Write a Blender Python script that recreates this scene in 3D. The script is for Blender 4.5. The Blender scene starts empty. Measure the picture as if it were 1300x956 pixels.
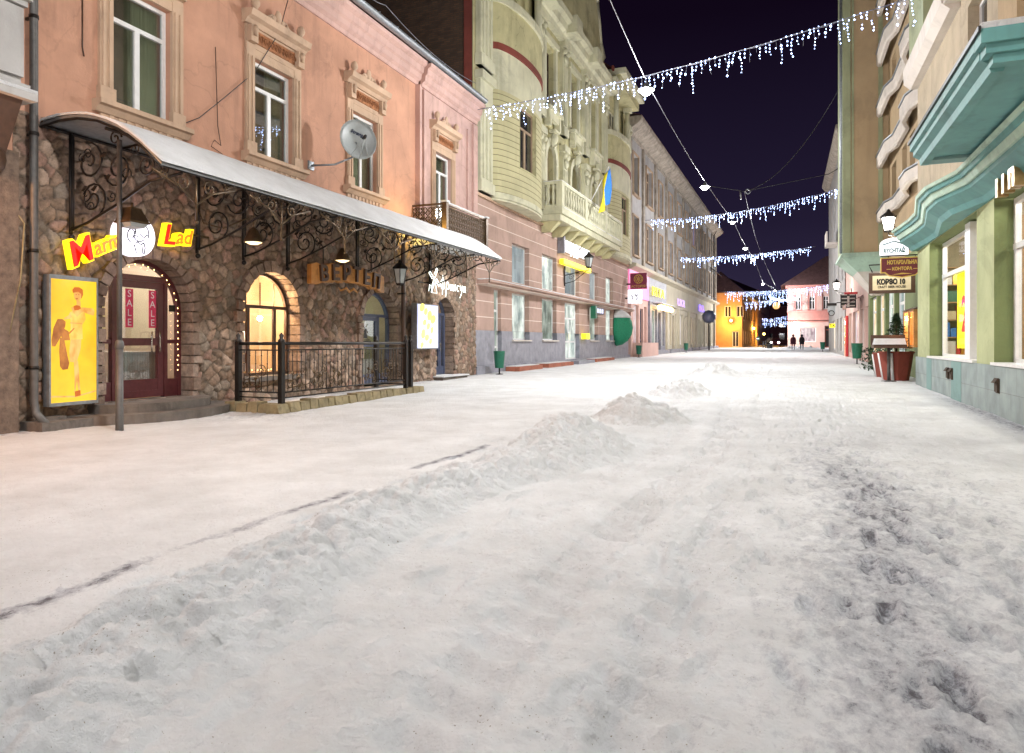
import bpy, bmesh, math, random
import numpy as np
from mathutils import Vector, Matrix, noise as mnoise
random.seed(7)
C = bpy.context.scene.collection
SC = bpy.context.scene
PI = math.pi
# ------------------------------------------------------------------ camera geometry (used to survey the facades)
A = math.radians(21.91); SA, CA = math.sin(A), math.cos(A); FPX = 870.0; HC = 1.3; HY = 434.0
def at_x(px, X):
    k = (px-650)/FPX; d = X/(CA*k-SA); return (SA*k+CA)*d, d
def yx(px, X): return at_x(px, X)[0]
def zx(px, py, X): return HC+(HY-py)*at_x(px, X)[1]/FPX
def sm(a, b, x):
    t = np.clip((x-a)/(b-a), 0, 1); return t*t*(3-2*t)
def gz(y): return float(np.interp(y, [-60, 9, 24, 48, 107, 400], [0, .0, .15, .23, .44, .5]))
XL, XR, XR2 = -10.34, 3.3, 3.7
# ------------------------------------------------------------------ materials
def newmat(name):
    m = bpy.data.materials.new(name); m.use_nodes = True
    return m, m.node_tree.nodes, m.node_tree.links, m.node_tree.nodes['Principled BSDF']
def lin(c):
    return tuple(((v/255+.055)/1.055)**2.4 if v > 10 else v/255/12.92 for v in c)
def N(nodes, t, **kw):
    n = nodes.new(t)
    for k, v in kw.items():
        if k in n.inputs: n.inputs[k].default_value = v
        else: setattr(n, k, v)
    return n
def plaster(name, col, var=.22, rough=.85, bump=.25, scale=1.0, dirt=None, dirtamt=.5, metal=0, streak=True, crack=0):
    m, nd, lk, b = newmat(name)
    tc = N(nd, 'ShaderNodeTexCoord')
    n1 = N(nd, 'ShaderNodeTexNoise', Scale=.9*scale, Detail=8, Roughness=.62); lk.new(tc.outputs['Object'], n1.inputs['Vector'])
    mp = N(nd, 'ShaderNodeMapping'); mp.inputs['Scale'].default_value = (2.2*scale, 2.2*scale, .22*scale); lk.new(tc.outputs['Object'], mp.inputs['Vector'])
    n2 = N(nd, 'ShaderNodeTexNoise', Scale=1.6, Detail=6, Roughness=.6); lk.new(mp.outputs[0], n2.inputs['Vector'])
    n3 = N(nd, 'ShaderNodeTexNoise', Scale=26*scale, Detail=5, Roughness=.6); lk.new(tc.outputs['Object'], n3.inputs['Vector'])
    lo = tuple(c*(1-var) for c in col); hi = tuple(min(1, c*(1+var*.6)) for c in col)
    r = N(nd, 'ShaderNodeValToRGB'); r.color_ramp.elements[0].position = .3; r.color_ramp.elements[1].position = .72
    r.color_ramp.elements[0].color = (*lo, 1); r.color_ramp.elements[1].color = (*hi, 1); lk.new(n1.outputs[0], r.inputs[0])
    mx = N(nd, 'ShaderNodeMix', data_type='RGBA'); 
    dc = dirt or tuple(c*.45 for c in col)
    mx.inputs[7].default_value = (*dc, 1)
    r2 = N(nd, 'ShaderNodeValToRGB'); r2.color_ramp.elements[0].position = .52; r2.color_ramp.elements[1].position = .78
    r2.color_ramp.elements[0].color = (0, 0, 0, 1); r2.color_ramp.elements[1].color = (dirtamt,)*3+(1,)
    lk.new(n2.outputs[0], r2.inputs[0]); lk.new(r2.outputs[0], mx.inputs[0]); lk.new(r.outputs[0], mx.inputs[6])
    n6 = N(nd, 'ShaderNodeTexNoise', Scale=.55*scale, Detail=10, Roughness=.72, Distortion=.6); lk.new(tc.outputs['Object'], n6.inputs['Vector'])
    r6 = N(nd, 'ShaderNodeValToRGB'); r6.color_ramp.elements[0].position = .54; r6.color_ramp.elements[1].position = .60
    r6.color_ramp.elements[0].color = (1, 1, 1, 1); r6.color_ramp.elements[1].color = (1-var*.7,)*3+(1,); lk.new(n6.outputs[0], r6.inputs[0])
    m6 = N(nd, 'ShaderNodeMix', data_type='RGBA', blend_type='MULTIPLY'); m6.inputs[0].default_value = 1; lk.new(mx.outputs[2], m6.inputs[6]); lk.new(r6.outputs[0], m6.inputs[7])
    if crack:
        wv = N(nd, 'ShaderNodeTexNoise', Scale=2.2, Detail=6); lk.new(tc.outputs['Object'], wv.inputs['Vector'])
        va = N(nd, 'ShaderNodeMix', data_type='RGBA', blend_type='LINEAR_LIGHT'); va.inputs[0].default_value = .25; lk.new(tc.outputs['Object'], va.inputs[6]); lk.new(wv.outputs['Color'], va.inputs[7])
        vo = N(nd, 'ShaderNodeTexVoronoi', Scale=.65); vo.feature = 'DISTANCE_TO_EDGE'; lk.new(va.outputs[2], vo.inputs['Vector'])
        cr = N(nd, 'ShaderNodeValToRGB'); cr.color_ramp.elements[0].position = .003; cr.color_ramp.elements[1].position = .010; lk.new(vo.outputs['Distance'], cr.inputs[0])
        mk_ = N(nd, 'ShaderNodeValToRGB'); mk_.color_ramp.elements[0].position = .47; mk_.color_ramp.elements[1].position = .56; lk.new(n1.outputs[0], mk_.inputs[0])
        mxc = N(nd, 'ShaderNodeMath', operation='MAXIMUM'); lk.new(cr.outputs[0], mxc.inputs[0]); lk.new(mk_.outputs[0], mxc.inputs[1])
        mc = N(nd, 'ShaderNodeMapRange'); mc.inputs[3].default_value = 1-crack; lk.new(mxc.outputs[0], mc.inputs[0])
        m8 = N(nd, 'ShaderNodeMix', data_type='RGBA', blend_type='MULTIPLY'); m8.inputs[0].default_value = 1; lk.new(m6.outputs[2], m8.inputs[6]); lk.new(mc.outputs[0], m8.inputs[7]); m6 = m8
    lk.new(m6.outputs[2], b.inputs['Base Color'])
    b.inputs['Roughness'].default_value = rough; b.inputs['Metallic'].default_value = metal
    if bump:
        ad = N(nd, 'ShaderNodeMath', operation='ADD'); lk.new(n3.outputs[0], ad.inputs[0]); lk.new(n1.outputs[0], ad.inputs[1])
        bp = N(nd, 'ShaderNodeBump', Strength=bump, Distance=.02); lk.new(ad.outputs[0], bp.inputs['Height']); lk.new(bp.outputs[0], b.inputs['Normal'])
    return m
def flat(name, col, rough=.5, metal=0, spec=.5, var=None):
    var = (.06 if min(col) > .3 else .2) if var is None else var
    m, nd, lk, b = newmat(name)
    tc = N(nd, 'ShaderNodeTexCoord'); n1 = N(nd, 'ShaderNodeTexNoise', Scale=14, Detail=4); lk.new(tc.outputs['Object'], n1.inputs['Vector'])
    r = N(nd, 'ShaderNodeValToRGB'); r.color_ramp.elements[0].position = .3; r.color_ramp.elements[1].position = .7
    r.color_ramp.elements[0].color = (*[c*(1-var) for c in col], 1); r.color_ramp.elements[1].color = (*[min(1, c*(1+var*.6)) for c in col], 1)
    lk.new(n1.outputs[0], r.inputs[0]); lk.new(r.outputs[0], b.inputs['Base Color'])
    b.inputs['Roughness'].default_value = rough; b.inputs['Metallic'].default_value = metal; b.inputs['Specular IOR Level'].default_value = spec
    return m
def glow(name, col, s, sample=True):
    m, nd, lk, b = newmat(name)
    b.inputs['Base Color'].default_value = (*[min(c, .8) for c in col], 1); b.inputs['Emission Color'].default_value = (*col, 1); b.inputs['Emission Strength'].default_value = s
    if not sample: m.cycles.emission_sampling = 'NONE'
    return m
def litpane(name, c1, c2, s, scale=2.0, zs=.5, rough=.1, mul=.4):
    """a lamp-lit room seen through the pane: soft uneven glow with dark furniture patches"""
    m, nd, lk, b = newmat(name)
    tc = N(nd, 'ShaderNodeTexCoord'); mp = N(nd, 'ShaderNodeMapping'); mp.inputs['Scale'].default_value = (scale, scale, scale*zs)
    lk.new(tc.outputs['Object'], mp.inputs['Vector'])
    n1 = N(nd, 'ShaderNodeTexVoronoi', Scale=1.6); n1.distance = 'CHEBYCHEV'; lk.new(mp.outputs[0], n1.inputs['Vector'])
    n2 = N(nd, 'ShaderNodeTexNoise', Scale=1.3, Detail=5); lk.new(mp.outputs[0], n2.inputs['Vector'])
    r = N(nd, 'ShaderNodeValToRGB'); r.color_ramp.elements[0].color = (*c1, 1); r.color_ramp.elements[1].color = (*c2, 1)
    r.color_ramp.elements[0].position = .35; r.color_ramp.elements[1].position = .62
    ad = N(nd, 'ShaderNodeMix', data_type='RGBA', blend_type='MULTIPLY'); ad.inputs[0].default_value = mul
    lk.new(n2.outputs[0], r.inputs[0]); lk.new(r.outputs[0], ad.inputs[6]); bw = N(nd, 'ShaderNodeRGBToBW'); lk.new(n1.outputs['Color'], bw.inputs[0]); lk.new(bw.outputs[0], ad.inputs[7])
    lk.new(ad.outputs[2], b.inputs['Emission Color']); b.inputs['Emission Strength'].default_value = s
    b.inputs['Base Color'].default_value = (.03, .03, .03, 1); b.inputs['Roughness'].default_value = rough
    return m
def glassmat(name, tint=(.95, .97, .97), refl=.09):
    m, nd, lk, b = newmat(name); nd.remove(b)
    out = [n for n in nd if n.type == 'OUTPUT_MATERIAL'][0]
    t = N(nd, 'ShaderNodeBsdfTransparent'); t.inputs[0].default_value = (*tint, 1)
    g = N(nd, 'ShaderNodeBsdfGlossy'); g.inputs['Roughness'].default_value = .02
    mx = N(nd, 'ShaderNodeMixShader'); mx.inputs[0].default_value = refl
    lk.new(t.outputs[0], mx.inputs[1]); lk.new(g.outputs[0], mx.inputs[2]); lk.new(mx.outputs[0], out.inputs[0])
    return m
def banded(name, col, joint, period, width, off=0, **kw):
    """plaster with level joints every `period` metres"""
    m = plaster(name, col, **kw); nd, lk = m.node_tree.nodes, m.node_tree.links; b = nd['Principled BSDF']
    src = b.inputs['Base Color'].links[0].from_socket
    tc = N(nd, 'ShaderNodeTexCoord'); sx = N(nd, 'ShaderNodeSeparateXYZ'); lk.new(tc.outputs['Object'], sx.inputs[0])
    a = N(nd, 'ShaderNodeMath', operation='ADD'); a.inputs[1].default_value = off+100*period; lk.new(sx.outputs[2], a.inputs[0])
    d = N(nd, 'ShaderNodeMath', operation='MODULO'); d.inputs[1].default_value = period; lk.new(a.outputs[0], d.inputs[0])
    l = N(nd, 'ShaderNodeMath', operation='LESS_THAN'); l.inputs[1].default_value = width; lk.new(d.outputs[0], l.inputs[0])
    mx = N(nd, 'ShaderNodeMix', data_type='RGBA'); mx.inputs[7].default_value = (*joint, 1)
    lk.new(l.outputs[0], mx.inputs[0]); lk.new(src, mx.inputs[6]); lk.new(mx.outputs[2], b.inputs['Base Color'])
    return m
def brickmat(name, c1, c2, mortar, scale=1, bw=.25, rh=.075, axes='YZ', ms=.012):
    m, nd, lk, b = newmat(name)
    tc = N(nd, 'ShaderNodeTexCoord'); sx = N(nd, 'ShaderNodeSeparateXYZ'); cb = N(nd, 'ShaderNodeCombineXYZ'); lk.new(tc.outputs['Object'], sx.inputs[0])
    lk.new(sx.outputs['XYZ'.index(axes[0])], cb.inputs[0]); lk.new(sx.outputs['XYZ'.index(axes[1])], cb.inputs[1])
    bk = N(nd, 'ShaderNodeTexBrick', Scale=1.0); bk.inputs['Brick Width'].default_value = bw; bk.inputs['Row Height'].default_value = rh; bk.inputs['Mortar Size'].default_value = ms
    bk.inputs['Color1'].default_value = (*c1, 1); bk.inputs['Color2'].default_value = (*c2, 1); bk.inputs['Mortar'].default_value = (*mortar, 1)
    lk.new(cb.outputs[0], bk.inputs['Vector'])
    n1 = N(nd, 'ShaderNodeTexNoise', Scale=3, Detail=7); lk.new(tc.outputs['Object'], n1.inputs['Vector'])
    mx = N(nd, 'ShaderNodeMix', data_type='RGBA', blend_type='MULTIPLY'); mx.inputs[0].default_value = .6
    lk.new(bk.outputs[0], mx.inputs[6]); lk.new(n1.outputs[0], mx.inputs[7]); lk.new(mx.outputs[2], b.inputs['Base Color'])
    bp = N(nd, 'ShaderNodeBump', Strength=.5, Distance=.01); bp.invert = True; lk.new(bk.outputs['Fac'], bp.inputs['Height']); lk.new(bp.outputs[0], b.inputs['Normal'])
    b.inputs['Roughness'].default_value = .9
    return m
def stonemat(name):
    m, nd, lk, b = newmat(name)
    at = N(nd, 'ShaderNodeAttribute', attribute_name='stone'); tc = N(nd, 'ShaderNodeTexCoord')
    n1 = N(nd, 'ShaderNodeTexNoise', Scale=9, Detail=8, Roughness=.7); lk.new(tc.outputs['Object'], n1.inputs['Vector'])
    r = N(nd, 'ShaderNodeValToRGB'); r.color_ramp.elements[0].color = (.45, .42, .4, 1); r.color_ramp.elements[1].color = (1.25, 1.2, 1.15, 1)
    r.color_ramp.elements[0].position = .3; r.color_ramp.elements[1].position = .72; lk.new(n1.outputs[0], r.inputs[0])
    mx = N(nd, 'ShaderNodeMix', data_type='RGBA', blend_type='MULTIPLY'); mx.inputs[0].default_value = 1
    lk.new(at.outputs['Color'], mx.inputs[6]); lk.new(r.outputs[0], mx.inputs[7]); lk.new(mx.outputs[2], b.inputs['Base Color'])
    n2 = N(nd, 'ShaderNodeTexNoise', Scale=28, Detail=8, Roughness=.7); lk.new(tc.outputs['Object'], n2.inputs['Vector'])
    bp = N(nd, 'ShaderNodeBump', Strength=.7, Distance=.03); lk.new(n2.outputs[0], bp.inputs['Height']); lk.new(bp.outputs[0], b.inputs['Normal'])
    b.inputs['Roughness'].default_value = .82
    return m
def snowmat(name, bare=False):
    m, nd, lk, b = newmat(name)
    tc = N(nd, 'ShaderNodeTexCoord')
    n1 = N(nd, 'ShaderNodeTexNoise', Scale=1.3, Detail=10, Roughness=.68); lk.new(tc.outputs['Object'], n1.inputs['Vector'])
    r = N(nd, 'ShaderNodeValToRGB'); r.color_ramp.elements[0].position = .34; r.color_ramp.elements[1].position = .64
    r.color_ramp.elements[0].color = (.70, .70, .695, 1); r.color_ramp.elements[1].color = (.86, .865, .87, 1)
    lk.new(n1.outputs[0], r.inputs[0])
    n2 = N(nd, 'ShaderNodeTexNoise', Scale=42, Detail=8, Roughness=.8); lk.new(tc.outputs['Object'], n2.inputs['Vector'])
    n3 = N(nd, 'ShaderNodeTexNoise', Scale=11, Detail=8, Roughness=.7); lk.new(tc.outputs['Object'], n3.inputs['Vector'])
    n5 = N(nd, 'ShaderNodeTexVoronoi', Scale=26); lk.new(tc.outputs['Object'], n5.inputs['Vector'])
    ad = N(nd, 'ShaderNodeMath', operation='MULTIPLY_ADD'); lk.new(n3.outputs[0], ad.inputs[0]); ad.inputs[1].default_value = 1.4; lk.new(n2.outputs[0], ad.inputs[2])
    a2 = N(nd, 'ShaderNodeMath', operation='MULTIPLY_ADD'); lk.new(n5.outputs['Distance'], a2.inputs[0]); a2.inputs[1].default_value = -.35; lk.new(ad.outputs[0], a2.inputs[2])
    bp = N(nd, 'ShaderNodeBump', Strength=1.0, Distance=.04); lk.new(a2.outputs[0], bp.inputs['Height']); lk.new(bp.outputs[0], b.inputs['Normal'])
    n7 = N(nd, 'ShaderNodeTexNoise', Scale=75, Detail=3, Roughness=.5); lk.new(tc.outputs['Object'], n7.inputs['Vector'])
    n8 = N(nd, 'ShaderNodeTexNoise', Scale=1.7, Detail=4, Roughness=.6); lk.new(tc.outputs['Object'], n8.inputs['Vector'])
    s7 = N(nd, 'ShaderNodeMath', operation='MULTIPLY_ADD'); lk.new(n8.outputs[0], s7.inputs[0]); s7.inputs[1].default_value = .35; lk.new(n7.outputs[0], s7.inputs[2])
    r7 = N(nd, 'ShaderNodeValToRGB'); r7.color_ramp.elements[0].position = .87; r7.color_ramp.elements[1].position = .94
    r7.color_ramp.elements[0].color = (1, 1, 1, 1); r7.color_ramp.elements[1].color = (.42, .36, .28, 1); lk.new(s7.outputs[0], r7.inputs[0])
    m7 = N(nd, 'ShaderNodeMix', data_type='RGBA', blend_type='MULTIPLY'); m7.inputs[0].default_value = 1; lk.new(r.outputs[0], m7.inputs[6]); lk.new(r7.outputs[0], m7.inputs[7])
    col = m7.outputs[2]
    if bare:
        at = N(nd, 'ShaderNodeAttribute', attribute_name='bare')
        mp = N(nd, 'ShaderNodeMapping'); mp.inputs['Scale'].default_value = (1, .7, 1); mp.inputs['Rotation'].default_value = (0, 0, .5); lk.new(tc.outputs['Object'], mp.inputs['Vector'])
        n4 = N(nd, 'ShaderNodeTexNoise', Scale=12, Detail=12, Roughness=.80, Distortion=.1); lk.new(mp.outputs[0], n4.inputs['Vector'])
        su = N(nd, 'ShaderNodeMath', operation='ADD'); lk.new(n4.outputs[0], su.inputs[0]); lk.new(at.outputs['Fac'], su.inputs[1])
        r4 = N(nd, 'ShaderNodeValToRGB'); r4.color_ramp.elements[0].position = .79; r4.color_ramp.elements[1].position = .91; r4.color_ramp.elements[1].color = (.78, .78, .78, 1)
        lk.new(su.outputs[0], r4.inputs[0])
        bk = N(nd, 'ShaderNodeTexBrick', Scale=1.0); bk.inputs['Brick Width'].default_value = .22; bk.inputs['Row Height'].default_value = .11; bk.inputs['Mortar Size'].default_value = .012
        bk.inputs['Color1'].default_value = (.135, .10, .10, 1); bk.inputs['Color2'].default_value = (.09, .075, .085, 1); bk.inputs['Mortar'].default_value = (.2, .19, .19, 1)
        lk.new(tc.outputs['Object'], bk.inputs['Vector'])
        mx = N(nd, 'ShaderNodeMix', data_type='RGBA'); lk.new(r4.outputs[0], mx.inputs[0]); lk.new(col, mx.inputs[6]); lk.new(bk.outputs[0], mx.inputs[7])
        r5 = N(nd, 'ShaderNodeValToRGB'); r5.color_ramp.elements[0].position = .60; r5.color_ramp.elements[1].position = .84
        r5.color_ramp.elements[0].color = (1, 1, 1, 1); r5.color_ramp.elements[1].color = (.52, .52, .56, 1); lk.new(su.outputs[0], r5.inputs[0])
        m2 = N(nd, 'ShaderNodeMix', data_type='RGBA', blend_type='MULTIPLY'); m2.inputs[0].default_value = 1
        lk.new(mx.outputs[2], m2.inputs[6]); lk.new(r5.outputs[0], m2.inputs[7]); col = m2.outputs[2]
    lk.new(col, b.inputs['Base Color']); b.inputs['Roughness'].default_value = .7; b.inputs['Specular IOR Level'].default_value = .25
    return m
M = {}
def mk():
    M['orange'] = plaster('terracotta_plaster', (.55, .295, .195), .22, dirtamt=.65, dirt=(.30, .16, .11), crack=.14)
    M['pinklight'] = plaster('pale_pink_plaster', (.58, .38, .33), .2, dirtamt=.5, crack=.12)
    M['trim'] = plaster('peach_trim', (.56, .39, .27), .2, dirtamt=.45, dirt=(.24, .16, .11))
    M['frieze'] = plaster('orange_relief', (.5, .21, .09), .4, scale=9, bump=1)
    M['stone'] = stonemat('rubble_stone')
    M['bankstone'] = banded('rusticated_cladding', (.44, .295, .24), (.70, .58, .5), .58, .03, off=.12, var=.2, dirtamt=.3, bump=.1)
    M['granite'] = plaster('grey_granite', (.27, .27, .31), .3, rough=.45, scale=3, dirtamt=.5, bump=.05)
    M['bank'] = plaster('cream_green_stucco', (.54, .50, .28), .24, dirtamt=.6, crack=.3, dirt=(.3, .27, .14))
    M['banklight'] = plaster('cream_stucco', (.62, .60, .43), .22, dirtamt=.6)
    M['bankrust'] = banded('grooved_stucco', (.54, .50, .29), (.2, .18, .09), .23, .03, var=.12, dirtamt=.25)
    M['redtrim'] = plaster('oxide_red_metal', (.22, .05, .035), .3, dirtamt=.4, bump=.05)
    M['grey'] = plaster('grey_stucco', (.40, .385, .37), .2, dirtamt=.5, dirt=(.2, .17, .14))
    M['greyweather'] = plaster('weathered_cornice', (.36, .31, .25), .4, dirtamt=.8, dirt=(.12, .09, .07), scale=2)
    M['tanw'] = plaster('tan_window_jamb', (.42, .30, .2), .3, dirtamt=.4)
    M['cream'] = plaster('cream_shop_fascia', (.52, .47, .36), .14, dirtamt=.2)
    M['brick'] = brickmat('old_brown_brick', (.15, .075, .04), (.09, .05, .03), (.07, .055, .04), axes='XZ')
    M['green'] = plaster('apple_green_plaster', (.42, .45, .24), .22, dirtamt=.6, dirt=(.2, .22, .11), crack=.15)
    M['dgreen'] = plaster('olive_green_plaster', (.17, .21, .085), .2, dirtamt=.2)
    M['tealplinth'] = brickmat('grey_green_tiles', (.40, .47, .45), (.36, .43, .42), (.3, .33, .32), bw=.6, rh=.47, axes='YZ', ms=.006)
    M['tealdark'] = plaster('teal_plinth_panel', (.20, .32, .30), .15, dirtamt=.2, bump=.1)
    M['teal'] = plaster('teal_paint', (.115, .29, .28), .25, rough=.6, dirtamt=.5, bump=.06)
    M['teallight'] = plaster('pale_teal_moulding', (.42, .57, .46), .25, rough=.65, dirtamt=.5, bump=.06)
    M['tan'] = plaster('ochre_render', (.43, .315, .185), .14, dirtamt=.4, dirt=(.27, .19, .11))
    M['beige'] = plaster('beige_roughcast', (.45, .37, .26), .2, dirtamt=.4, bump=.9, scale=1.5)
    M['sage'] = plaster('sage_pilaster', (.33, .36, .22), .2, dirtamt=.4)
    M['whiteband'] = plaster('off_white_band', (.62, .56, .50), .12, dirtamt=.4)
    M['pinkb'] = plaster('rose_plaster', (.56, .24, .2), .15, dirtamt=.2)
    M['pinkpale'] = plaster('pale_rose_plaster', (.62, .42, .36), .12, dirtamt=.2)
    M['farorange'] = plaster('apricot_plaster', (.6, .33, .14), .15, dirtamt=.2)
    M['roof'] = plaster('brown_tiles', (.22, .115, .11), .3, scale=3, dirtamt=.4)
    M['white'] = flat('white_upvc', (.78, .78, .77), .35)
    M['iron'] = flat('black_wrought_iron', (.022, .019, .017), .42, .6)
    M['bronze'] = flat('bronzed_iron', (.10, .065, .035), .4, .7)
    M['greymetal'] = flat('galvanised_zinc', (.28, .3, .32), .45, .6)
    M['pipe'] = flat('grey_brown_pipe', (.10, .095, .09), .5, .3)
    M['maroon'] = flat('maroon_door_paint', (.085, .018, .02), .35)
    M['slateblue'] = flat('slate_blue_paint', (.07, .085, .14), .35)
    M['wood'] = plaster('carved_wood', (.50, .22, .05), .4, scale=4, rough=.55, dirtamt=.6, dirt=(.08, .03, .01))
    M['darkwood'] = flat('dark_wood', (.07, .035, .02), .5)
    M['darkglass'] = flat('dark_window_glass', (.035, .033, .03), .06, 0, .8)
    M['curtain'] = flat('curtained_glass', (.19, .2, .13), .12, 0, .8)
    M['greenglass'] = flat('green_tinted_glass', (.06, .09, .08), .05, 0, .9)
    M['glass'] = glassmat('clear_glass'); M['oldglass'] = glassmat('house_window_glass', (.75, .78, .76), .22); M['drape'] = plaster('pale_drape', (.45, .45, .30), .15, dirtamt=.2, bump=0); M['room_dark'] = flat('dark_room', (.03, .027, .025), .9)
    M['snow'] = snowmat('snow'); M['snowg'] = snowmat('trodden_snow', True)
    M['stepstone'] = plaster('worn_step_stone', (.16, .135, .115), .35, scale=3, dirtamt=.5, bump=.6)
    M['curbstone'] = plaster('yellowish_kerb_stone', (.30, .24, .13), .45, scale=4, dirtamt=.6, bump=.8)
    M['paver'] = brickmat('dark_pavers', (.11, .085, .07), (.07, .06, .055), (.32, .3, .29), bw=.22, rh=.11, axes='XY')
    M['redslab'] = plaster('red_brick_slab', (.36, .12, .07), .3, scale=3, dirtamt=.3)
    M['binGreen'] = flat('green_enamel', (.012, .13, .075), .35)
    M['awnGreen'] = flat('green_awning_fabric', (.012, .22, .11), .7)
    M['black'] = flat('black_paint', (.012, .012, .013), .4)
    M['chrome'] = flat('polished_steel', (.6, .57, .5), .2, 1)
    M['gold'] = flat('gold_paint', (.62, .42, .09), .35, .5)
    M['signmaroon'] = flat('maroon_sign', (.13, .012, .02), .4)
    M['signred'] = flat('crimson_sign', (.2, .01, .05), .4)
    M['parch'] = flat('parchment_panel', (.62, .52, .33), .6)
    M['dishgrey'] = flat('dish_grey', (.40, .43, .43), .4)
    M['blueflag'] = flat('flag_blue', (.03, .19, .62), .8); M['yellowflag'] = flat('flag_yellow', (.75, .62, .03), .8)
    M['redpot'] = plaster('terracotta_tub', (.26, .055, .035), .25, dirtamt=.3); M['needle'] = flat('fir_green', (.02, .055, .022), .7); M['bark'] = flat('bark', (.06, .04, .025), .9)
    M['skin'] = flat('skin', (.5, .3, .22), .5); M['darkcloth'] = flat('dark_coat', (.02, .018, .025), .9); M['plumcloth'] = flat('plum_coat', (.09, .02, .035), .9)
    M['sheerwhite'] = flat('white_fabric', (.75, .72, .7), .8); M['shelf'] = flat('shelf_wood', (.42, .25, .11), .6)
    M['bronzelit'] = flat('bronze_letter', (.42, .28, .12), .3, .6)
    # light-giving
    M['led'] = glow('led_bulb', (.42, .56, 1), 13, False); M['ledfar'] = glow('far_led_bulb', (.42, .55, 1), 5, False); M['ledwarm'] = glow('warm_fairy_bulb', (1, .62, .22), 9, False)
    M['wirewhite'] = flat('pale_cable', (.2, .2, .23), .6)
    M['lampglow'] = glow('lamp_lens', (1, .97, .93), 60, False)
    M['pendantglow'] = glow('pendant_diffuser', (1, .78, .5), .8); M['lampsoft'] = glow('lantern_glass', (1, .97, .88), 9, False)
    M['globe'] = glow('orange_globe', (1, .5, .2), 1.3); M['sodium'] = glow('sodium_lamp', (1, .5, .08), 25, False)
    M['neonwhite'] = glow('white_neon', (.90, 1, .93), 2.6); M['signwhite'] = glow('white_lightbox', (.90, .89, 1), 1.05)
    M['neonyellow'] = glow('yellow_lightbox', (1, .70, .01), 1.35); M['neonred'] = glow('red_letter', (.75, .012, .004), .75); M['neonorange'] = glow('amber_letter', (.78, .22, .008), .8)
    M['neonlace'] = glow('yellow_pale', (1, .82, .2), 1.5)
    M['yellowbar'] = glow('yellow_bar', (1, .78, .02), 1.4); M['violetglow'] = glow('violet_sign', (.22, .12, 1), 2.2); M['pinkglow'] = glow('magenta_fascia', (.85, .2, .42), .75)
    M['lilac'] = glow('lilac_letters', (.55, .35, .9), .8); M['yellowsign'] = glow('yellow_sign', (1, .75, .02), 1.3)
    M['orangebox'] = litpane('orange_menu_box', (.9, .22, .02), (1, .42, .1), 1.2, 3)
    M['paneCool'] = litpane('cool_lit_pane', (.2, .27, .26), (.80, .88, .80), 1.2); M['paneWarm'] = litpane('warm_lit_pane', (.62, .34, .12), (1, .84, .6), 1.1)
    M['paneBlue'] = litpane('bluish_lit_pane', (.2, .27, .3), (.5, .6, .62), .75, 1); M['panePink'] = litpane('pinkish_lit_pane', (.5, .33, .38), (.95, .8, .8), .95)
    M['paneMid'] = litpane('dim_green_pane', (.10, .15, .12), (.46, .54, .46), .95); M['violetpane'] = glow('violet_window', (.2, .12, .9), .8)
    M['posterlit'] = litpane('lit_poster', (1, .36, .0), (1, .60, .012), 1.1, 1.1, .8, mul=0)
    M['posterfig'] = litpane('poster_skin', (.80, .30, .035), (1, .60, .16), 1.0, 5, .6, mul=0); M['posterdark'] = litpane('poster_brown', (.40, .10, .008), (.75, .25, .03), .85, 6, .6, mul=0); M['postersuit'] = litpane('poster_suit', (.92, .42, .04), (1, .70, .16), 1.05, 5, .6, mul=0)
    M['posterline'] = glow('poster_line', (.38, .09, .008), .7)
    M['lemonlit'] = glow('lit_panel', (.60, .64, .95), .72); M['lemon'] = glow('lit_lemon', (1, .80, .16), .95); M['bankwhite'] = glow('bank_letter', (.86, .9, 1), .85)
    M['yellowpaper'] = glow('backlit_yellow_paper', (1, .80, .01), .75); M['redpaper'] = glow('backlit_red_paint', (.75, .03, .02), .7)
    M['redpaint'] = flat('red_print', (.6, .03, .04), .5); M['magenta'] = flat('magenta_print', (.62, .03, .1), .5)
    M['warmwall'] = plaster('warm_interior_wall', (.52, .42, .32), .12, dirtamt=.1); M['ornament'] = flat('golden_foil', (.75, .45, .08), .3, .7)
mk()
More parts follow.
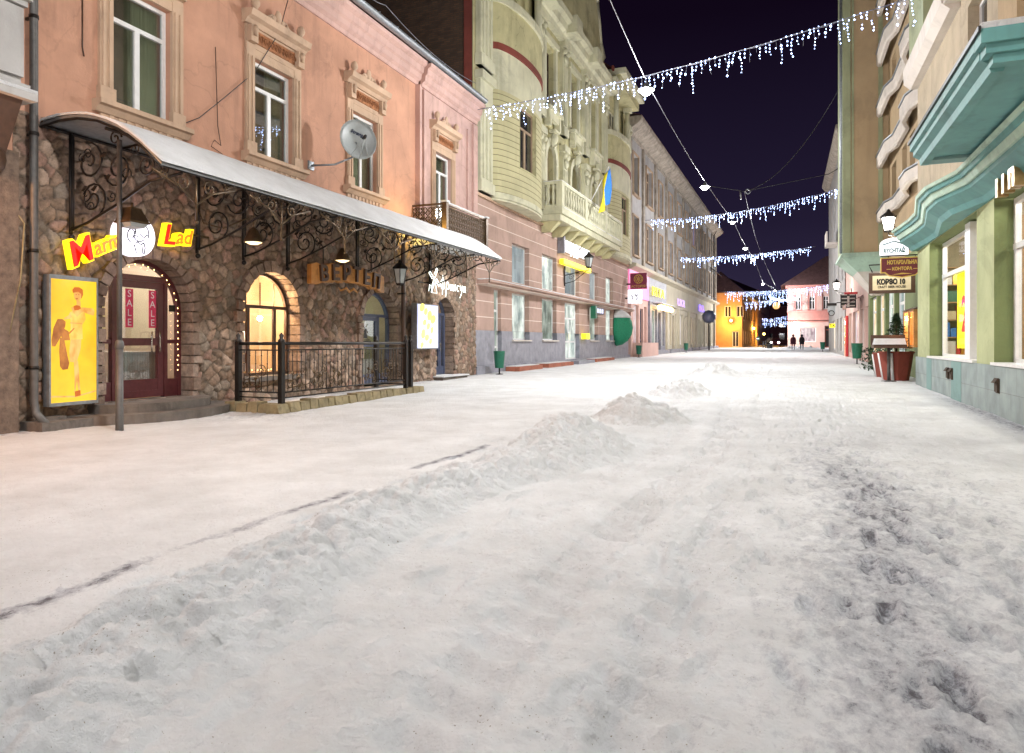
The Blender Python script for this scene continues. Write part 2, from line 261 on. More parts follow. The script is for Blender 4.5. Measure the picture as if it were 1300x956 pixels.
# ------------------------------------------------------------------ mesh builder
def TL(X0): return lambda s, n, z: (X0+n, s, z)
def TR(X0): return lambda s, n, z: (X0-n, s, z)
def TF(Y0): return lambda s, n, z: (s, Y0-n, z)
def TB(Y0): return lambda s, n, z: (s, Y0+n, z)
TW = lambda s, n, z: (s, n, z)
class MB:
    def __init__(self, T=TW): self.v = []; self.f = []; self.fm = []; self.T = T; self.sm = []
    def add(self, vs, fs, m=0, smooth=False):
        o = len(self.v); self.v += [self.T(*p) for p in vs]
        for f in fs: self.f.append([i+o for i in f]); self.fm.append(m); self.sm.append(smooth)
        return self
    def quad(self, a, b, c, d, m=0): return self.add([a, b, c, d], [(0, 1, 2, 3)], m)
    def box(self, s0, s1, n0, n1, z0, z1, m=0):
        v = [(s, n, z) for z in (z0, z1) for n in (n0, n1) for s in (s0, s1)]
        return self.add(v, [(0, 1, 3, 2), (4, 6, 7, 5), (0, 4, 5, 1), (2, 3, 7, 6), (0, 2, 6, 4), (1, 5, 7, 3)], m)
    def frustum(self, s0, s1, n0, n1, z0, S0, S1, N0, N1, z1, m=0):
        v = [(s0, n0, z0), (s1, n0, z0), (s0, n1, z0), (s1, n1, z0), (S0, N0, z1), (S1, N0, z1), (S0, N1, z1), (S1, N1, z1)]
        return self.add(v, [(0, 1, 3, 2), (4, 6, 7, 5), (0, 4, 5, 1), (2, 3, 7, 6), (0, 2, 6, 4), (1, 5, 7, 3)], m)
    def tube(self, pts, r, k=6, m=0, closed=False, cap=True, smooth=True):
        P = [Vector(p) for p in pts]; n = len(P); rs = r if isinstance(r, (list, tuple)) else [r]*n
        vs = []; up = Vector((.13, .27, .95))
        for i, p in enumerate(P):
            if closed: t = P[(i+1) % n]-P[i-1]
            else: t = P[min(i+1, n-1)]-P[max(i-1, 0)]
            if t.length < 1e-9: t = Vector((0, 0, 1))
            t.normalize(); a = t.cross(up)
            if a.length < .05: a = t.cross(Vector((1, .1, 0)))
            a.normalize(); b = t.cross(a)
            for j in range(k):
                w = 2*PI*(j+.5)/k; vs.append(tuple(p+(a*math.cos(w)+b*math.sin(w))*rs[i]))
        fs = []
        for i in range(n if closed else n-1):
            for j in range(k): fs.append((i*k+j, i*k+(j+1) % k, ((i+1) % n)*k+(j+1) % k, ((i+1) % n)*k+j))
        if cap and not closed: fs.append(tuple(range(k))[::-1]); fs.append(tuple(range((n-1)*k, n*k)))
        return self.add(vs, fs, m, smooth)
    def lathe(self, prof, c, k=14, m=0, smooth=True, a0=0, a1=2*PI):
        full = abs(a1-a0-2*PI) < 1e-6; kk = k if full else k+1; vs = []
        for r, z in prof:
            for j in range(kk):
                w = a0+(a1-a0)*j/k; vs.append((c[0]+r*math.cos(w), c[1]+r*math.sin(w), c[2]+z))
        fs = []
        for i in range(len(prof)-1):
            for j in range(k): fs.append((i*kk+j, i*kk+(j+1) % kk, (i+1)*kk+(j+1) % kk, (i+1)*kk+j))
        return self.add(vs, fs, m, smooth)
    def ball(self, c, r, m=0, seg=8, rings=5, sc=(1, 1, 1)):
        vs = []; fs = []
        for i in range(rings+1):
            p = PI*i/rings
            for j in range(seg):
                w = 2*PI*j/seg; vs.append((c[0]+r*sc[0]*math.sin(p)*math.cos(w), c[1]+r*sc[1]*math.sin(p)*math.sin(w), c[2]+r*sc[2]*math.cos(p)))
        for i in range(rings):
            for j in range(seg): fs.append((i*seg+j, i*seg+(j+1) % seg, (i+1)*seg+(j+1) % seg, (i+1)*seg+j))
        return self.add(vs, fs, m, True)
    def octa(self, c, r, m=0, e=1.3):
        x, y, z = c; v = [(x+r, y, z), (x-r, y, z), (x, y+r, z), (x, y-r, z), (x, y, z+r*e), (x, y, z-r*e)]
        return self.add(v, [(0, 2, 4), (2, 1, 4), (1, 3, 4), (3, 0, 4), (2, 0, 5), (1, 2, 5), (3, 1, 5), (0, 3, 5)], m)
    def prism(self, poly, n0, n1, m=0):
        """poly in (s,z), pushed from n0 to n1"""
        k = len(poly); v = [(s, n0, z) for s, z in poly]+[(s, n1, z) for s, z in poly]
        fs = [tuple(range(k)), tuple(range(2*k-1, k-1, -1))]+[(i, (i+1) % k, (i+1) % k+k, i+k) for i in range(k)]
        return self.add(v, fs, m)
    def hprism(self, poly, z0, z1, m=0):
        k = len(poly); v = [(s, n, z0) for s, n in poly]+[(s, n, z1) for s, n in poly]
        fs = [tuple(range(k)), tuple(range(2*k-1, k-1, -1))]+[(i, (i+1) % k, (i+1) % k+k, i+k) for i in range(k)]
        return self.add(v, fs, m)
    def sweep(self, prof, path, m=0, smooth=False):
        """profile [(n,z)] carried along s in path; ends closed"""
        k = len(prof); vs = [(s, n, z) for s in path for n, z in prof]; fs = []
        for i in range(len(path)-1):
            for j in range(k): fs.append((i*k+j, i*k+(j+1) % k, (i+1)*k+(j+1) % k, (i+1)*k+j))
        fs += [tuple(range(k)), tuple(range((len(path)-1)*k, len(path)*k))[::-1]]
        return self.add(vs, fs, m, smooth)
    def wall(self, s0, s1, z0, z1, ops=(), n=0, depth=.25, m=0, mr=None):
        S = sorted({s0, s1, *[o[0] for o in ops], *[o[1] for o in ops]}); Z = sorted({z0, z1, *[o[2] for o in ops], *[o[3] for o in ops]})
        S = [s for s in S if s0 <= s <= s1]; Z = [z for z in Z if z0 <= z <= z1]
        for i in range(len(S)-1):
            for j in range(len(Z)-1):
                cs, cz = (S[i]+S[i+1])/2, (Z[j]+Z[j+1])/2
                if any(o[0] < cs < o[1] and o[2] < cz < o[3] for o in ops): continue
                self.quad((S[i], n, Z[j]), (S[i+1], n, Z[j]), (S[i+1], n, Z[j+1]), (S[i], n, Z[j+1]), m)
        r = m if mr is None else mr
        for a, b, c, d in ops:
            e = n-depth; c0, d0 = c, d; c, d = max(c, z0), min(d, z1)
            if d <= c: continue
            self.quad((a, n, c), (a, e, c), (a, e, d), (a, n, d), r); self.quad((b, n, c), (b, e, c), (b, e, d), (b, n, d), r)
            
            if d == d0: self.quad((a, n, d), (b, n, d), (b, e, d), (a, e, d), r)
            if c == c0: self.quad((a, n, c), (b, n, c), (b, e, c), (a, e, c), r)
        return self
    def text(self, body, size, s, z, n0, n1, m=0, rot=0, shear=0, off=0, align='CENTER', flip=1, sx=1):
        cu = bpy.data.curves.new('t', 'FONT'); cu.body = body; cu.size = size; cu.align_x = align; cu.extrude = .01; cu.shear = shear; cu.offset = off; cu.resolution_u = 3
        o = bpy.data.objects.new('t', cu); C.objects.link(o); dg = bpy.context.evaluated_depsgraph_get()
        me = o.evaluated_get(dg).to_mesh(); c_, s_ = math.cos(rot), math.sin(rot); vs = []
        for v in me.vertices:
            x, y, w = v.co; x *= sx; X, Y = x*c_-y*s_, x*s_+y*c_
            vs.append((s+flip*X, n1 if w > 0 else n0, z+Y))
        self.add(vs, [tuple(p.vertices) for p in me.polygons], m)
        o.evaluated_get(dg).to_mesh_clear(); bpy.data.objects.remove(o); bpy.data.curves.remove(cu)
        return self
    def build(self, name, mats, parent=None, normals=True):
        if not isinstance(mats, (list, tuple)): mats = [mats]
        me = bpy.data.meshes.new(name); me.from_pydata(self.v, [], self.f)
        for m in mats: me.materials.append(M[m] if isinstance(m, str) else m)
        if me.polygons:
            me.polygons.foreach_set('material_index', self.fm); me.polygons.foreach_set('use_smooth', self.sm)
        if normals and len(self.f) < 30000:
            bm = bmesh.new(); bm.from_mesh(me); bmesh.ops.recalc_face_normals(bm, faces=bm.faces); bm.to_mesh(me); bm.free()
        me.update()
        o = bpy.data.objects.new(name, me); C.objects.link(o)
        if parent is not None: adopt(o, parent)
        return o
def adopt(o, parent):
    o.parent = parent
    if parent.type == 'EMPTY': o.matrix_parent_inverse = Matrix.Translation(-Vector(parent.location))
def tag(o, label, cat, group=None, kind=None):
    o['label'] = label; o['category'] = cat
    if group: o['group'] = group
    if kind: o['kind'] = kind
    return o
def thing(name, label, cat, loc, group=None):
    o = bpy.data.objects.new(name, None); o.empty_display_size = .2; o.location = loc; C.objects.link(o)
    return tag(o, label, cat, group)
def struct(o): o['kind'] = 'structure'; return o
def dup(root, loc, label=None):
    r = root.copy(); C.objects.link(r); r.location = loc
    if label: r['label'] = label
    for ch in list(root.children):
        c = ch.copy(); C.objects.link(c); c.parent = r
        for g in ch.children:
            d = g.copy(); C.objects.link(d); d.parent = c
    return r
def lamp(name, loc, power, col=(1, .93, .84), r=.15, parent=None, spot=None):
    l = bpy.data.lights.new(name, 'SPOT' if spot else 'POINT'); l.energy = power; l.color = col; l.shadow_soft_size = r
    if spot: l.spot_size = spot; l.spot_blend = .6
    o = bpy.data.objects.new(name, l); C.objects.link(o); o.location = loc
    if parent is not None: adopt(o, parent)
    return o
# ------------------------------------------------------------------ numpy noise
def hash2(ix, iy, seed):
    h = (ix.astype(np.int64)*374761393+iy.astype(np.int64)*668265263+seed*974634277) & 0xffffffff
    h = ((h ^ (h >> 13))*1274126177) & 0xffffffff
    return ((h ^ (h >> 16)) & 0xffffff)/float(0xffffff)
def vnoise(x, y, seed=0):
    ix, iy = np.floor(x), np.floor(y); fx, fy = x-ix, y-iy; fx = fx*fx*(3-2*fx); fy = fy*fy*(3-2*fy)
    a, b, c, d = hash2(ix, iy, seed), hash2(ix+1, iy, seed), hash2(ix, iy+1, seed), hash2(ix+1, iy+1, seed)
    return (a*(1-fx)+b*fx)*(1-fy)+(c*(1-fx)+d*fx)*fy
def fbm(x, y, sc, oc=4, seed=0):
    t = 0; a = .5; n = 0
    for i in range(oc): t = t+a*vnoise(x*sc, y*sc, seed+i*17); n += a; a *= .5; sc *= 2.03
    return t/n
def voro(x, y, cx, cy, seed=0):
    gx, gy = np.floor(x/cx), np.floor(y/cy); f1 = np.full(x.shape, 9.); f2 = f1.copy(); idx = np.zeros(x.shape); idy = np.zeros(x.shape)
    for i in range(-2, 3):
        for j in range(-2, 3):
            ax, ay = gx+i, gy+j
            px = (ax+.08+.84*hash2(ax, ay, seed)+.5*(ay % 2))*cx; py = (ay+.08+.84*hash2(ax, ay, seed+5))*cy
            d = np.hypot(x-px, (y-py)); n = d < f1
            f2 = np.where(n, f1, np.minimum(f2, d)); idx = np.where(n, ax, idx); idy = np.where(n, ay, idy); f1 = np.where(n, d, f1)
    return f1, f2, hash2(idx, idy, seed+9), hash2(idx, idy, seed+11)
def gridmesh(name, P, mat, keep=None, attrs=None, smooth=True):
    ny, nx, _ = P.shape; idx = np.arange(ny*nx).reshape(ny, nx)
    q = np.stack([idx[:-1, :-1], idx[:-1, 1:], idx[1:, 1:], idx[1:, :-1]], -1).reshape(-1, 4)
    if keep is not None: q = q[keep.reshape(-1)]
    me = bpy.data.meshes.new(name); me.vertices.add(ny*nx); me.vertices.foreach_set('co', P.reshape(-1).astype(np.float32))
    me.loops.add(q.size); me.loops.foreach_set('vertex_index', q.reshape(-1).astype(np.int32)); me.polygons.add(len(q))
    me.polygons.foreach_set('loop_start', np.arange(0, q.size, 4, dtype=np.int32)); me.polygons.foreach_set('use_smooth', np.full(len(q), smooth))
    me.materials.append(M[mat]); me.update(calc_edges=True)
    for k, (ty, arr) in (attrs or {}).items():
        a = me.attributes.new(k, ty, 'POINT'); a.data.foreach_set('color' if ty == 'FLOAT_COLOR' else 'value', arr.reshape(-1).astype(np.float32))
    o = bpy.data.objects.new(name, me); C.objects.link(o); return o
# ================================================================== GROUND AND SNOW
def axis(parts):
    out = []
    for a, b, st in parts: out += list(np.arange(a, b, st))
    return np.array(out+[parts[-1][1]])
def ground():
    xs = axis([(-400, -60, 40), (-60, -14, 4), (-14, -4, .07), (-4, 1.8, .022), (1.8, 4.2, .05), (4.2, 14, 2), (14, 60, 6), (60, 400, 40)])
    ys = [-60, -40, -20, -8, -3, 0]; y = .8
    while y < 16: ys.append(y); y += max(.02, .009*y)
    while y < 120: ys.append(y); y += .018*y
    ys = np.array(ys+[130, 150, 180, 220, 300, 400, 600])
    X, Y = np.meshgrid(xs, ys); Z = np.interp(Y, [-60, 9, 24, 48, 107, 400], [0, .0, .15, .23, .44, .5])
    inn = ((X > -14) & (X < 4.3)).astype(float)
    base = (fbm(X, Y, .7, 3, 1)-.5)*.03+(fbm(X, Y, 3.1, 4, 2)-.5)*.012+(fbm(X, Y, 11, 4, 3)-.5)*.016+(fbm(X, Y, 30, 3, 13)-.5)*.010
    # trodden, crumbly strip right of the ridge and wheel-like drag marks along the street
    rough = sm(-2.2, -1.4, X)*(1-sm(1.0, 3.0, X)*.5)
    base += rough*((fbm(X*1.0+.2*Y, Y*.55, 6, 4, 8)-.5)*.036+np.abs(fbm(X, Y, 16, 3, 12)-.5)*.055)
    tr = np.sin((X+1.15+.16*np.sin(Y*.5))*9.5)*.5+.5
    base += sm(-1.9, -1.4, X)*(1-sm(-.6, -.2, X))*(-.040*tr+.028*np.sin(Y*24+X*9)*(tr > .5))
    # shoe prints
    rs = np.random.RandomState(3); prints = np.zeros_like(X)
    def sole(cx, cy, w, dep, pr):
        m = (np.abs(X-cx) < .26) & (np.abs(Y-cy) < .26)
        if not m.any(): return
        dx, dy = X[m]-cx, Y[m]-cy; u = dx*math.cos(w)+dy*math.sin(w); v = -dx*math.sin(w)+dy*math.cos(w)
        q = np.minimum(np.hypot(u/.048, (v-.045)/.105), np.hypot(u/.038, (v+.10)/.05)); g = 1-sm(.8, 1.15, q); rim = np.exp(-((q-1.35)/.25)**2)
        tread = .5+.5*np.sin(v*210)*np.cos(u*30)
        base[m] += -dep*g*(.85+.15*tread)+.007*rim; prints[m] = np.maximum(prints[m], g*pr)
    for wk in range(30):                     # walkers: left and right shoe in turn
        x = rs.normal(.7, .75) if wk < 17 else rs.uniform(-9, 2.8); y = rs.uniform(.8, 2.2); hd = rs.normal(0, .06); stp = rs.uniform(.62, .78); sd = 1; d_ = 1 if rs.rand() < .5 else -1; dep = rs.uniform(.014, .032)
        while y < 17:
            sole(x+.09*sd+rs.normal(0, .02), y+rs.normal(0, .03), -hd+.12*sd*d_+(0 if d_ > 0 else PI)+rs.normal(0, .06), dep, .085 if wk < 17 else .0)
            y += stp; x += math.tan(hd)*stp; sd = -sd
    rl = np.random.RandomState(77)
    for i in range(900):      # crumbs that rolled off the plough ridge
        cx, cy = rl.normal(-1.9, .75) if i < 700 else rl.uniform(-8, 3), rl.uniform(1.2, 14); q = rl.uniform(.012, .035); m = (np.abs(X-cx) < q) & (np.abs(Y-cy) < q)
        if m.any(): base[m] = np.maximum(base[m], base[m]+q*.9*np.clip(1-np.hypot(X[m]-cx, Y[m]-cy)/q, 0, 1)**.5)
    Z = Z+base*inn+.01
    bare = np.zeros_like(X)
    lane = np.exp(-((X-.5-.12*np.sin(Y*1.3))/.40)**2)*.165*(1-sm(6.5, 11, Y))
    bare += lane+np.exp(-((X-1.5)/.9)**2)*.10*(1-sm(5, 11, Y))+np.exp(-((X-.3)/1.7)**2)*.06*(1-sm(8, 17, Y))
    bare += prints*np.exp(-((X-.7)/1.0)**2)*(1-sm(8, 13, Y))
    seam = np.exp(-((X+3.50+.03*np.sin(Y*2.3)+.05*(vnoise(Y*3, X*0, 4)-.5))/.07)**2)*(1-sm(8.6, 9.4, Y))*(.285*sm(.42, .55, fbm(Y*.9, X*0+3, 1.2, 3, 21))+.05)
    bare += seam
    bare += np.exp(-((X+8.6)/.9)**2-((Y-9.6)/1.1)**2)*.21+np.exp(-((X-3.15)/.22)**2)*.30*(1-sm(15, 20, Y))
    bare += np.exp(-((X+10.1)/.3)**2)*.2
    P = np.stack([X, Y, Z], -1)
    return struct(gridmesh('ground', P, 'snowg', attrs={'bare': ('FLOAT', bare)}))
ground()
def heap(name, x0, x1, y0, y1, st, hf, lumps, label, seed, cat='snow pile', lump=(.025, .14)):
    xs = np.arange(x0, x1+st, st); ys = np.arange(y0, y1+st, st); X, Y = np.meshgrid(xs, ys)
    H = hf(X, Y); rs = np.random.RandomState(seed); G = np.interp(Y, [-60, 9, 24, 48, 107, 400], [0, .0, .15, .23, .44, .5])
    add = np.zeros_like(H)
    for i in range(lumps):
        r = lump[0]*(lump[1]/lump[0])**(rs.rand()**1.7); cx, cy = rs.uniform(x0, x1), rs.uniform(y0, y1)
        a, b = int((cx-x0)/st), int((cy-y0)/st); k = int(r/st)+2; sl = (slice(max(0, b-k), b+k+1), slice(max(0, a-k), a+k+1))
        if add[sl].size == 0 or H[min(b, H.shape[0]-1), min(a, H.shape[1]-1)] < .05: continue
        e, g = rs.uniform(.6, 1.4), rs.uniform(0, PI); dx, dy = X[sl]-cx, Y[sl]-cy
        u, v = (dx*math.cos(g)+dy*math.sin(g))/e, (-dx*math.sin(g)+dy*math.cos(g))*e
        d = np.maximum(np.abs(u), np.abs(v))*.55+np.hypot(u, v)*.5
        add[sl] = np.maximum(add[sl], np.clip((r-d)/r*1.7, 0, 1)**.75*r*.95)
    Z = G-.06+H+np.where(H > .02, add*np.clip(H*7, 0, 1), 0)+(fbm(X, Y, 14, 4, seed)-.5)*.05*np.clip(H*8, 0, 1)+(fbm(X, Y, 34, 4, seed+3)-.5)*.028*np.clip(H*9, .3, 1)
    o = gridmesh(name, np.stack([X, Y, Z], -1), 'snow'); return tag(o, label, cat)
def ridge(X, Y):
    c = -2.62+.12*np.sin(Y*1.1)+.10*(fbm(Y, X*0, .8, 2, 5)-.5); w = .54+.10*np.sin(Y*.8+1)
    amp = np.interp(Y, [.2, 2, 4, 6, 7.2, 8.3, 9.2, 9.8], [.12, .13, .15, .17, .26, .34, .2, 0])
    t = (X-c)/w; asym = np.where(t < 0, np.exp(-(np.abs(t)/.85)**3.2), np.exp(-(np.abs(t)/.95)**1.9))
    return asym*amp*(.7+.6*fbm(X, Y, 3.2, 3, 31))+.0
heap('snow_ridge', -3.5, -1.5, .9, 9.9, .012, ridge, 9000, 'long low ridge of ploughed snow running down the street beside the bare seam', 4, 'snow ridge', (.016, .11))
def mound(cx, cy, rx, ry, h):
    return lambda X, Y: h*np.exp(-(((X-cx)/rx)**2+((Y-cy)/ry)**2)**.9)*(.7+.6*fbm(X, Y, 2.5, 3, 41))
heap('snow_pile', -3.2, -1.3, 10.2, 12.6, .022, mound(-2.25, 11.2, .55, .6, .40), 900, 'steep little snow heap just past the end of the snow ridge', 6)
heap('snow_pile', -3.4, -1.2, 14.4, 18.6, .03, mound(-2.35, 16.6, .55, 1.1, .34), 500, 'flatter snow heap, second one past the end of the snow ridge', 8)
heap('snow_pile', -3.8, -1.0, 21, 30, .045, mound(-2.4, 25.5, .6, 2.4, .34), 200, 'long low snow heap farthest down the middle of the street', 9, lump=(.06, .16))
heap('snow_pile', -3.0, 4.5, 87.5, 94, .12, mound(1.2, 91, 2.6, 1.3, .42), 60, 'wide snow bank in front of the rose corner house', 12, lump=(.1, .25))

# ================================================================== TERRACOTTA HOUSE (near side of the street, left)
T = TL(XL)
Y0, Y1 = 6.45, 22.0
house = thing('townhouse', 'two storey terracotta plastered house with rubble stone ground floor and arched shop doors', 'house', (XL-4, 14, 0))
A1 = (yx(128, XL), yx(240, XL), .30, 1.86); A2 = (yx(306, XL), yx(376, XL), .58, 1.95); A3 = (yx(457, XL), yx(502, XL), .12, 1.8); A4 = (yx(549, XL), yx(572, XL), .16, 2.1)
ARCH = [A1, A2, A3, A4]
def in_arch(S, Z, a, pad=0):
    s0, s1, z0, zs = a; c, r = (s0+s1)/2, (s1-s0)/2+pad
    return (np.abs(S-c) < r) & (Z > z0-pad) & (Z < zs+np.sqrt(np.maximum(0, r*r-(S-c)**2)))
def stonewall():
    ss = np.arange(Y0, Y1+.001, .024); zs = np.arange(-.12, 4.66, .024); S, Z = np.meshgrid(ss, zs)
    wx = S+(fbm(S, Z, 2.2, 3, 51)-.5)*.16; wz = Z+(fbm(S, Z, 2.2, 3, 52)-.5)*.16
    f1, f2, h1, h2 = voro(wx, wz, .225, .165, 60)
    e = (f2-f1); mort = 1-sm(.006, .028, e)
    n = (1-mort)*(.016+.03*h1)+.012*sm(.0, .12, e)+(fbm(S, Z, 7, 5, 61)-.5)*.04+(1-mort)*((wx*7.3+h2*40) % 1.0-.5)*.0+(1-mort)*((h2-.5)*(wz % .225)*.12+(h1-.5)*(wx % .3)*.12)
    n += np.where(S > yx(541, XL), .10, 0)
    pal = np.array([(.33, .23, .165), (.26, .18, .125), (.40, .30, .23), (.22, .155, .11), (.34, .215, .165), (.29, .235, .185)])
    col = pal[np.clip((h2*6).astype(int), 0, 5)]*(.72+.5*h1)[..., None]
    col = col*(1-mort[..., None])+np.array([.15, .115, .085])*mort[..., None]
    cS, cZ = (S[:-1, :-1]+S[1:, 1:])/2, (Z[:-1, :-1]+Z[1:, 1:])/2; keep = np.ones(cS.shape, bool)
    for a in ARCH: keep &= ~in_arch(cS, cZ, a)
    P = np.stack([XL+n, S, Z], -1); rgba = np.concatenate([col, np.ones(col.shape[:2]+(1,))], -1)
    o = gridmesh('stone_wall', P, 'stone', keep, {'stone': ('FLOAT_COLOR', rgba)}); adopt(o, house); return o
stonewall()
def arch_ring(a, name, depth=.34, th=.17, seed=0, out=.10):
    """rough voussoirs and jamb blocks round an arched opening"""
    rs = random.Random(seed); s0, s1, z0, zs = a; c, r = (s0+s1)/2, (s1-s0)/2; m = MB(T); cols = []
    def blk(p, q, u, v):
        o0 = rs.uniform(-.02, .025); i0 = rs.uniform(-.012, .02)
        f = out+rs.uniform(-.02, .03)
        P = [(p[0], p[1]), (q[0], q[1]), (v[0], v[1]), (u[0], u[1])]
        k = len(m.v); m.add([(x, -depth, y) for x, y in P]+[(x*.985+.015*(sum(t[0] for t in P)/4), f, y*.985+.015*(sum(t[1] for t in P)/4)) for x, y in P], [(0, 1, 5, 4), (1, 2, 6, 5), (2, 3, 7, 6), (3, 0, 4, 7), (4, 5, 6, 7)])
        cc = rs.choice([(.30, .215, .165), (.24, .17, .13), (.34, .26, .21), (.21, .15, .115)]); cols.extend([(*cc, 1)]*8)
    n = max(9, int(PI*r/.17)); w = [i*PI/n for i in range(n+1)]
    for i in range(n):
        g = .012; t = th*rs.uniform(.75, 1.25); x0, x1 = w[i]+g/r, w[i+1]-g/r
        pt = lambda R, an: (c-R*math.cos(an), zs+R*math.sin(an))
        blk(pt(r, x0), pt(r, x1), pt(r+t, x0), pt(r+t, x1))
    for sgn, s in ((-1, s0), (1, s1)):
        z = z0-.1
        while z < zs-.03:
            h = min(rs.uniform(.13, .26), zs-z); t = th*rs.uniform(.7, 1.3)
            blk((s, z+.01), (s, z+h-.01), (s+sgn*t, z+.01), (s+sgn*t, z+h-.01)); z += h
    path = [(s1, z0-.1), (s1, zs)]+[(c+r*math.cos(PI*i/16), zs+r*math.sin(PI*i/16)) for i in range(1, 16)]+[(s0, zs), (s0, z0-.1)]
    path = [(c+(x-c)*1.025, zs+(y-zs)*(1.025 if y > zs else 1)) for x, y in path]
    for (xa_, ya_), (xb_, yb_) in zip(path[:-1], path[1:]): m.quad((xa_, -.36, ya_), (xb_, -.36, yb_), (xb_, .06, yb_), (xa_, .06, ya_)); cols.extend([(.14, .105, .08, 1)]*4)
    o = m.build(name, 'stone', house); at = o.data.attributes.new('stone', 'FLOAT_COLOR', 'POINT'); at.data.foreach_set('color', np.array(cols, np.float32).reshape(-1)); return o
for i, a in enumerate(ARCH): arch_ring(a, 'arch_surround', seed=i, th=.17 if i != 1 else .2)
WIN = [(yx(141, XL), yx(216, XL), 5.2, 7.25), (yx(321, XL), yx(371, XL), 5.2, 7.22), (yx(446, XL), yx(478, XL), 5.25, 7.22), (yx(547, XL), yx(568, XL), 4.75, 7.25)]
YP = yx(530, XL)
MB(T).wall(Y0, YP, 4.62, 9.2, WIN[:3], depth=.2).build('upper_wall', 'orange', house)
MB(T).wall(YP, Y1, 4.62, 9.2, [WIN[3]], n=.12, depth=.3).box(YP-.13, YP-.002, -.1, .16, 4.62, 9.0).box(YP+.06, YP+.2, .122, .2, 4.62, 8.9).box(Y1-.35, Y1-.02, .122, .2, 4.62, 8.9).box(Y1-.78, Y1-.66, .122, .18, 4.62, 8.6).build('pink_bay_wall', 'pinklight', house)
def carcass():
    m = MB(); b = XL-14
    m.quad((XL, Y0, 4.62), (b, Y0, 4.62), (b, Y0, 9.7), (XL, Y0, 9.7)); m.quad((b, Y0, -.1), (b, Y1, -.1), (b, Y1, 9.7), (b, Y0, 9.7)); m.quad((XL, Y1-.01, 0), (b, Y1-.01, 0), (b, Y1-.01, 9.7), (XL, Y1-.01, 9.7))
    m.quad((XL-.04, Y0, 4.62), (b, Y0, 4.62), (b, Y1, 4.62), (XL-.04, Y1, 4.62)); m.quad((XL, Y0, -.1), (b, Y0, -.1), (b, Y0, 4.62), (XL, Y0, 4.62))
    m.quad((XL-.9, Y0, 4.62), (XL-.9, Y1, 4.62), (XL-.9, Y1, 9.7), (XL-.9, Y0, 9.7))
    m.build('rear_shell', 'orange', house)
carcass()
cor = [(0, 9.0), (.05, 9.0), (.07, 9.1), (.16, 9.16), (.18, 9.3), (.24, 9.34), (.26, 9.5), (.36, 9.56), (.38, 9.66), (0, 9.66)]
MB(T).sweep(cor, [Y0, YP-.05]).build('cornice', 'pinklight', house)
cor2 = [(n+.13, z-.05) for n, z in cor]
MB(T).sweep(cor2, [YP-.05, Y1-.02]).build('cornice', 'pinklight', house)
gut = [(.50+.12*math.cos(a), 9.76+.12*math.sin(a)) for a in [PI+PI*i/8 for i in range(9)]]+[(.50+.1*math.cos(a), 9.76+.1*math.sin(a)) for a in [2*PI-PI*i/8 for i in range(9)]]
mb = MB(T).sweep(gut, [Y0, Y1-.05], smooth=True)
s = Y0+.5
while s < Y1-.3: mb.box(s, s+.03, .36, .64, 9.765, 9.785); s += .9
mb.build('gutter', 'greymetal', house)
mb = MB(T); mb.add([(Y0, .42, 9.74), (Y1-.02, .42, 9.74), (Y1-.02, -8, 13.2), (Y0, -8, 13.2), (Y0, -14.1, 9.74), (Y1-.02, -14.1, 9.74)], [(0, 1, 2, 3), (3, 2, 5, 4)]); mb.build('roof', 'roof', house)
mb = MB(T); mb.box(YP+.2, Y1-.25, -1.3, -1.0, 9.8, 11.0); mb.build('roof_parapet', 'orange', house)
MB(T).box(YP+.1, Y1-.1, -1.42, -.9, 11.0, 11.06).build('parapet_cap', 'greymetal', house)
def upvc(m, s0, s1, n, z0, z1, vs=(), hs=(), w=.07, d=.06):
    m.box(s0, s0+w, n, n+d, z0, z1); m.box(s1-w, s1, n, n+d, z0, z1); m.box(s0+w, s1-w, n, n+d, z0, z0+w); m.box(s0+w, s1-w, n, n+d, z1-w, z1)
    for v, a, b in vs: m.box(v-w*.7, v+w*.7, n+.003, n+d-.003, a, b)
    for h, a, b in hs: m.box(a, b, n+.002, n+d-.002, h-w*.55, h+w*.55)
def window(T, s0, s1, z0, z1, n, parent, frame='white', pane='darkglass', vs=(), hs=(), w=.07, pname='pane', fname='window'):
    m = MB(T); upvc(m, s0, s1, n, z0, z1, vs, hs, w); f = m.build(fname, frame, parent)
    p = MB(T).box(s0+w*.5, s1-w*.5, n+.012, n+.028, z0+w*.5, z1-w*.5).build(pname, pane, f); return f
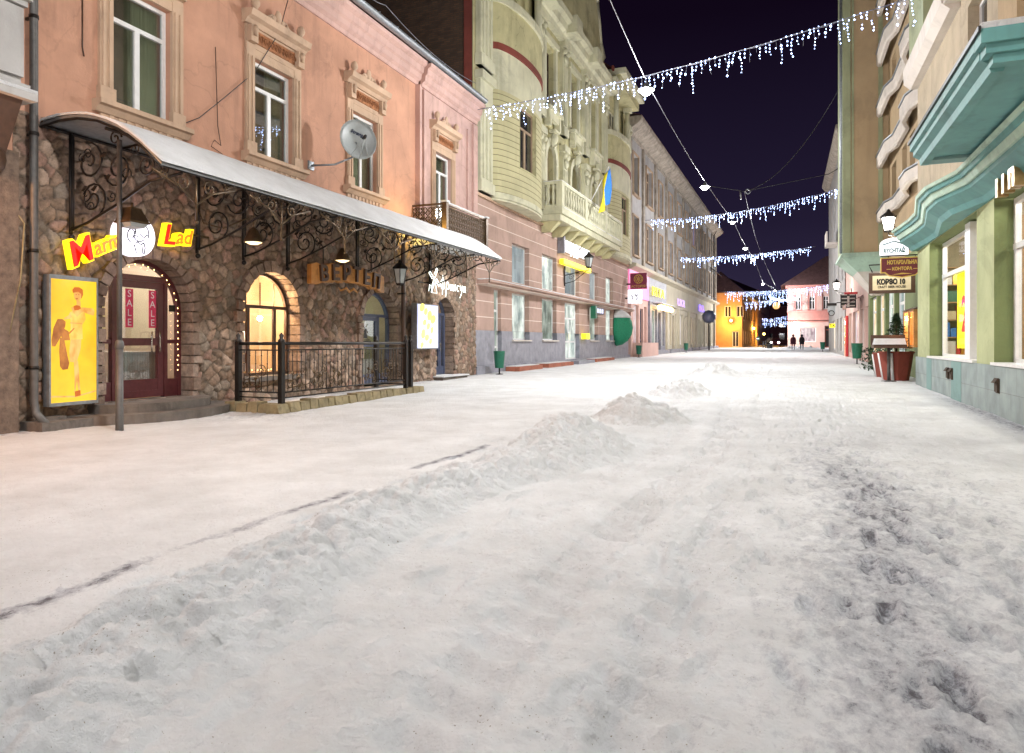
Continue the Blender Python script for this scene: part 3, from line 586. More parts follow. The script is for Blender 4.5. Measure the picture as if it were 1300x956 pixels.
def ornate(T, s0, s1, z0, z1, n, parent, head=True, sill=True):
    m = MB(T); a = .24
    for x0, x1 in ((s0-a, s0), (s1, s1+a)):
        m.box(x0, x1, n, n+.06, z0, z1+.18); m.box(x0+.04, x0+.09, n+.06, n+.085, z0+.25, z1); m.box(x1-.09, x1-.04, n+.06, n+.085, z0+.25, z1); m.box(x0-.02, x1+.02, n, n+.1, z0, z0+.24)
    m.box(s0-a, s1+a, n, n+.06, z1+.18, z1+.24); m.box(s0, s1, n, n+.05, z1, z1+.18)
    if sill:
        m.sweep([(n, z0-.19), (n+.08, z0-.19), (n+.16, z0-.1), (n+.22, z0-.08), (n+.22, z0), (n, z0)], [s0-a-.1, s1+a+.1])
        m.box(s0-a+.02, s1+a-.02, n, n+.05, z0-.34, z0-.19)
        for k in range(9): u = s0-.05+(s1-s0+.1)*k/8; m.box(u-.035, u+.035, n+.05, n+.085, z0-.33, z0-.2)
    if head:
        m.box(s0-a, s1+a, n, n+.05, z1+.24, z1+.62)
        for x in (s0-a+.0, s1+.0): m.box(x+.02, x+a-.02, n+.05, n+.17, z1+.26, z1+.6); m.tube([(x+.12, n+.16, z1+.58), (x+.12, n+.21, z1+.5), (x+.12, n+.17, z1+.38)], .05, 6)
        m.sweep([(n, z1+.62), (n+.1, z1+.62), (n+.16, z1+.7), (n+.26, z1+.74), (n+.3, z1+.86), (n, z1+.9)], [s0-a-.08, s1+a+.08])
        for x in (s0-a*.4, s1+a*.4): m.lathe([(0, 0), (.07, .02), (.04, .07), (.085, .14), (.095, .2), (.06, .28), (0, .32)], (x, n+.16, z1+.88), 10)
        c = (s0+s1)/2
        m.ball((c, n+.14, z1+1.08), .1, 0, 8, 5, (1, .5, 1.5)); 
        for k in (-1, 1):
            m.ball((c+k*.14, n+.13, z1+1.0), .08, 0, 8, 5, (1, .5, 1.1)); m.ball((c+k*.27, n+.13, z1+.95), .06, 0, 7, 5); m.tube([(c+k*.08, n+.14, z1+.92), (c+k*.22, n+.15, z1+1.04), (c+k*.36, n+.14, z1+.93)], .025, 5)
    o = m.build('window_surround', 'trim', parent)
    if head:
        r = MB(T); r.box(s0, s1, n+.05, n+.075, z1+.3, z1+.56)
        k = 0; u = s0+.06
        while u < s1-.05: r.tube([(u, n+.08, z1+.36), (u+.05, n+.095, z1+.45+(k % 2)*.03), (u+.1, n+.08, z1+.38)], .018, 5); r.ball((u+.02, n+.08, z1+.49), .025, 0, 6, 4); u += .11; k += 1
        r.build('relief_panel', 'frieze', o)
for i, (a, b, c, d) in enumerate(WIN):
    n = .12 if i == 3 else 0; mid = a+(b-a)*.5
    window(T, a, b, c, d, n-.17, house, 'white', 'oldglass', [(mid, c, d-.55)], [(d-.55, a, b)])
    ornate(T, a, b, c, d, n, house, sill=i != 3)
    k = MB(T); k.box(a-.1, b+.1, n-.5, n-.46, c-.1, d+.1); k.build('dark_room', 'room_dark', house)
    k = MB(T); u0, u1 = (mid+.02, b-.02) if i < 2 else (a+.02, b-.02); q = 40
    for j in range(q):
        f = lambda t: (u0+(u1-u0)*t, n-.30+.03*math.sin(t*38+i)+.012*math.sin(t*91))
        (x0_, n0_), (x1_, n1_) = f(j/q), f((j+1)/q)
        k.add([(x0_, n0_, c), (x1_, n1_, c), (x1_, n1_, d), (x0_, n0_, d)], [(0, 1, 2, 3)], 0, True)
    k.build('drape', 'drape', house)
# electric cables hung across the plaster
tag(MB(T).tube([(yx(216, XL), .05, zx(216, 163, XL)), (yx(250, XL), .06, zx(250, 150, XL)), (yx(285, XL), .06, zx(285, 122, XL)), (yx(321, XL), .05, zx(321, 92, XL)), (yx(350, XL), .1, zx(350, 42, XL)), (yx(354, XL), .3, 8.9)], .009, 5).build('cable', 'black'), 'thin black cable sagging across the terracotta wall between two windows', 'cable')
tag(MB(T).tube([(yx(103, XL), .03, zx(103, 0, XL)), (yx(103, XL), .03, zx(103, 60, XL)), (yx(105, XL), .03, zx(105, 72, XL))], .012, 5).build('cable', 'darkwood'), 'short dark cable hanging straight down the plaster by the widest window', 'cable')
tag(MB(T).tube([(yx(272, XL), .03, zx(272, 60, XL)), (yx(275, XL), .03, zx(275, 160, XL)), (yx(279, XL), .03, zx(279, 185, XL)), (yx(270, XL), .04, zx(270, 178, XL)), (yx(266, XL), .04, zx(266, 186, XL)), (yx(281, XL), .03, zx(281, 196, XL))], .008, 5).build('cable', 'darkwood'), 'looped cable end dangling on the plaster between the first two windows', 'cable')
# ---- boutique behind arch 1: a real room
def room(a, depth, z1, wallm, h0=.0):
    s0, s1, z0, zs = a; m = MB(T); x0, x1 = s0-.7, s1+.7; n1, n0 = -.36, -depth
    m.quad((x0, n0, z0), (x1, n0, z0), (x1, n0, z1), (x0, n0, z1)); m.quad((x0, n0, z0), (x0, n1, z0), (x0, n1, z1), (x0, n0, z1)); m.quad((x1, n0, z0), (x1, n1, z0), (x1, n1, z1), (x1, n0, z1))
    m.quad((x0, n0, z1), (x1, n0, z1), (x1, n1, z1), (x0, n1, z1)); m.quad((x0, n0, z0), (x1, n0, z0), (x1, n1, z0), (x0, n1, z0), 1)
    return m.build('room', [wallm, 'shelf'], house)
room(A1, 3.2, 3.3, 'warmwall'); room(A2, 1.7, 3.3, 'warmwall'); room(A3, 1.6, 3.0, 'warmwall'); room(A4, 1.6, 3.2, 'warmwall')
lamp('boutique_light', T((A1[0]+A1[1])/2, -1.7, 2.9), 190, (1, .86, .78), .2); lamp('window_light', T((A2[0]+A2[1])/2+.25, -.75, 2.35), 340, (1, .66, .35), .1)
lamp('tavern_light', T((A3[0]+A3[1])/2, -.9, 2.6), 30, (.9, 1, .75), .1); lamp('bistro_light', T((A4[0]+A4[1])/2, -.9, 2.8), 26, (1, .85, .7), .1)
def arch_bar(m, a, n, w, d, pad=0, k=18):
    s0, s1, z0, zs = a; c, r = (s0+s1)/2, (s1-s0)/2+pad; p = []
    for i in range(k):
        a0, a1 = PI*i/k, PI*(i+1)/k
        f = lambda R, t: (c-R*math.cos(t), zs+R*math.sin(t))
        q = [f(r-w, a0), f(r-w, a1), f(r, a1), f(r, a0)]; m.prism(q, n, n+d)
    m.box(s0-pad, s0-pad+w, n, n+d, z0, zs); m.box(s1+pad-w, s1+pad, n, n+d, z0, zs)
def arch_pane(a, n, parent, z0=None, mat='glass', pad=-.03, name='pane'):
    s0, s1, zb, zs = a; zb = zb if z0 is None else z0; c, r = (s0+s1)/2, (s1-s0)/2+pad
    poly = [(s1+pad, zb), (s1+pad, zs)]+[(c+r*math.cos(PI*i/20), zs+r*math.sin(PI*i/20)) for i in range(1, 20)]+[(s0-pad, zs), (s0-pad, zb)]
    return MB(T).prism(poly, n, n+.008).build(name, mat, parent)
# door 1: maroon glazed door with side lights
s0, s1, z0, zs = A1; W = s1-s0; d0, d1 = yx(158, XL), yx(219, XL)
m = MB(T); arch_bar(m, A1, -.3, .07, .1); ztb = 2.42
m.box(s0+.05, s1-.05, -.29, -.21, ztb-.05, ztb+.05); m.box(s0+.07, d0, -.29, -.22, z0, z0+.32); m.box(d1, s1-.07, -.29, -.22, z0, z0+.32)
m.box(d0-.07, d0, -.295, -.2, z0, ztb-.05); m.box(d1, d1+.07, -.295, -.2, z0, ztb-.05); m.box(s0+.07, d0-.07, -.29, -.22, 1.27, 1.34); m.box(d1+.07, s1-.07, -.29, -.22, 1.27, 1.34)
f = m.build('door_frame', 'maroon', house); arch_pane(A1, -.262, f, z0+.3)
m = MB(T); upvc(m, d0+.004, d1-.004, -.285, z0+.02, ztb-.055, hs=[(1.3, d0+.1, d1-.1)], w=.12, d=.07); m.box(d0+.12, d1-.12, -.28, -.22, z0+.14, z0+.34)
door = m.build('door', 'maroon', house); MB(T).box(d0+.1, d1-.1, -.256, -.25, z0+.3, ztb-.16).build('pane', 'glass', door)
m = MB(T)
for dx in (0, -.17): m.tube([(d1-.08+dx, -.21, 1.12), (d1-.16+dx, -.12, 1.13), (d1-.17+dx, -.11, 1.3), (d1-.16+dx, -.12, 1.47), (d1-.08+dx, -.21, 1.48)], .014, 6)
m.build('handle', 'chrome', door)
for sx in (.30, .78):
    c = d0+(d1-d0)*sx; st = MB(T); st.box(c-.075, c+.075, -.247, -.245, 1.55, 2.22, 0)
    for k, ch in enumerate('SALE'): st.text(ch, .17, c, 2.08-.165*k, -.2445, -.243, 1)
    st.build('sale_sticker', ['magenta', 'sheerwhite'], door)
st = MB(T); st.box(d1+.14, d1+.28, -.25, -.248, 1.86, 1.98, 0); st.build('opening_hours_sticker', ['black'], f)
def fairy(T, pts, label, st=.09, r=.011, mat='ledwarm'):
    m = MB(T); m.tube(pts, .003, 4, 0); P = [Vector(p) for p in pts]
    for i in range(len(P)-1):
        L = (P[i+1]-P[i]).length; k = max(1, int(L/st))
        for j in range(k): q = P[i].lerp(P[i+1], (j+random.random()*.6)/k); m.octa((q.x+random.uniform(-.01, .01), q.y+.01, q.z+random.uniform(-.015, .015)), r, 1)
    return tag(m.build('fairy_lights', ['black', mat]), label, 'fairy lights')
c, r = (s0+s1)/2, W/2-.1
fairy(T, [(c-r*math.cos(PI*i/18), -.18, zs+r*math.sin(PI*i/18)) for i in range(3, 19)]+[(s1-.1, -.18, z) for z in (1.6, 1.2, .8, .65)], 'warm fairy lights strung round the arch of the glazed shop door')
# steps
st = MB(T)
for k, (ex, z, rr) in enumerate(((.12, .16, 1.55), (0, .30, 1.15))):
    cc = c; poly = [(cc+rr*1.0*math.cos(PI*i/14), -.36 if i in (0, 14) else max(-.36, rr*.72*math.sin(PI*i/14)-.0)) for i in range(15)]
    st.hprism(poly, -.1, z)
tag(st.build('entrance_steps', 'stepstone'), 'two worn half round stone steps below the maroon shop door', 'steps')
# goods in boutique
def mannequin(T, s, n, z, cloth, label, h=1.55, coat=False):
    t = thing('mannequin', label, 'mannequin', T(s, n, z)); m = MB(T)
    b = .30*h/1.6
    prof = [(.17*h/1.6, .0), (.20, .12), (.16, .42), (.13, .62), (.17, .9), (.19, 1.08), (.15, 1.2), (.055, 1.26)] if coat else [(.12, .45), (.15, .6), (.12, .8), (.16, 1.02), (.17, 1.12), (.13, 1.22), (.05, 1.27)]
    m.lathe([(rr, zz*h/1.55) for rr, zz in prof], (s, n, z), 16)
    for k in (-1, 1): m.tube([(s+k*.17, n, z+1.16*h/1.55), (s+k*.23, n, z+.9*h/1.55), (s+k*.21, n+.06, z+.62*h/1.55)], [.05, .045, .035], 8)
    m.build('garment', cloth, t); q = MB(T); q.lathe([(.045, 1.24), (.04, 1.34), (.075, 1.42), (.09, 1.5), (.07, 1.6), (0, 1.64)], (s, n, z), 12); q.build('head', 'sheerwhite', t)
    q = MB(T); q.tube([(s, n, z), (s, n, z+.5)], .018, 8); q.lathe([(.17, 0), (.17, .015), (.02, .03)], (s, n, z), 16); q.build('stand', 'chrome', t); return t
mannequin(T, s0+.20, -.62, z0, 'sheerwhite', 'mannequin in a long pale coat at the edge of the glazed maroon door', 1.45, True)
mannequin(T, c-.05, -2.2, z0, 'sheerwhite', 'mannequin in a grey white dress deep inside the shop behind the maroon door', 1.5)
t = MB(T); t.box(c+.1, c+.95, -1.35, -.8, z0, z0+.78); t.box(c+.06, c+.99, -1.39, -.76, z0+.78, z0+.82); tag(t.build('shop_counter', 'whiteband'), 'white shop counter seen through the glazed maroon door', 'counter')
rk = thing('clothes_rack', 'clothes rack with dark garments against the back wall of the dress shop', 'clothes rack', T(c-.5, -3, z0)); m = MB(T)
m.tube([(c-1.2, -2.9, z0), (c-1.2, -2.9, 1.75), (c+.9, -2.9, 1.75), (c+.9, -2.9, z0)], .015, 6); m.build('rail', 'chrome', rk)
for k in range(12):
    m = MB(T); u = c-1.1+k*.165; m.frustum(u-.03, u+.03, -3.1, -2.72, .9, u-.03, u+.03, -3.0, -2.82, 1.7); m.build('garment', random.choice(['darkcloth', 'plumcloth', 'sheerwhite', 'darkcloth', 'slateblue']), rk)
# window 2: warm shop window
s0, s1, z0, zs = A2; c, r = (s0+s1)/2, (s1-s0)/2
m = MB(T); arch_bar(m, A2, -.3, .06, .07); m.box(s0+.05, s1-.05, -.295, -.235, 2.02, 2.09); m.box(s0+.42, s0+.5, -.29, -.24, z0, 2.02); m.box(s1-.46, s1-.38, -.29, -.24, z0, 2.02); m.box(s0+.05, s1-.05, -.295, -.235, z0, z0+.06)
for k in range(1, 4): m.box(s0+k*(s1-s0)/4-.008, s0+k*(s1-s0)/4+.008, -.285, -.262, 2.09, zs+.75*r)
f = m.build('shop_window', 'darkwood', house); arch_pane(A2, -.275, f, z0+.04)
MB(T).box(s0-.05, s1+.05, -.35, .16, z0-.1, z0-.005).build('sill', 'stepstone', house)
mannequin(T, c-.1, -.85, z0, 'sheerwhite', 'mannequin in white lit orange in the arched window behind the railing', 1.35)
m = MB(T); m.ball((c-.35, -.6, 1.95), .16, 0, 7, 5, (1, .6, 1)); 
for k in range(26): a = random.random()*6.3; m.octa((c-.35+.2*math.cos(a)*random.random(), -.55+random.uniform(-.1, .1), 1.95+.22*math.sin(a)), random.uniform(.03, .06))
tag(m.build('foil_star_cluster', 'ornament'), 'golden foil decoration hanging in the orange lit arched window', 'decoration')
tag(MB(T).ball((c+.3, -.55, 1.82), .055).build('spot_lamp', 'lampglow'), 'bright bare lamp inside the orange lit arched window', 'lamp')
m = MB(T); m.frustum(s0+.02, s0+.34, -.8, -.5, z0, s0+.1, s0+.26, -.75, -.55, z0+.75); m.ball((s0+.18, -.65, z0+.85), .1); tag(m.build('red_figure', 'magenta'), 'red cloth display standing low at the edge of the orange lit window', 'window display')
fairy(T, [(s0+.1+i*.1, -.4, z0+.09+.02*(i % 2)) for i in range(15)], 'warm fairy lights along the sill of the arched shop window', .06, .013)
# door 3 and 4
def plain_arch_door(a, zt, label_mat, split, lower, stickers=False):
    s0, s1, z0, zs = a; m = MB(T); arch_bar(m, a, -.3, .07, .09); m.box(s0+.05, s1-.05, -.295, -.22, zt-.04, zt+.04); m.box(split-.04, split+.04, -.29, -.22, z0, zt); m.box(split+.04, s1-.07, -.29, -.23, z0, z0+lower)
    f = m.build('door_frame', label_mat, house); arch_pane(a, -.268, f, z0+.05)
    m = MB(T); upvc(m, s0+.075, split-.045, -.285, z0+.02, zt-.045, hs=[(1.22, s0+.15, split-.12)], w=.1, d=.06); m.box(s0+.17, split-.14, -.28, -.23, z0+.1, z0+lower); d = m.build('door', label_mat, house)
    MB(T).box(s0+.16, split-.13, -.258, -.252, z0+lower, zt-.14).build('pane', 'glass', d); MB(T).tube([(split-.1, -.225, 1.0), (split-.12, -.16, 1.02), (split-.12, -.16, 1.25), (split-.1, -.225, 1.27)], .012, 6).build('handle', 'chrome', d); return f, d
f, d = plain_arch_door(A3, 2.02, 'slateblue', A3[0]+1.2, .3)
m = MB(T); cc = A3[0]+.62
for w in range(4): a = PI/4+w*PI/2; m.prism([(cc+.02*math.cos(a+1.57), 1.66+.02*math.sin(a+1.57)), (cc+.17*math.cos(a-.1), 1.66+.17*math.sin(a-.1)), (cc+.17*math.cos(a+.12), 1.66+.17*math.sin(a+.12))], -.25, -.246)
m.prism([(cc-.03, 1.66), (cc+.03, 1.66), (cc+.09, 1.4), (cc-.09, 1.4)], -.2495, -.2465); m.box(cc-.26, cc+.26, -.25, -.247, 1.3, 1.335); m.box(cc-.2, cc+.2, -.25, -.247, 1.36, 1.375); m.build('windmill_sticker', 'black', d)
plain_arch_door(A4, 2.2, 'slateblue', A4[0]+.95, .35)
m = MB(T); m.box(A4[0]-.15, A4[1]+.35, -.36, .45, -.05, .2); m.box(A4[0]-.2, A4[1]+.4, -.36, .5, .2, .235, 1); tag(m.build('doorstep', ['stepstone', 'snow']), 'snow dusted doorstep under the blue arched door', 'step')
tag(MB(T).box(A4[0]+.05, A4[0]+.55, -1.2, -1.1, 1.3, 2.0).build('picture', 'redpaint'), 'red picture hanging inside behind the blue arched door', 'picture')
# ---- awning (canopy) over the ground floor
YC0, YC1 = 6.84, 18.65
prof = []
for i in range(13):
    u = i/12; n = 2.47*u; z = 4.56+.17*math.sin(u*PI*.62)-.98*u**2.3; prof.append((n, z))
can = thing('canopy', 'long curved sheet canopy on scrolled iron brackets with snow along the stone ground floor', 'canopy', (XL, 12, 4))
p2 = [(n, z-.035) for n, z in prof][::-1]
MB(T).sweep(prof+p2, [YC0, YC1], smooth=False).build('roof_sheet', 'greymetal', can)
p3 = [(n*1.0+.0, z+.004) for n, z in prof]; p4 = [(n+(.04 if i == 12 else 0), z+.075+.025*math.sin(i*2.1)) for i, (n, z) in enumerate(prof)][::-1]
def snowcover():
    ss = list(np.arange(YC0-.02, YC1+.03, .15)); k = len(prof); vs = []; fs = []
    top = [(n, z) for n, z in prof]
    for s in ss:
        for i, (n, z) in enumerate(top): vs.append((s, n+(.035 if i == k-1 else 0), z+.004))
        for i, (n, z) in enumerate(top): vs.append((s, n+(.04 if i == k-1 else 0), z+.04+.02*mnoise.noise((s*1.3, n*2, 1))))
    w = 2*k
    for a in range(len(ss)-1):
        for i in range(k-1):
            fs.append((a*w+k+i, a*w+k+i+1, (a+1)*w+k+i+1, (a+1)*w+k+i))
        fs.append((a*w+k-1, a*w+2*k-1, (a+1)*w+2*k-1, (a+1)*w+k-1)); 
    for a in (0, len(ss)-1):
        for i in range(k-1): fs.append((a*w+i, a*w+i+1, a*w+k+i+1, a*w+k+i))
    m = MB(T); m.add(vs, fs, 0, True); m.build('snow_cover', 'snow', can)
snowcover()
m = MB(T); m.tube([(YC0, 2.42, 3.71), (YC1, 2.42, 3.71)], .018, 6); m.tube([(YC0, 1.4, 4.32), (YC1, 1.4, 4.32)], .025, 6)
m.tube([(YC0, .1, 4.5), (YC1, .1, 4.5)], .025, 6); s = YC0
while s < YC1+.01:
    m.tube([(s, n, z-.06) for n, z in prof[::2]], .02, 5); s += (YC1-YC0)/9
m.build('canopy_frame', 'iron', can)
def scroll(m, s, cn, cz, r, turns=1.6, a0=0, dirn=1, rad=.014, plane='n', k=22, mat=0):
    pts = []
    for i in range(k+1):
        t = i/k; rr = r*(1-t*.85); a = a0+dirn*t*turns*2*PI; u, w = rr*math.cos(a), rr*math.sin(a)
        pts.append((s, cn+u, cz+w) if plane == 'n' else (s+u, cn, cz+w))
    m.tube(pts, rad, 4, mat)
def bracket(s, full=True):
    m = MB(T); m.tube([(s, .14, 2.95), (s, .14, 4.5)], .032, 6); m.tube([(s, .2, 3.0), (s, .2, 4.45)], .014, 5)
    m.tube([(s, .16, 3.02), (s, .5, 3.10), (s, 1.1, 3.32), (s, 1.8, 3.62), (s, 2.42, 3.68)], .022, 6); m.ball((s, .16, 2.9), .05)
    rs = random.Random(int(s*100))
    scroll(m, s, .62, 3.45, .30, 1.7, -1.5, 1, .018); scroll(m, s, .55, 4.02, .30, 1.6, 1.8, -1, .018); scroll(m, s, 1.15, 3.86, .28, 1.6, 3.4, 1, .018); scroll(m, s, 1.1, 4.32, .13, 1.4, 0, 1); scroll(m, s, 1.72, 3.86, .17, 1.5, .6, -1); scroll(m, s, 2.1, 3.78, .10, 1.4, 2, 1)
    for k in range(9):
        n, z = rs.uniform(.3, 1.5), rs.uniform(3.3, 4.35)
        if z < 3.05+.28*n or z > 4.6-.3*n: continue
        scroll(m, s, n, z, rs.uniform(.07, .14), 1.3, rs.random()*6, rs.choice((-1, 1)), .011, k=14)
    for k in range(4):
        n, z = rs.uniform(.3, 1.0), rs.uniform(3.4, 4.1); m.add([(s-.012, n, z), (s+.012, n+.05, z+.07), (s, n+.13, z+.05), (s, n+.06, z-.03)], [(0, 1, 2, 3)])
    m.build('bracket', 'iron', can)
for px in (82, 243, 302, 358, 447, 505, 545, 588):
    sB = yx(px, XL); bracket(min(sB, YC1-.05))
# flat scroll panels hung under the front edge
def valance(s0):
    m = MB(T); n = 2.40
    m.tube([(s0-.75, n, 3.64), (s0-.3, n, 3.5), (s0, n, 3.28), (s0+.3, n, 3.5), (s0+.75, n, 3.64)], .016, 5, 0)
    for k in (-1, 1): scroll(m, s0+k*.25, n, 3.56, .12, 1.4, 1.2, k, .013, 's', mat=0); scroll(m, s0+k*.55, n, 3.6, .07, 1.3, 2, -k, .011, 's', mat=0)
    m.tube([(s0, n, 3.66), (s0, n, 3.05)], .015, 6, 0); m.ball((s0, n, 3.03), .03, 0)
    m.build('scroll_valance', 'bronze', can)
for s0 in (7.5, 9.3, 11.1, 12.9, 14.7, 16.5, 18.0): valance(s0)
# supporting post with lantern
XP, YPo = -9.07, 7.16
m = MB(); m.tube([(XP, YPo, -.05), (XP, YPo, .06), (XP, YPo, 1.25)], [.06, .055, .05], 10); m.tube([(XP, YPo, 1.25), (XP, YPo, 4.25)], .036, 10); m.lathe([(.055, 1.2), (.062, 1.24), (.055, 1.3), (.036, 1.33)], (XP, YPo, 0), 12)
m.build('post', 'pipe', can)
def lantern(name, loc, label, sc=1, cap='iron', glass='lampsoft', group=None, power=0, col=(1, .95, .85)):
    t = thing(name, label, 'lantern', loc, group); x, y, z = loc; m = MB()
    m.lathe([(0, .34*sc), (.03*sc, .32*sc), (.05*sc, .27*sc), (.17*sc, .17*sc), (.18*sc, .14*sc), (.15*sc, .13*sc)], loc, 6, smooth=False); m.lathe([(.085*sc, -.2*sc), (.10*sc, -.16*sc), (0, -.19*sc)], loc, 6, smooth=False)
    for k in range(6): a = k*PI/3; m.tube([(x+.15*sc*math.cos(a), y+.15*sc*math.sin(a), z+.14*sc), (x+.09*sc*math.cos(a), y+.09*sc*math.sin(a), z-.17*sc)], .008*sc, 4)
    m.build('cap', cap, t); g = MB(); g.lathe([(.08*sc, -.16*sc), (.135*sc, .13*sc)], loc, 6, smooth=False); g.build('glass', glass, t)
    if power: lamp('lantern_light', (loc[0], loc[1], loc[2]-.36*sc), power, col, .12*sc, t)
    return t
t = thing('wall_lantern', 'dark capped lantern on the thin post in front of the round lit emblem', 'lantern', (XP+.12, YPo+.15, 3.0))
m = MB(); cx, cy = XP+.06, YPo+.16
m.frustum(cx-.16, cx+.16, cy-.16, cy+.16, 3.08, cx-.09, cx+.09, cy-.09, cy+.09, 3.26); m.box(cx-.17, cx+.17, cy-.17, cy+.17, 3.05, 3.08); m.box(cx-.09, cx+.09, cy-.09, cy+.09, 3.26, 3.28); m.tube([(cx, cy, 3.28), (cx, cy, 3.36)], .02, 6); m.tube([(XP, YPo, 3.1), (cx, cy, 3.1)], .02, 6); m.build('cap', 'bronze', t)
g = MB(); g.frustum(cx-.11, cx+.11, cy-.11, cy+.11, 2.99, cx-.15, cx+.15, cy-.15, cy+.15, 3.048); g.build('glass', 'dishgrey', t)
def pendant(px, py, X, label):
    y, d = at_x(px, X); z = HC+(HY-py)*d/FPX; t = thing('pendant_lamp', label, 'lamp', (X, y, z), 'pendant lamps under the canopy'); m = MB()
    m.lathe([(.17, 0), (.16, .06), (.1, .2), (.05, .26), (.0, .28)], (X, y, z), 14); m.tube([(X, y, z+.26), (X, y, 4.2)], .008, 5); m.build('shade', 'bronze', t)
    MB().lathe([(0, -.035), (.07, -.03), (.13, -.005), (.15, .004)], (X, y, z), 12).build('diffuser', 'pendantglow', t); lamp('pendant_light', (X, y, z-.12), 7, (1, .72, .42), .1, t)
pendant(322, 308, -8.9, 'bell shaped pendant lamp under the canopy above the arched window'); pendant(435, 331, -8.9, 'bell shaped pendant lamp under the canopy above the carved wooden sign')
lantern('hanging_lantern', (-8.9, yx(508, -8.9), zx(508, 350, -8.9)), 'dark unlit lantern hanging under the canopy beside the brown downpipe', 1.2, 'iron', 'dishgrey')
# pipes
def downpipe(px, X, z0, z1, r, mat, label, T=T):
    t = thing('downpipe', label, 'downpipe', (X, yx(px, X), z0)); s = yx(px, X); m = MB(); m.tube([(X+.28, s, z0+.0), (X+.05, s, z0+.16), (X, s, z0+.35), (X, s, z1-.4), (X+.15, s, z1-.1), (X+.35, s, z1)], r, 10)
    m.build('tube', mat, t); b = MB(); z = z0+.8
    while z < z1-.5: b.tube([(X, s, z), (X, s, z+.05)], r*1.18, 10); b.box(X-.2, X, s-.015, s+.015, z, z+.04); z += 1.7
    b.build('clamp', 'iron', t)
downpipe(43, XL+.17, .1, 9.75, .055, 'pipe', 'long grey brown downpipe at the corner of the terracotta house')
downpipe(512, XL+.2, .15, 4.5, .06, 'darkwood', 'brown downpipe on the stone wall between the two blue arched doors')
m = MB(T); m.box(6.55, 7.35, .0, .5, -.05, .14); m.box(6.75, 7.05, .05, .3, .14, .19); tag(m.build('drain_block', 'stepstone'), 'low stone drain block at the foot of the corner downpipe', 'drain block')
tag(MB(T).tube([(6.35, .16, 3.2), (6.5, .2, 3.0), (6.45, .2, 2.2), (6.3, .18, 1.4)], .012, 5).build('cable', 'curbstone'), 'loose yellowish cable hanging at the corner beside the downpipe', 'cable')
# ---- neighbour house at the left edge
nb = thing('townhouse', 'brown plastered house with a grey carved bay corner at the edge of the street', 'house', (XL-3, 2, 0))
m = MB(TL(XL+.05)); m.wall(-9, Y0-.02, 4.0, 11); m.box(-9, Y0-.02, -8, -.01, 0, 11); m.build('wall', 'orange', nb); m = MB(TL(XL+.05)); m.box(-9, Y0-.02, 0, .14, -.1, 4.0); 
o = m.build('stone_base', 'stone', nb); at = o.data.attributes.new('stone', 'FLOAT_COLOR', 'POINT'); at.data.foreach_set('color', np.tile(np.array((.2, .145, .11, 1), np.float32), len(o.data.vertices)))
s = yx(17, XL+.5); m = MB(TL(XL)); m.box(-4, s+.1, .05, .5, 4.82, 6.0); m.box(s-.26, s+.1, .5, .56, 4.95, 5.9); m.box(s-.7, s-.34, .5, .56, 4.95, 5.9); m.box(-4, s+.16, .05, .66, 6.0, 6.1); m.box(-4, s+.13, .05, .6, 5.92, 6.0); m.box(-4, s+.15, .05, .62, 4.72, 4.84); m.box(-4, s+.2, .05, .7, 4.62, 4.72)
m.build('bay', 'grey', nb); MB(TL(XL)).box(-4, s+.2, .06, .7, 4.722, 4.77).build('snow_cover', 'snow', nb)
m = MB(TL(XL))
for k in range(4): u = s-.1-k*.5; m.frustum(u-.12, u+.12, .05, .2, 3.7, u-.16, u+.16, .05, .6, 4.62); m.ball((u, .25, 3.8), .16, 0, 8, 6, (1, .8, 1.3))
m.build('corbel', 'darkwood', nb)

t = bpy.data.objects.new('x', None); bpy.data.objects.remove(t)
# ================================================================== SIGNS AND FITTINGS ON THE TERRACOTTA HOUSE
T = TL(XL)
# poster lightbox
b0, b1, bz0, bz1 = yx(65, XL+.3), yx(127, XL+.3), .34, 2.30
t = thing('poster_lightbox', 'tall yellow lit poster of a woman in a bathing suit beside the maroon door', 'lightbox', T((b0+b1)/2, .2, bz0))
m = MB(T); m.box(b0, b1, .12, .26, bz0, bz0+.05); m.box(b0, b1, .12, .26, bz1-.06, bz1); m.box(b0, b0+.025, .12, .26, bz0+.05, bz1-.06); m.box(b1-.025, b1, .12, .26, bz0+.05, bz1-.06); m.box(b0+.03, b1-.03, .05, .12, bz0+.1, bz1-.1); m.build('frame', 'greymetal', t)
pn = MB(T).box(b0+.025, b1-.025, .20, .25, bz0+.05, bz1-.06).build('poster', 'posterlit', t)
bw, bh = b1-b0-.05, bz1-bz0-.11
P = lambda x, y: (b0+.025+bw*(x-30)/318, bz0+.05+bh*(1-(y-85)/815))     # zoomed photo pixels -> panel
poly = lambda m, pts, k, mat=0: m.prism([P(*p) for p in pts], .25, .25+.0012*k, mat)
m = MB(T)
poly(m, [(75, 350), (108, 348), (130, 365), (128, 395), (95, 470), (60, 530), (40, 528), (36, 490), (48, 410)], 1, 1)
poly(m, [(92, 470), (120, 480), (140, 580), (155, 640), (145, 680), (110, 685), (92, 660), (86, 560)], 1.3, 1); poly(m, [(100, 400), (150, 430), (160, 488), (110, 490), (92, 440)], 1.5, 1)
poly(m, [(165, 480), (238, 480), (235, 540), (205, 640), (160, 632), (155, 560)], 2, 0); poly(m, [(186, 630), (214, 628), (216, 690), (208, 760), (196, 830), (222, 842), (200, 850), (190, 838), (192, 740)], 2, 0)
poly(m, [(215, 630), (222, 700), (226, 770), (232, 830), (220, 835), (208, 760), (210, 690)], 2.3, 0); poly(m, [(192, 832), (232, 825), (234, 862), (196, 868)], 2.6, 2)
poly(m, [(160, 300), (190, 285), (240, 282), (262, 300), (270, 345), (245, 385), (248, 480), (160, 485), (165, 400)], 3, 3)
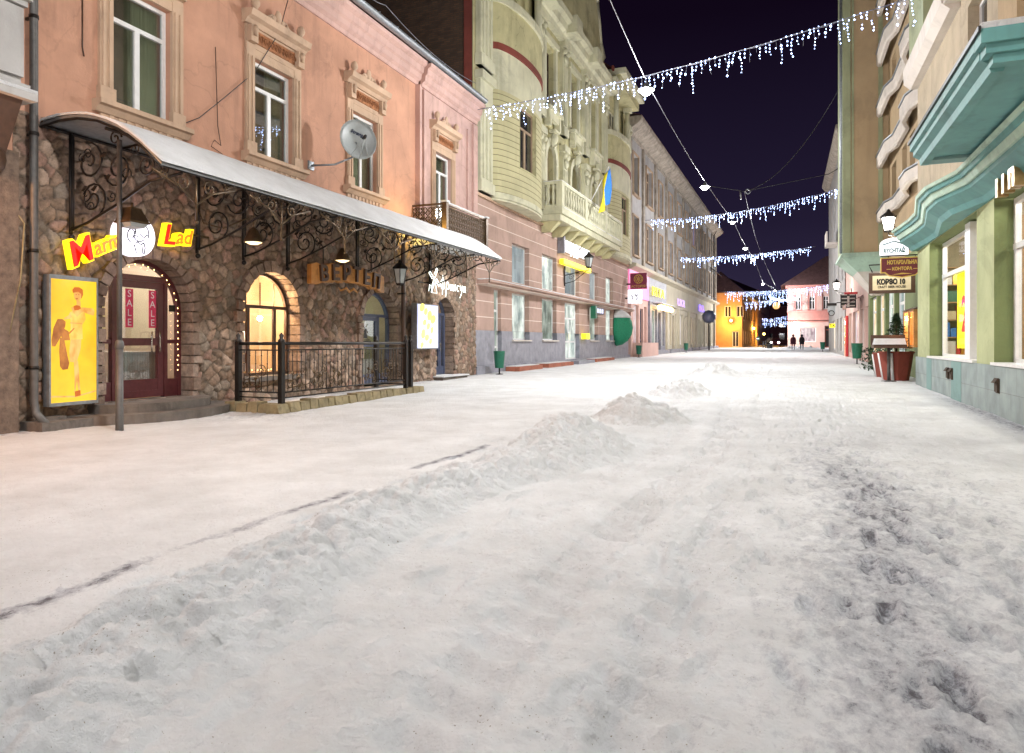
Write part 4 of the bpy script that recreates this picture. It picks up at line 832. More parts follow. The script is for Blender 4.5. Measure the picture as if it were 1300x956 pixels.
poly(m, [(168, 268), (232, 262), (258, 292), (240, 300), (208, 330), (180, 300)], 3.4, 0); poly(m, [(240, 265), (320, 268), (335, 285), (330, 318), (300, 312), (262, 300)], 3.2, 0); poly(m, [(160, 300), (172, 330), (160, 345), (120, 352), (118, 340), (148, 325)], 3.6, 0)
poly(m, [(205, 225), (232, 222), (234, 268), (206, 272)], 3.8, 0); poly(m, [(190, 160), (228, 155), (240, 180), (232, 215), (210, 228), (192, 210), (186, 185)], 4.2, 0)
poly(m, [(176, 150), (190, 132), (222, 130), (248, 145), (250, 180), (238, 205), (236, 175), (215, 160), (190, 168), (180, 172)], 4.8, 4); poly(m, [(196, 180), (206, 178), (206, 184), (197, 186)], 5, 2); poly(m, [(214, 178), (224, 178), (223, 184), (214, 184)], 5, 2); poly(m, [(196, 206), (214, 202), (212, 212), (200, 214)], 5, 2)
poly(m, [(182, 262), (200, 252), (225, 255), (236, 272), (215, 285), (190, 288)], 4.4, 2); poly(m, [(160, 368), (244, 372), (244, 380), (160, 376)], 4, 0); poly(m, [(150, 440), (188, 404), (190, 410), (156, 446)], 4, 2)
poly(m, [(30, 850), (200, 862), (348, 832), (348, 842), (200, 872), (30, 862)], .6, 0)
m.build('figure', ['posterfig', 'posterdark', 'posterline', 'postersuit', 'posterline'], pn)
# name sign: two lettered glow boxes and a round emblem
def letters(body, size, small, s, z, rot, label, adv):
    t = thing('letter_sign', label, 'shop sign', T(s, .2, z)); c_, s_ = math.cos(rot), math.sin(rot); lay = lambda u, w: (s+u*c_-w*s_, z+u*s_+w*c_)
    m = MB(T); m.text(body[0], size, *lay(0, 0), .14, .25, 0, rot, .28, .034, 'LEFT'); m.text(body[1:], small, *lay(adv, .03), .14, .248, 0, rot, .28, .034, 'LEFT'); m.build('back_panel', 'neonyellow', t)
    m = MB(T); m.text(body[0], size, *lay(0, 0), .255, .275, 0, rot, .28, .008, 'LEFT'); m.build('capital_letter', 'neonred', t)
    m = MB(T); m.text(body[1:], small, *lay(adv, .03), .255, .27, 0, rot, .28, .006, 'LEFT'); m.build('small_letters', 'neonorange', t); return t
letters('Marme', .52, .32, yx(91, XL+.25), zx(88, 339, XL+.25), .46, 'glowing yellow backed Marme lettering slanting up over the lit poster', .44)
letters('Lad', .50, .36, yx(206, XL+.25), zx(204, 309, XL+.25), .06, 'glowing yellow backed Lad lettering right of the round white emblem', .28)
ce, ze = yx(174.5, XL+.3), zx(174.5, 299, XL+.3); t = thing('round_emblem_sign', 'round white lit emblem with an ink drawn figure above the maroon door', 'shop sign', T(ce, .2, ze)); R = .345
m = MB(T); m.prism([(ce+R*math.cos(PI*i/18), ze+R*math.sin(PI*i/18)) for i in range(36)], .1, .3, 0); d = m.build('disc', 'signwhite', t)
m = MB(T)
def ink(pts, r=.011): m.tube([(ce+x*R, .302, ze+y*R) for x, y in pts], r, 4)
arcp = lambda x, y, rx, ry, a, b, k=10: [(x+rx*math.cos(a+(b-a)*i/k), y+ry*math.sin(a+(b-a)*i/k)) for i in range(k+1)]
ink(arcp(.25, .15, .38, .42, -.6, 3.4, 16)); ink(arcp(.1, -.02, .3, .25, 2.2, 5.6)); ink(arcp(-.25, -.05, .3, .35, 1.2, 4.4)); ink([(-.35, .75), (-.22, .5), (-.3, .28), (-.12, .1)]); ink([(-.1, .8), (.02, .55), (-.05, .35)]); ink(arcp(-.1, -.12, .16, .1, .5, 3.6)); ink([(.0, -.3), (-.18, -.5), (-.05, -.85)]); ink([(.35, -.3), (.42, -.55), (.36, -.85)]); ink([(.0, -.3), (.2, -.42), (.35, -.3)]); ink([(.25, -.5), (.3, -.86)]); ink([(.0, .5), (.2, .62), (.35, .5)], .012); ink([(.1, .1), (.35, -.05), (.55, .1)])
m.build('ink_drawing', 'black', d)
tag(MB(T).box(yx(240, XL+.1), yx(262, XL+.1), .12, .17, zx(250, 300, XL+.1)-.02, zx(250, 300, XL+.1)+.02).tube([(yx(243, XL), .14, zx(243, 262, XL)), (yx(243, XL), .3, zx(243, 285, XL)), (yx(258, XL), .5, zx(258, 292, XL)), (yx(275, XL), .8, zx(275, 280, XL))], .014, 5).build('wall_scroll', 'bronze'), 'thin scrolled iron bracket on the stone beside the Lad lettering', 'bracket')
# carved wooden tavern sign (px 400-492, y 345-372)
s0, s1, zc = yx(399, XL+.5), yx(491, XL+.5), 2.83
t = thing('wooden_sign', 'carved slab of wood with dark raised letters over the blue door behind the railing', 'shop sign', T((s0+s1)/2, .4, zc)); m = MB(T)
n = 16; top = [(s0+(s1-s0)*i/n, zc+.22+.10*math.sin(PI*i/n)+.035*math.sin(i*1.9)) for i in range(n+1)]; bot = [(s0+(s1-s0)*i/n, zc-.24+.16*math.sin(PI*i/n)+.03*math.sin(i*2.7+1)) for i in range(n, -1, -1)]
m.prism(top+bot, .3, .42); m.build('board', 'wood', t); m = MB(T)
for k, ch in enumerate('ВЕРТЕП'):
    u = s0+.22+(s1-s0-.44)*(k+.5)/6; m.text(ch, .48, u, zc-.15+.12*math.sin(PI*(k+.5)/6), .42, .48, 0, (.12-.05*k)*.8, 0, .014)
m.build('raised_letters', 'darkwood', t); m = MB(T)
for x in (s0+.5, s1-.5): m.tube([(x, .36, zc+.28), (x, .36, 3.5), (x, .1, 3.7)], .014, 5)
m.build('hanger', 'iron', t); m = MB(T); c = (s0+s1)/2+.05
for k in (-1, 1): m.tube([(c, .34, zc-.30), (c+k*.15, .36, zc-.22), (c+k*.35, .34, zc-.30), (c+k*.42, .33, zc-.22)], [.03, .035, .02, .006], 6)
m.build('carved_twig', 'wood', t)
# neon windmill and name (px 540-607, y 340-378)
s0, zc = yx(553, XL+.5), zx(553, 358, XL+.5); t = thing('neon_sign', 'white neon windmill and handwritten name over the narrow blue arched door', 'neon sign', T(s0, .4, zc)); m = MB(T)
for k in range(4):
    a = PI/4+.15+k*PI/2; ca, sa = math.cos(a), math.sin(a); e = lambda u, v: (s0+.0+(ca*u-sa*v), .46, zc+.1+(sa*u+ca*v))
    m.tube([e(0, 0), e(.36, 0), e(.36, .09), e(.1, .09)], .0095, 5)
m.tube([(s0-.05, .46, zc+.05), (s0-.16, .46, zc-.33), (s0+.16, .46, zc-.33), (s0+.05, .46, zc+.05)], .0095, 5); m.tube([(s0-.35, .46, zc-.3), (s0-.3, .46, zc-.1), (s0-.16, .46, zc-.16), (s0-.2, .46, zc-.33)], .009, 5); m.build('windmill', 'neonwhite', t)
m = MB(T); x = s0+.42; z = zc-.14
def stroke(pts): m.tube([(x+a*.95, .46, z+b*.95) for a, b in pts], .0095, 5)
ell = lambda cx, cz, rx, rz, a=0, b=2*PI, k=12: [(cx+rx*math.cos(a+(b-a)*i/k), cz+rz*math.sin(a+(b-a)*i/k)) for i in range(k+1)]
stroke([(.13, .42), (.10, -.22)]); stroke(ell(.12, .12, .13, .17)); x += .34
stroke([(.04, .2), (-.02, -.26)]); stroke(ell(.1, .1, .09, .12, 2.6, -2.2)); x += .27
stroke(ell(.08, .06, .08, .1)); stroke([(.17, .17), (.16, -.02), (.22, -.04)]); x += .26
stroke([(.02, .17), (.0, -.05)]); stroke([(.01, .07), (.13, .08)]); stroke([(.14, .18), (.12, -.04)]); x += .22
stroke(ell(.1, .06, .08, .1, .8, 5.4)); x += .22; stroke([(.02, .17), (.06, .02), (.15, .05)]); stroke([(.18, .18), (.12, -.1), (.0, -.25)]); x += .25; stroke(ell(.06, .06, .07, .1)); stroke([(.15, .17), (.14, -.02), (.2, -.04)])
m.build('handwritten_name', 'neonwhite', t)
MB(T).box(s0-.3, s0+2.2, .06, .1, zc-.02, zc+.01).box(s0, s0+.02, .1, .44, zc-.02, zc+.01).box(s0+1.9, s0+1.92, .1, .44, zc-.02, zc+.01).build('bracket', 'iron', t)
lamp('neon_glow', T(s0+.9, .9, zc), 26, (.93, 1, .95), .3, t)
# lemon lightbox beside the narrow door (px 532-557)
X = XL+.42; s0, s1, z0, z1 = yx(530, X), yx(557, X), zx(544, 443, X), zx(544, 386, X); t = thing('lemon_lightbox', 'pale lilac lit panel printed with lemons beside the narrow blue arched door', 'lightbox', T(s0, .35, z0)); MB(T).box(s0, s1, .22, .40, z0, z1).build('case', 'greymetal', t)
pn = MB(T).box(s0+.03, s1-.03, .40, .412, z0+.03, z1-.03).build('lit_panel', 'lemonlit', t); m = MB(T); rs = random.Random(4)
for k in range(11):
    u, v, a, r = s0+.12+(s1-s0-.24)*(.15+.7*((k*37) % 10)/10), z0+.12+(z1-z0-.24)*k/10, rs.uniform(.3, 1.1), rs.uniform(.08, .13)
    m.prism([(u+r*math.cos(w)*math.cos(a)*1.35-r*math.sin(w)*math.sin(a), v+r*math.cos(w)*math.sin(a)*1.35+r*math.sin(w)*math.cos(a)) for w in [PI*i/7 for i in range(14)]], .412, .415+.001*k)
m.build('lemon_print', 'lemon', pn)
lamp('panel_glow', T((s0+s1)/2, 1.0, (z0+z1)/2), 6, (.9, .9, 1), .3, t)
# satellite dish (centre px 455,177)
Xd = XL+.95; sd, zd = yx(455, Xd), zx(455, 177, Xd); t = thing('satellite_dish', 'round grey satellite dish on an arm in front of the third upper window', 'satellite dish', (Xd, sd, zd)); v = Vector((.80, -.58, .16)).normalized(); a = v.cross(Vector((0, 0, 1))).normalized(); b = a.cross(v)*-1
if b.z < 0: b = -b
if a.y < 0: a = -a
Rd = .46; m = MB(); vs = []; fs = []; c0 = Vector((Xd, sd, zd))
def dp(r, w, off=0): return tuple(c0+a*(r*.95*math.cos(w))+b*(r*1.05*math.sin(w))+v*(.16*(r/Rd)**2*1.0-.16+off))
for lay in (0, -.015):
    o = len(vs)
    for i in range(7):
        for j in range(28): vs.append(dp(Rd*i/6 if i else .001, 2*PI*j/28, lay))
    for i in range(6):
        for j in range(28): fs.append((o+i*28+j, o+i*28+(j+1) % 28, o+(i+1)*28+(j+1) % 28, o+(i+1)*28+j))
for j in range(28): fs.append((6*28+j, 6*28+(j+1) % 28, 7*28+6*28+(j+1) % 28, 7*28+6*28+j))
m.add(vs, fs, 0, True); m.tube([dp(Rd, 2*PI*j/28, .003) for j in range(28)], .011, 5, 0, True); dd = m.build('reflector', 'dishgrey', t)
m = MB(); bot = Vector(dp(Rd, -PI/2)); lnb = c0+v*.42-b*.12; m.tube([tuple(bot), tuple(lnb)], .013, 6); m.tube([dp(Rd, -PI/2-.5), tuple(lnb)], .007, 5); m.tube([dp(Rd, -PI/2+.5), tuple(lnb)], .007, 5); m.build('feed_arm', 'dishgrey', t)
m = MB(); m.tube([tuple(lnb+v*.06), tuple(lnb-v*.08)], [.035, .05], 8); m.build('feed_horn', 'black', t)
m = MB(); m.tube([tuple(c0-v*.15), tuple(c0-v*.25-Vector((0, 0, .3))), (XL+.5, sd-.3, zd-.62), (XL, sd-.55, zd-.66)], .024, 7); m.box(XL, XL+.03, sd-.65, sd-.45, zd-.76, zd-.56); m.build('mount', 'greymetal', t)
m = MB(lambda s, n, z: tuple(c0+a*s+b*z+v*n)); m.text('Strong', .115, 0.0, .17, -.125, -.085, 0, -.3, .1, 0); m.build('maker_lettering', 'slateblue', dd)
# little corner balcony with pierced panels (px 538-620, y 258-305)
Xb = -9.2; s0, s1 = yx(566, Xb), yx(619, Xb); zt, zb = zx(566, 256, Xb), zx(566, 256, Xb)-1.02
t = thing('balcony', 'small balcony with pierced bronze panels above the end of the canopy', 'balcony', ((XL+Xb)/2, s0, zb)); m = MB(); m.box(XL, Xb, s0, s1, zb-.14, zb); m.box(XL, Xb+.04, s0-.04, s1+.04, zb-.2, zb-.14); m.build('slab', 'grey', t); m = MB()
for x, y in ((Xb-.05, s0+.07), (Xb-.05, s1-.07)): m.box(x-.07, x+.07, y-.07, y+.07, zb, zt); m.box(x-.1, x+.1, y-.1, y+.1, zt, zt+.05, 1)
m.box(Xb-.08, Xb-.02, s0+.14, s1-.14, zt-.06, zt-.01); m.box(XL, Xb-.12, s0+.04, s0+.1, zt-.06, zt-.01); m.box(XL, Xb-.12, s1-.1, s1-.04, zt-.06, zt-.01); m.box(Xb-.08, Xb-.02, s0+.14, s1-.14, zb+.02, zb+.07); m.box(XL, Xb-.12, s0+.04, s0+.1, zb+.02, zb+.07)
m.box(Xb-.08, Xb-.02, s0+.14, s1-.14, zt-.01, zt+.03, 1); m.build('rail', ['bronze', 'snow'], t)
def lace(u0, u1, z0, z1, f, name='pierced_panel'):
    m = MB(); r = .085; y = u0+r
    while y < u1-.02:
        z = z0+r
        while z < z1-.02:
            m.tube([f(y+r*.85*math.cos(2*PI*i/10), z+r*.85*math.sin(2*PI*i/10)) for i in range(10)], .017, 4, 0, True)
            for w in range(4): q = PI/4+w*PI/2; m.tube([f(y+.02*math.cos(q), z+.02*math.sin(q)), f(y+r*1.25*math.cos(q), z+r*1.25*math.sin(q))], .014, 4)
            z += 2*r
        y += 2*r
    m.build(name, 'bronze', t)
lace(s0+.14, s1-.14, zb+.07, zt-.06, lambda u, z: (Xb-.05, u, z)); lace(XL, Xb-.12, zb+.07, zt-.06, lambda u, z: (u, s0+.07, z))
lamp('emblem_light', T(ce, .75, ze-.15), 14, (.85, .78, 1), .25); lamp('balcony_uplight', (XL+.3, s0-.5, zb+.1), 40, (1, .72, .22), .08, t); lamp('canopy_uplight', (XL+.7, yx(505, XL), 4.75), 24, (1, .66, .18), .08)
# rubble of the fire wall behind, railing round the basement stair
Xr = -8.5; ya, yb = 9.95, 14.35; zt = 1.28
t = thing('iron_railing', 'ornate wrought iron railing round the basement stair on a stone kerb', 'railing', (Xr, 12, .2))
def post(x, y): 
    m = MB(); m.box(x-.045, x+.045, y-.045, y+.045, .16, 1.3); m.lathe([(.06, 1.3), (.065, 1.33), (.03, 1.36), (.045, 1.42), (.0, 1.47)], (x, y, 0), 8); m.build('post', 'iron', t)
for x, y in ((Xr, ya), (Xr, yb-.05), (Xr, yb+.18), (-9.5, ya), (Xr-.9, yb+.05)): post(x, y)
def railrun(p0, p1, fill=True):
    x0, y0 = p0; x1, y1 = p1; L = math.hypot(x1-x0, y1-y0); at = lambda u: (x0+(x1-x0)*u/L, y0+(y1-y0)*u/L)
    m = MB(); P = lambda u, z: (*at(u), z); m.tube([P(0, 1.27), P(L, 1.27)], .032, 6); m.tube([P(0, 1.15), P(L, 1.15)], .014, 5); m.tube([P(0, .38), P(L, .38)], .016, 5); m.tube([P(0, .28), P(L, .28)], .014, 5); m.build('handrail', 'iron', t)
    nb = int(L/.125)
    for i in range(1, nb):
        b = MB(); u = L*i/nb; b.tube([P(u, .38), P(u, 1.15)], .0085, 5); b.octa(P(u, .9 if i % 2 else 1.05), .02); b.build('baluster', 'iron', t)
    m = MB(); rs = random.Random(int(L*10))
    def sc(u, z, r, a0, d, turns=1.5):
        pts = []
        for i in range(20): tt = i/19; rr = r*(1-tt*.85); a = a0+d*tt*turns*2*PI; pts.append(P(min(max(u+rr*math.cos(a), .02), L-.02), z+rr*math.sin(a)))
        m.tube(pts, .011, 4)
    u = .35
    while u < L-.25:
        if L > 2 and .38*L < u < .62*L: u += .3; continue
        sc(u, .58, .17, -1.2, 1); sc(u+.2, .76, .12, 2, -1); sc(u-.16, .52, .10, 0, 1); sc(u+.12, .47, .08, 1, -1); m.octa(P(u+.06, .64), .05); m.octa(P(u-.1, .72), .035); u += .62
    m.tube([P(.1, .45), P(.7, .5), P(1.1, .72) if L > 1.3 else P(L-.05, .6)], .012, 4); m.build('scrollwork', 'bronze', t)
railrun((Xr, ya+.05), (Xr, yb-.1)); railrun((-9.5, ya), (Xr-.05, ya)); railrun((Xr-.05, yb+.05), (Xr-.9, yb+.05))
m = MB(); y = ya-.25; rs = random.Random(2)
while y < yb+.4:
    w = rs.uniform(.2, .32); m.frustum(Xr-.14, Xr+.16+rs.uniform(-.02, .03), y, y+w-.015, -.05, Xr-.12, Xr+.12+rs.uniform(-.02, .03), y+.015, y+w-.03, .20+rs.uniform(-.02, .02)); y += w
x = Xr-.16
while x > -9.6: w = rs.uniform(.2, .3); m.frustum(x-w+.015, x, ya-.2, ya+.12, -.05, x-w+.03, x-.015, ya-.17, ya+.1, .19+rs.uniform(-.02, .02)); x -= w
tag(m.build('stone_kerb', 'curbstone'), 'low yellowish stone kerb under the wrought iron railing', 'kerb')
struct(MB().quad((XL+.1, 10.3, .02), (Xr-.2, 10.3, .02), (Xr-.2, 14.2, .02), (XL+.1, 14.2, .02)).build('paving', 'paver'))

# ================================================================== BANK (green-cream, three storeys)
YB0, YB1 = 22.02, 47.4
bank = thing('bank_building', 'ornate cream green bank building with round bays, a stone balcony and rusticated ground floor', 'building', (XL-6, 35, 0))
lo = [(yx(a, XL), yx(b, XL)) for a, b in ((650, 671.5), (688, 706.5), (717, 735), (748.5, 759), (769, 778))]
dr = (yx(627, XL), yx(636, XL))
ops = [(a, b, 3.72, 5.32) for a, b in lo]+[(a, b, 1.38, 3.3) for i, (a, b) in enumerate(lo) if i != 2]+[(lo[2][0], lo[2][1], .38, 3.3), (dr[0], dr[1], .2, 3.3)]
MB(T).wall(YB0, YB1, 1.72, 6.55, ops, depth=.3).build('rusticated_wall', 'bankstone', bank)
po = [(a, b, 1.38, 1.72) for i, (a, b) in enumerate(lo) if i != 2]+[(lo[2][0], lo[2][1], .38, 1.72), (dr[0], dr[1], .2, 1.72)]
m = MB(T); m.wall(YB0, YB1, .0, 1.72, po, n=.03, depth=.33); m.box(YB0, YB1, .03, .16, -.1, .42); m.build('granite_plinth', 'granite', bank)
m = MB(T); m.box(yx(622, XL+.5), YB1-.1, .002, .5, 3.46, 3.54); m.box(yx(622, XL+.5), YB1-.1, .002, .42, 3.38, 3.46); m.build('ledge', 'bankstone', bank)
MB(T).box(yx(622, XL+.5), YB1-.1, .01, .5, 3.543, 3.575).build('ledge_snow', 'snow', bank)
for i, (a, b) in enumerate(lo):
    window(T, a, b, 3.72, 5.32, -.26, bank, 'white', ('paneBlue', 'paneCool', 'paneBlue', 'paneBlue', 'paneCool')[i], w=.06)
    if i == 2: continue
    f = window(T, a, b, 1.38, 3.3, -.26, bank, 'white', ('paneCool', 'paneMid', 0, 'paneMid', 'paneCool')[i], w=.06)
    MB(T).box(a-.08, b+.08, -.02, .12, 1.32, 1.375).build('sill', 'whiteband', bank)
a, b = lo[2]; f = window(T, a, b, .4, 3.3, -.26, bank, 'white', 'paneCool', [((a+b)/2, .4, 2.5)], [(2.5, a, b), (1.3, a, b)], .07, fname='door')
a, b = dr; f = window(T, a, b, .22, 3.3, -.2, bank, 'white', 'paneMid', [], [(2.5, a, b), (1.1, a, b)], .08, fname='door')
MB(T).box(YB0-.02, YB1, -.0, .1, 6.55, 6.66).build('string_course', 'trim', bank)
for px in (639, 669, 681, 711): pass
# upper floors
MIDA, MIDB = yx(682, XL), yx(766, XL)
c3 = [yx(697, XL), yx(727.5, XL), yx(752, XL)]; ww = .75
f1 = [(c-ww*.8, c+ww*.8, 7.4, 10.4) for c in c3]; f2 = [(c-ww*.85, c+ww*.85, 12.0, 15.0) for c in c3]
m = MB(T); m.wall(MIDA-.2, MIDB+.2, 6.66, 16.3, f1+f2, depth=.35); m.build('centre_wall', 'bank', bank)
m = MB(T)
for i, (a, b, z0, z1) in enumerate(f1+f2): window(T, a, b, z0, z1, -.3, bank, 'tanw' if i < 3 else 'darkwood', 'darkglass', [((a+b)/2, z0, z1-.9)], [(z1-.9, a, b)], .09)
pil = [MIDA+.1, (c3[0]+c3[1])/2, (c3[1]+c3[2])/2, MIDB-.1]
def pilaster(s, z0, z1, cap, w=.34, n=.0):
    m = MB(T); m.box(s-w, s+w, n, n+.2, z0, z1)
    for k in (-.2, 0, .2): m.box(s+k*w/.34-.05, s+k*w/.34+.05, n+.2, n+.245, z0+.5, z1-1.2)
    m.box(s-w-.06, s+w+.06, n, n+.27, z0, z0+.4); m.box(s-w-.08, s+w+.08, n, n+.32, z1-.3, z1)
    if cap:
        for k in (-1, 1): m.ball((s+k*w*.7, n+.24, z1-.5), .15, 0, 8, 5); m.tube([(s+k*.08, n+.22, z1-1.1), (s+k*.26, n+.26, z1-.85), (s+k*.16, n+.25, z1-.65)], .05, 5)
        m.ball((s, n+.24, z1-.85), .13, 0, 8, 5, (1, .7, 1.6))
    m.build('pilaster', 'banklight', bank)
for s in pil: pilaster(s, 7.2, 10.9, True); pilaster(s, 11.4, 16.0, True)
pilaster(YB0+.75, 6.7, 11.0, False, .55); pilaster(YB0+.75, 11.2, 16.2, True, .55); pilaster(YB1-.6, 6.7, 16.2, True, .5)
for c in c3:   # arched hoods with a mask keystone
    m = MB(T)
    for i in range(14):
        a0, a1 = PI*i/14, PI*(i+1)/14; g = lambda r, a: (c-r*math.cos(a), 9.7+r*math.sin(a)*1.15); m.prism([g(.66, a0), g(.66, a1), g(.95, a1), g(.95, a0)], .002, .16)
    m.box(c-.95, c-.66, .002, .15, 7.3, 9.7); m.box(c+.66, c+.95, .002, .15, 7.3, 9.7); m.ball((c, .25, 10.75), .2, 0, 10, 7, (.9, 1, 1.4)); m.box(c-.3, c+.3, .1, .42, 11.0, 11.12); m.tube([(c-.28, .3, 10.9), (c-.32, .25, 10.5), (c-.12, .2, 10.35)], .05, 5); m.tube([(c+.28, .3, 10.9), (c+.32, .25, 10.5), (c+.12, .2, 10.35)], .05, 5)
    m.build('arched_hood', 'banklight', bank)
    m = MB(T); m.box(c-.95, c-.66, .002, .12, 11.9, 15.2); m.box(c+.66, c+.95, .002, .12, 11.9, 15.2); m.box(c-1, c+1, .002, .2, 15.2, 15.45); m.box(c-.85, c+.85, .1, .3, 11.55, 11.95); m.box(c-1, c+1, .002, .42, 11.9, 12.05); m.box(c-.8, c-.6, .05, .34, 11.2, 11.9); m.box(c+.6, c+.8, .05, .34, 11.2, 11.9); m.build('window_surround', 'banklight', bank)
m = MB(T); m.sweep([(0, 15.95), (.25, 15.95), (.3, 16.2), (.45, 16.3), (.5, 16.6), (.7, 16.7), (.75, 16.95), (0, 17.0)], [MIDA-.3, MIDB+.3])
for s in pil: m.box(s-.5, s+.5, .3, .95, 16.25, 17.05)
m.build('cornice', 'banklight', bank)
# attic gable
g = []
L0, L1 = MIDA-.2, MIDB+.4; cc = (L0+L1)/2
g = [(L0, 17.0), (L1, 17.0), (L1, 18.6), (L1-.8, 19.2), (L1-1.6, 21.3), (L1-3.2, 23.6), (cc, 25.2), (L0+3.2, 23.6), (L0+1.6, 21.3), (L0+.8, 19.2), (L0, 18.6)]
MB(T).prism(g, -.5, -.05).build('gable', 'bank', bank)
m = MB(T)
for i in range(2, len(g)-1): (a, b), (c_, d_) = g[i], g[i+1]; m.tube([(a, -.25, b), (c_, -.25, d_)], .3, 6)
m.build('gable_coping', 'banklight', bank)
def bow(s0, s1, name_suffix, red):
    c, h = (s0+s1)/2, (s1-s0)/2; sag = .72; NS = 24
    def pt(u, extra=0): x = -1+2*u; return (c+h*x*(1+extra*.15), (sag+extra)*max(0, 1-x*x)**.5*1.0+.0*extra if abs(x) < 1 else 0)
    def strip(z0, z1, mat, nm, extra=0, skip=None, u0=0, u1=1):
        m = MB(T); S = [u0+(u1-u0)*i/NS for i in range(NS+1)]
        Z = [z0, z1] if skip is None else [z0, skip[2], skip[3], z1]
        for i in range(NS):
            for j in range(len(Z)-1):
                um = (S[i]+S[i+1])/2
                if skip and j == 1 and skip[0] < um < skip[1]: continue
                a, b = pt(S[i], extra), pt(S[i+1], extra); m.quad((*a, Z[j]), (*b, Z[j]), (*b, Z[j+1]), (*a, Z[j+1]))
            if extra: a, b = pt(S[i], extra), pt(S[i+1], extra); a0, b0 = pt(S[i]), pt(S[i+1]); m.quad((*a, z0), (*b, z0), (*b0, z0), (*a0, z0)); m.quad((*a, z1), (*b, z1), (*b0, z1), (*a0, z1))
        m.build(nm, mat, bank)
    sk = (.30, .62, 8.1, 10.6); strip(6.66, 10.75, 'bankrust', 'bow_wall', 0, sk); strip(10.75, 12.25, 'banklight', 'bow_panel'); strip(12.25, 12.5, 'redtrim', 'red_band', .07); strip(12.5, 14.0, 'bank', 'loggia_parapet', .02); strip(14.0, 14.3, 'banklight', 'parapet_cap', .12); strip(6.68, 6.9, 'banklight', 'bow_base', .05); MB(T).hprism([pt(i/NS) for i in range(NS+1)], 6.60, 6.679).build('bow_soffit', 'banklight', bank)
    a, b = pt(sk[0]), pt(sk[1]); m = MB(T); f = m.add([(*a, sk[2]), (*b, sk[2]), (*b, sk[3]), (*a, sk[3])], [(0, 1, 2, 3)]); 
    ins = lambda p, d: (p[0], p[1]-d); a, b = ins(a, .22), ins(b, .22)
    m = MB(T); lerp = lambda t: (a[0]+(b[0]-a[0])*t, a[1]+(b[1]-a[1])*t)
    for t0, t1, q0, q1 in ((0, .06, sk[2], sk[3]), (.94, 1, sk[2], sk[3]), (.46, .54, sk[2], sk[3]-.8), (0, 1, sk[3]-.86, sk[3]-.78), (0, 1, sk[2], sk[2]+.08), (0, 1, sk[3]-.08, sk[3])):
        p, q = lerp(t0), lerp(t1); m.add([(*p, q0), (*q, q0), (*q, q1), (*p, q1), (p[0], p[1]+.07, q0), (q[0], q[1]+.07, q0), (q[0], q[1]+.07, q1), (p[0], p[1]+.07, q1)], [(0, 1, 2, 3), (4, 5, 6, 7), (0, 1, 5, 4), (2, 3, 7, 6), (0, 3, 7, 4), (1, 2, 6, 5)])
    w = m.build('bow_window', 'tanw', bank); p, q = lerp(.02), lerp(.98); MB(T).add([(p[0], p[1]+.03, sk[2]), (q[0], q[1]+.03, sk[2]), (q[0], q[1]+.03, sk[3]), (p[0], p[1]+.03, sk[3])], [(0, 1, 2, 3)]).build('pane', 'darkglass', w)
    m = MB(T)
    for u in (sk[0], sk[1]): p = pt(u); m.quad((*p, sk[2]), (p[0], p[1]-.3, sk[2]), (p[0], p[1]-.3, sk[3]), (*p, sk[3]))
    m.hprism([pt(sk[0]+(sk[1]-sk[0])*i/6, .03) for i in range(7)]+[(b[0], b[1]), (a[0], a[1])], sk[2]-.06, sk[2]-.0); m.hprism([pt(sk[0]+(sk[1]-sk[0])*i/6) for i in range(7)]+[(b[0], b[1]), (a[0], a[1])], sk[3], sk[3]+.03); m.build('window_reveal', 'bank', bank)
    m = MB(T); m.hprism([pt(i/NS) for i in range(NS+1)], 12.3, 12.45); m.build('loggia_floor', 'bank', bank)
    m = MB(T); m.wall(s0, s1, 12.3, 17, [(c-1.0, c+.8, 13.2, 16.2)], n=-.2, depth=.2); m.box(s0, s1, -.2, .95, 17, 17.5); m.build('loggia_wall', 'bank', bank)
    window(T, c-1.0, c+.8, 13.2, 16.2, -.38, bank, 'banklight', 'darkglass', [(c-.4, 13.2, 16.2), (c+.2, 13.2, 16.2)], [(15.2, c-1, c+.8)], .1)
    for u in (.2, .86): x, n = pt(u); m = MB(T); m.tube([(x, n-.15, 14.2), (x, n-.15, 16.9)], .16, 10); m.box(x-.24, x+.24, n-.4, n+.1, 16.7, 17); m.build('column', 'banklight', bank)
    MB(T).box(s0-.1, s1+.1, -.3, 1.3, 17.5, 17.85).build('loggia_cornice', 'banklight', bank)
bow(yx(620, XL), yx(681, XL), 'a', True); bow(yx(768, XL), YB1-.9, 'b', True)
m = MB(T); m.wall(YB0, yx(620, XL)+.3, 6.6, 18, [], n=-.02); m.wall(yx(620, XL), yx(683, XL), 6.6, 18, [], n=-.9); m.wall(MIDB, YB1, 6.6, 18, [], n=-.9); m.wall(YB1-1.4, YB1, 6.6, 17, [], n=-.02); m.build('recess_wall', 'bank', bank)
MB(T).add([(MIDB, .5, 17.85), (YB1, .5, 17.85), (YB1, -2.4, 20.2), (MIDB, -2.4, 20.2)], [(0, 1, 2, 3)]).box(MIDB, YB1, .5, .62, 17.7, 17.95).tube([(MIDB+.3, -2.3, 20.25), (YB1, -2.3, 20.25)], .12, 6).build('red_roof', 'redtrim', bank)
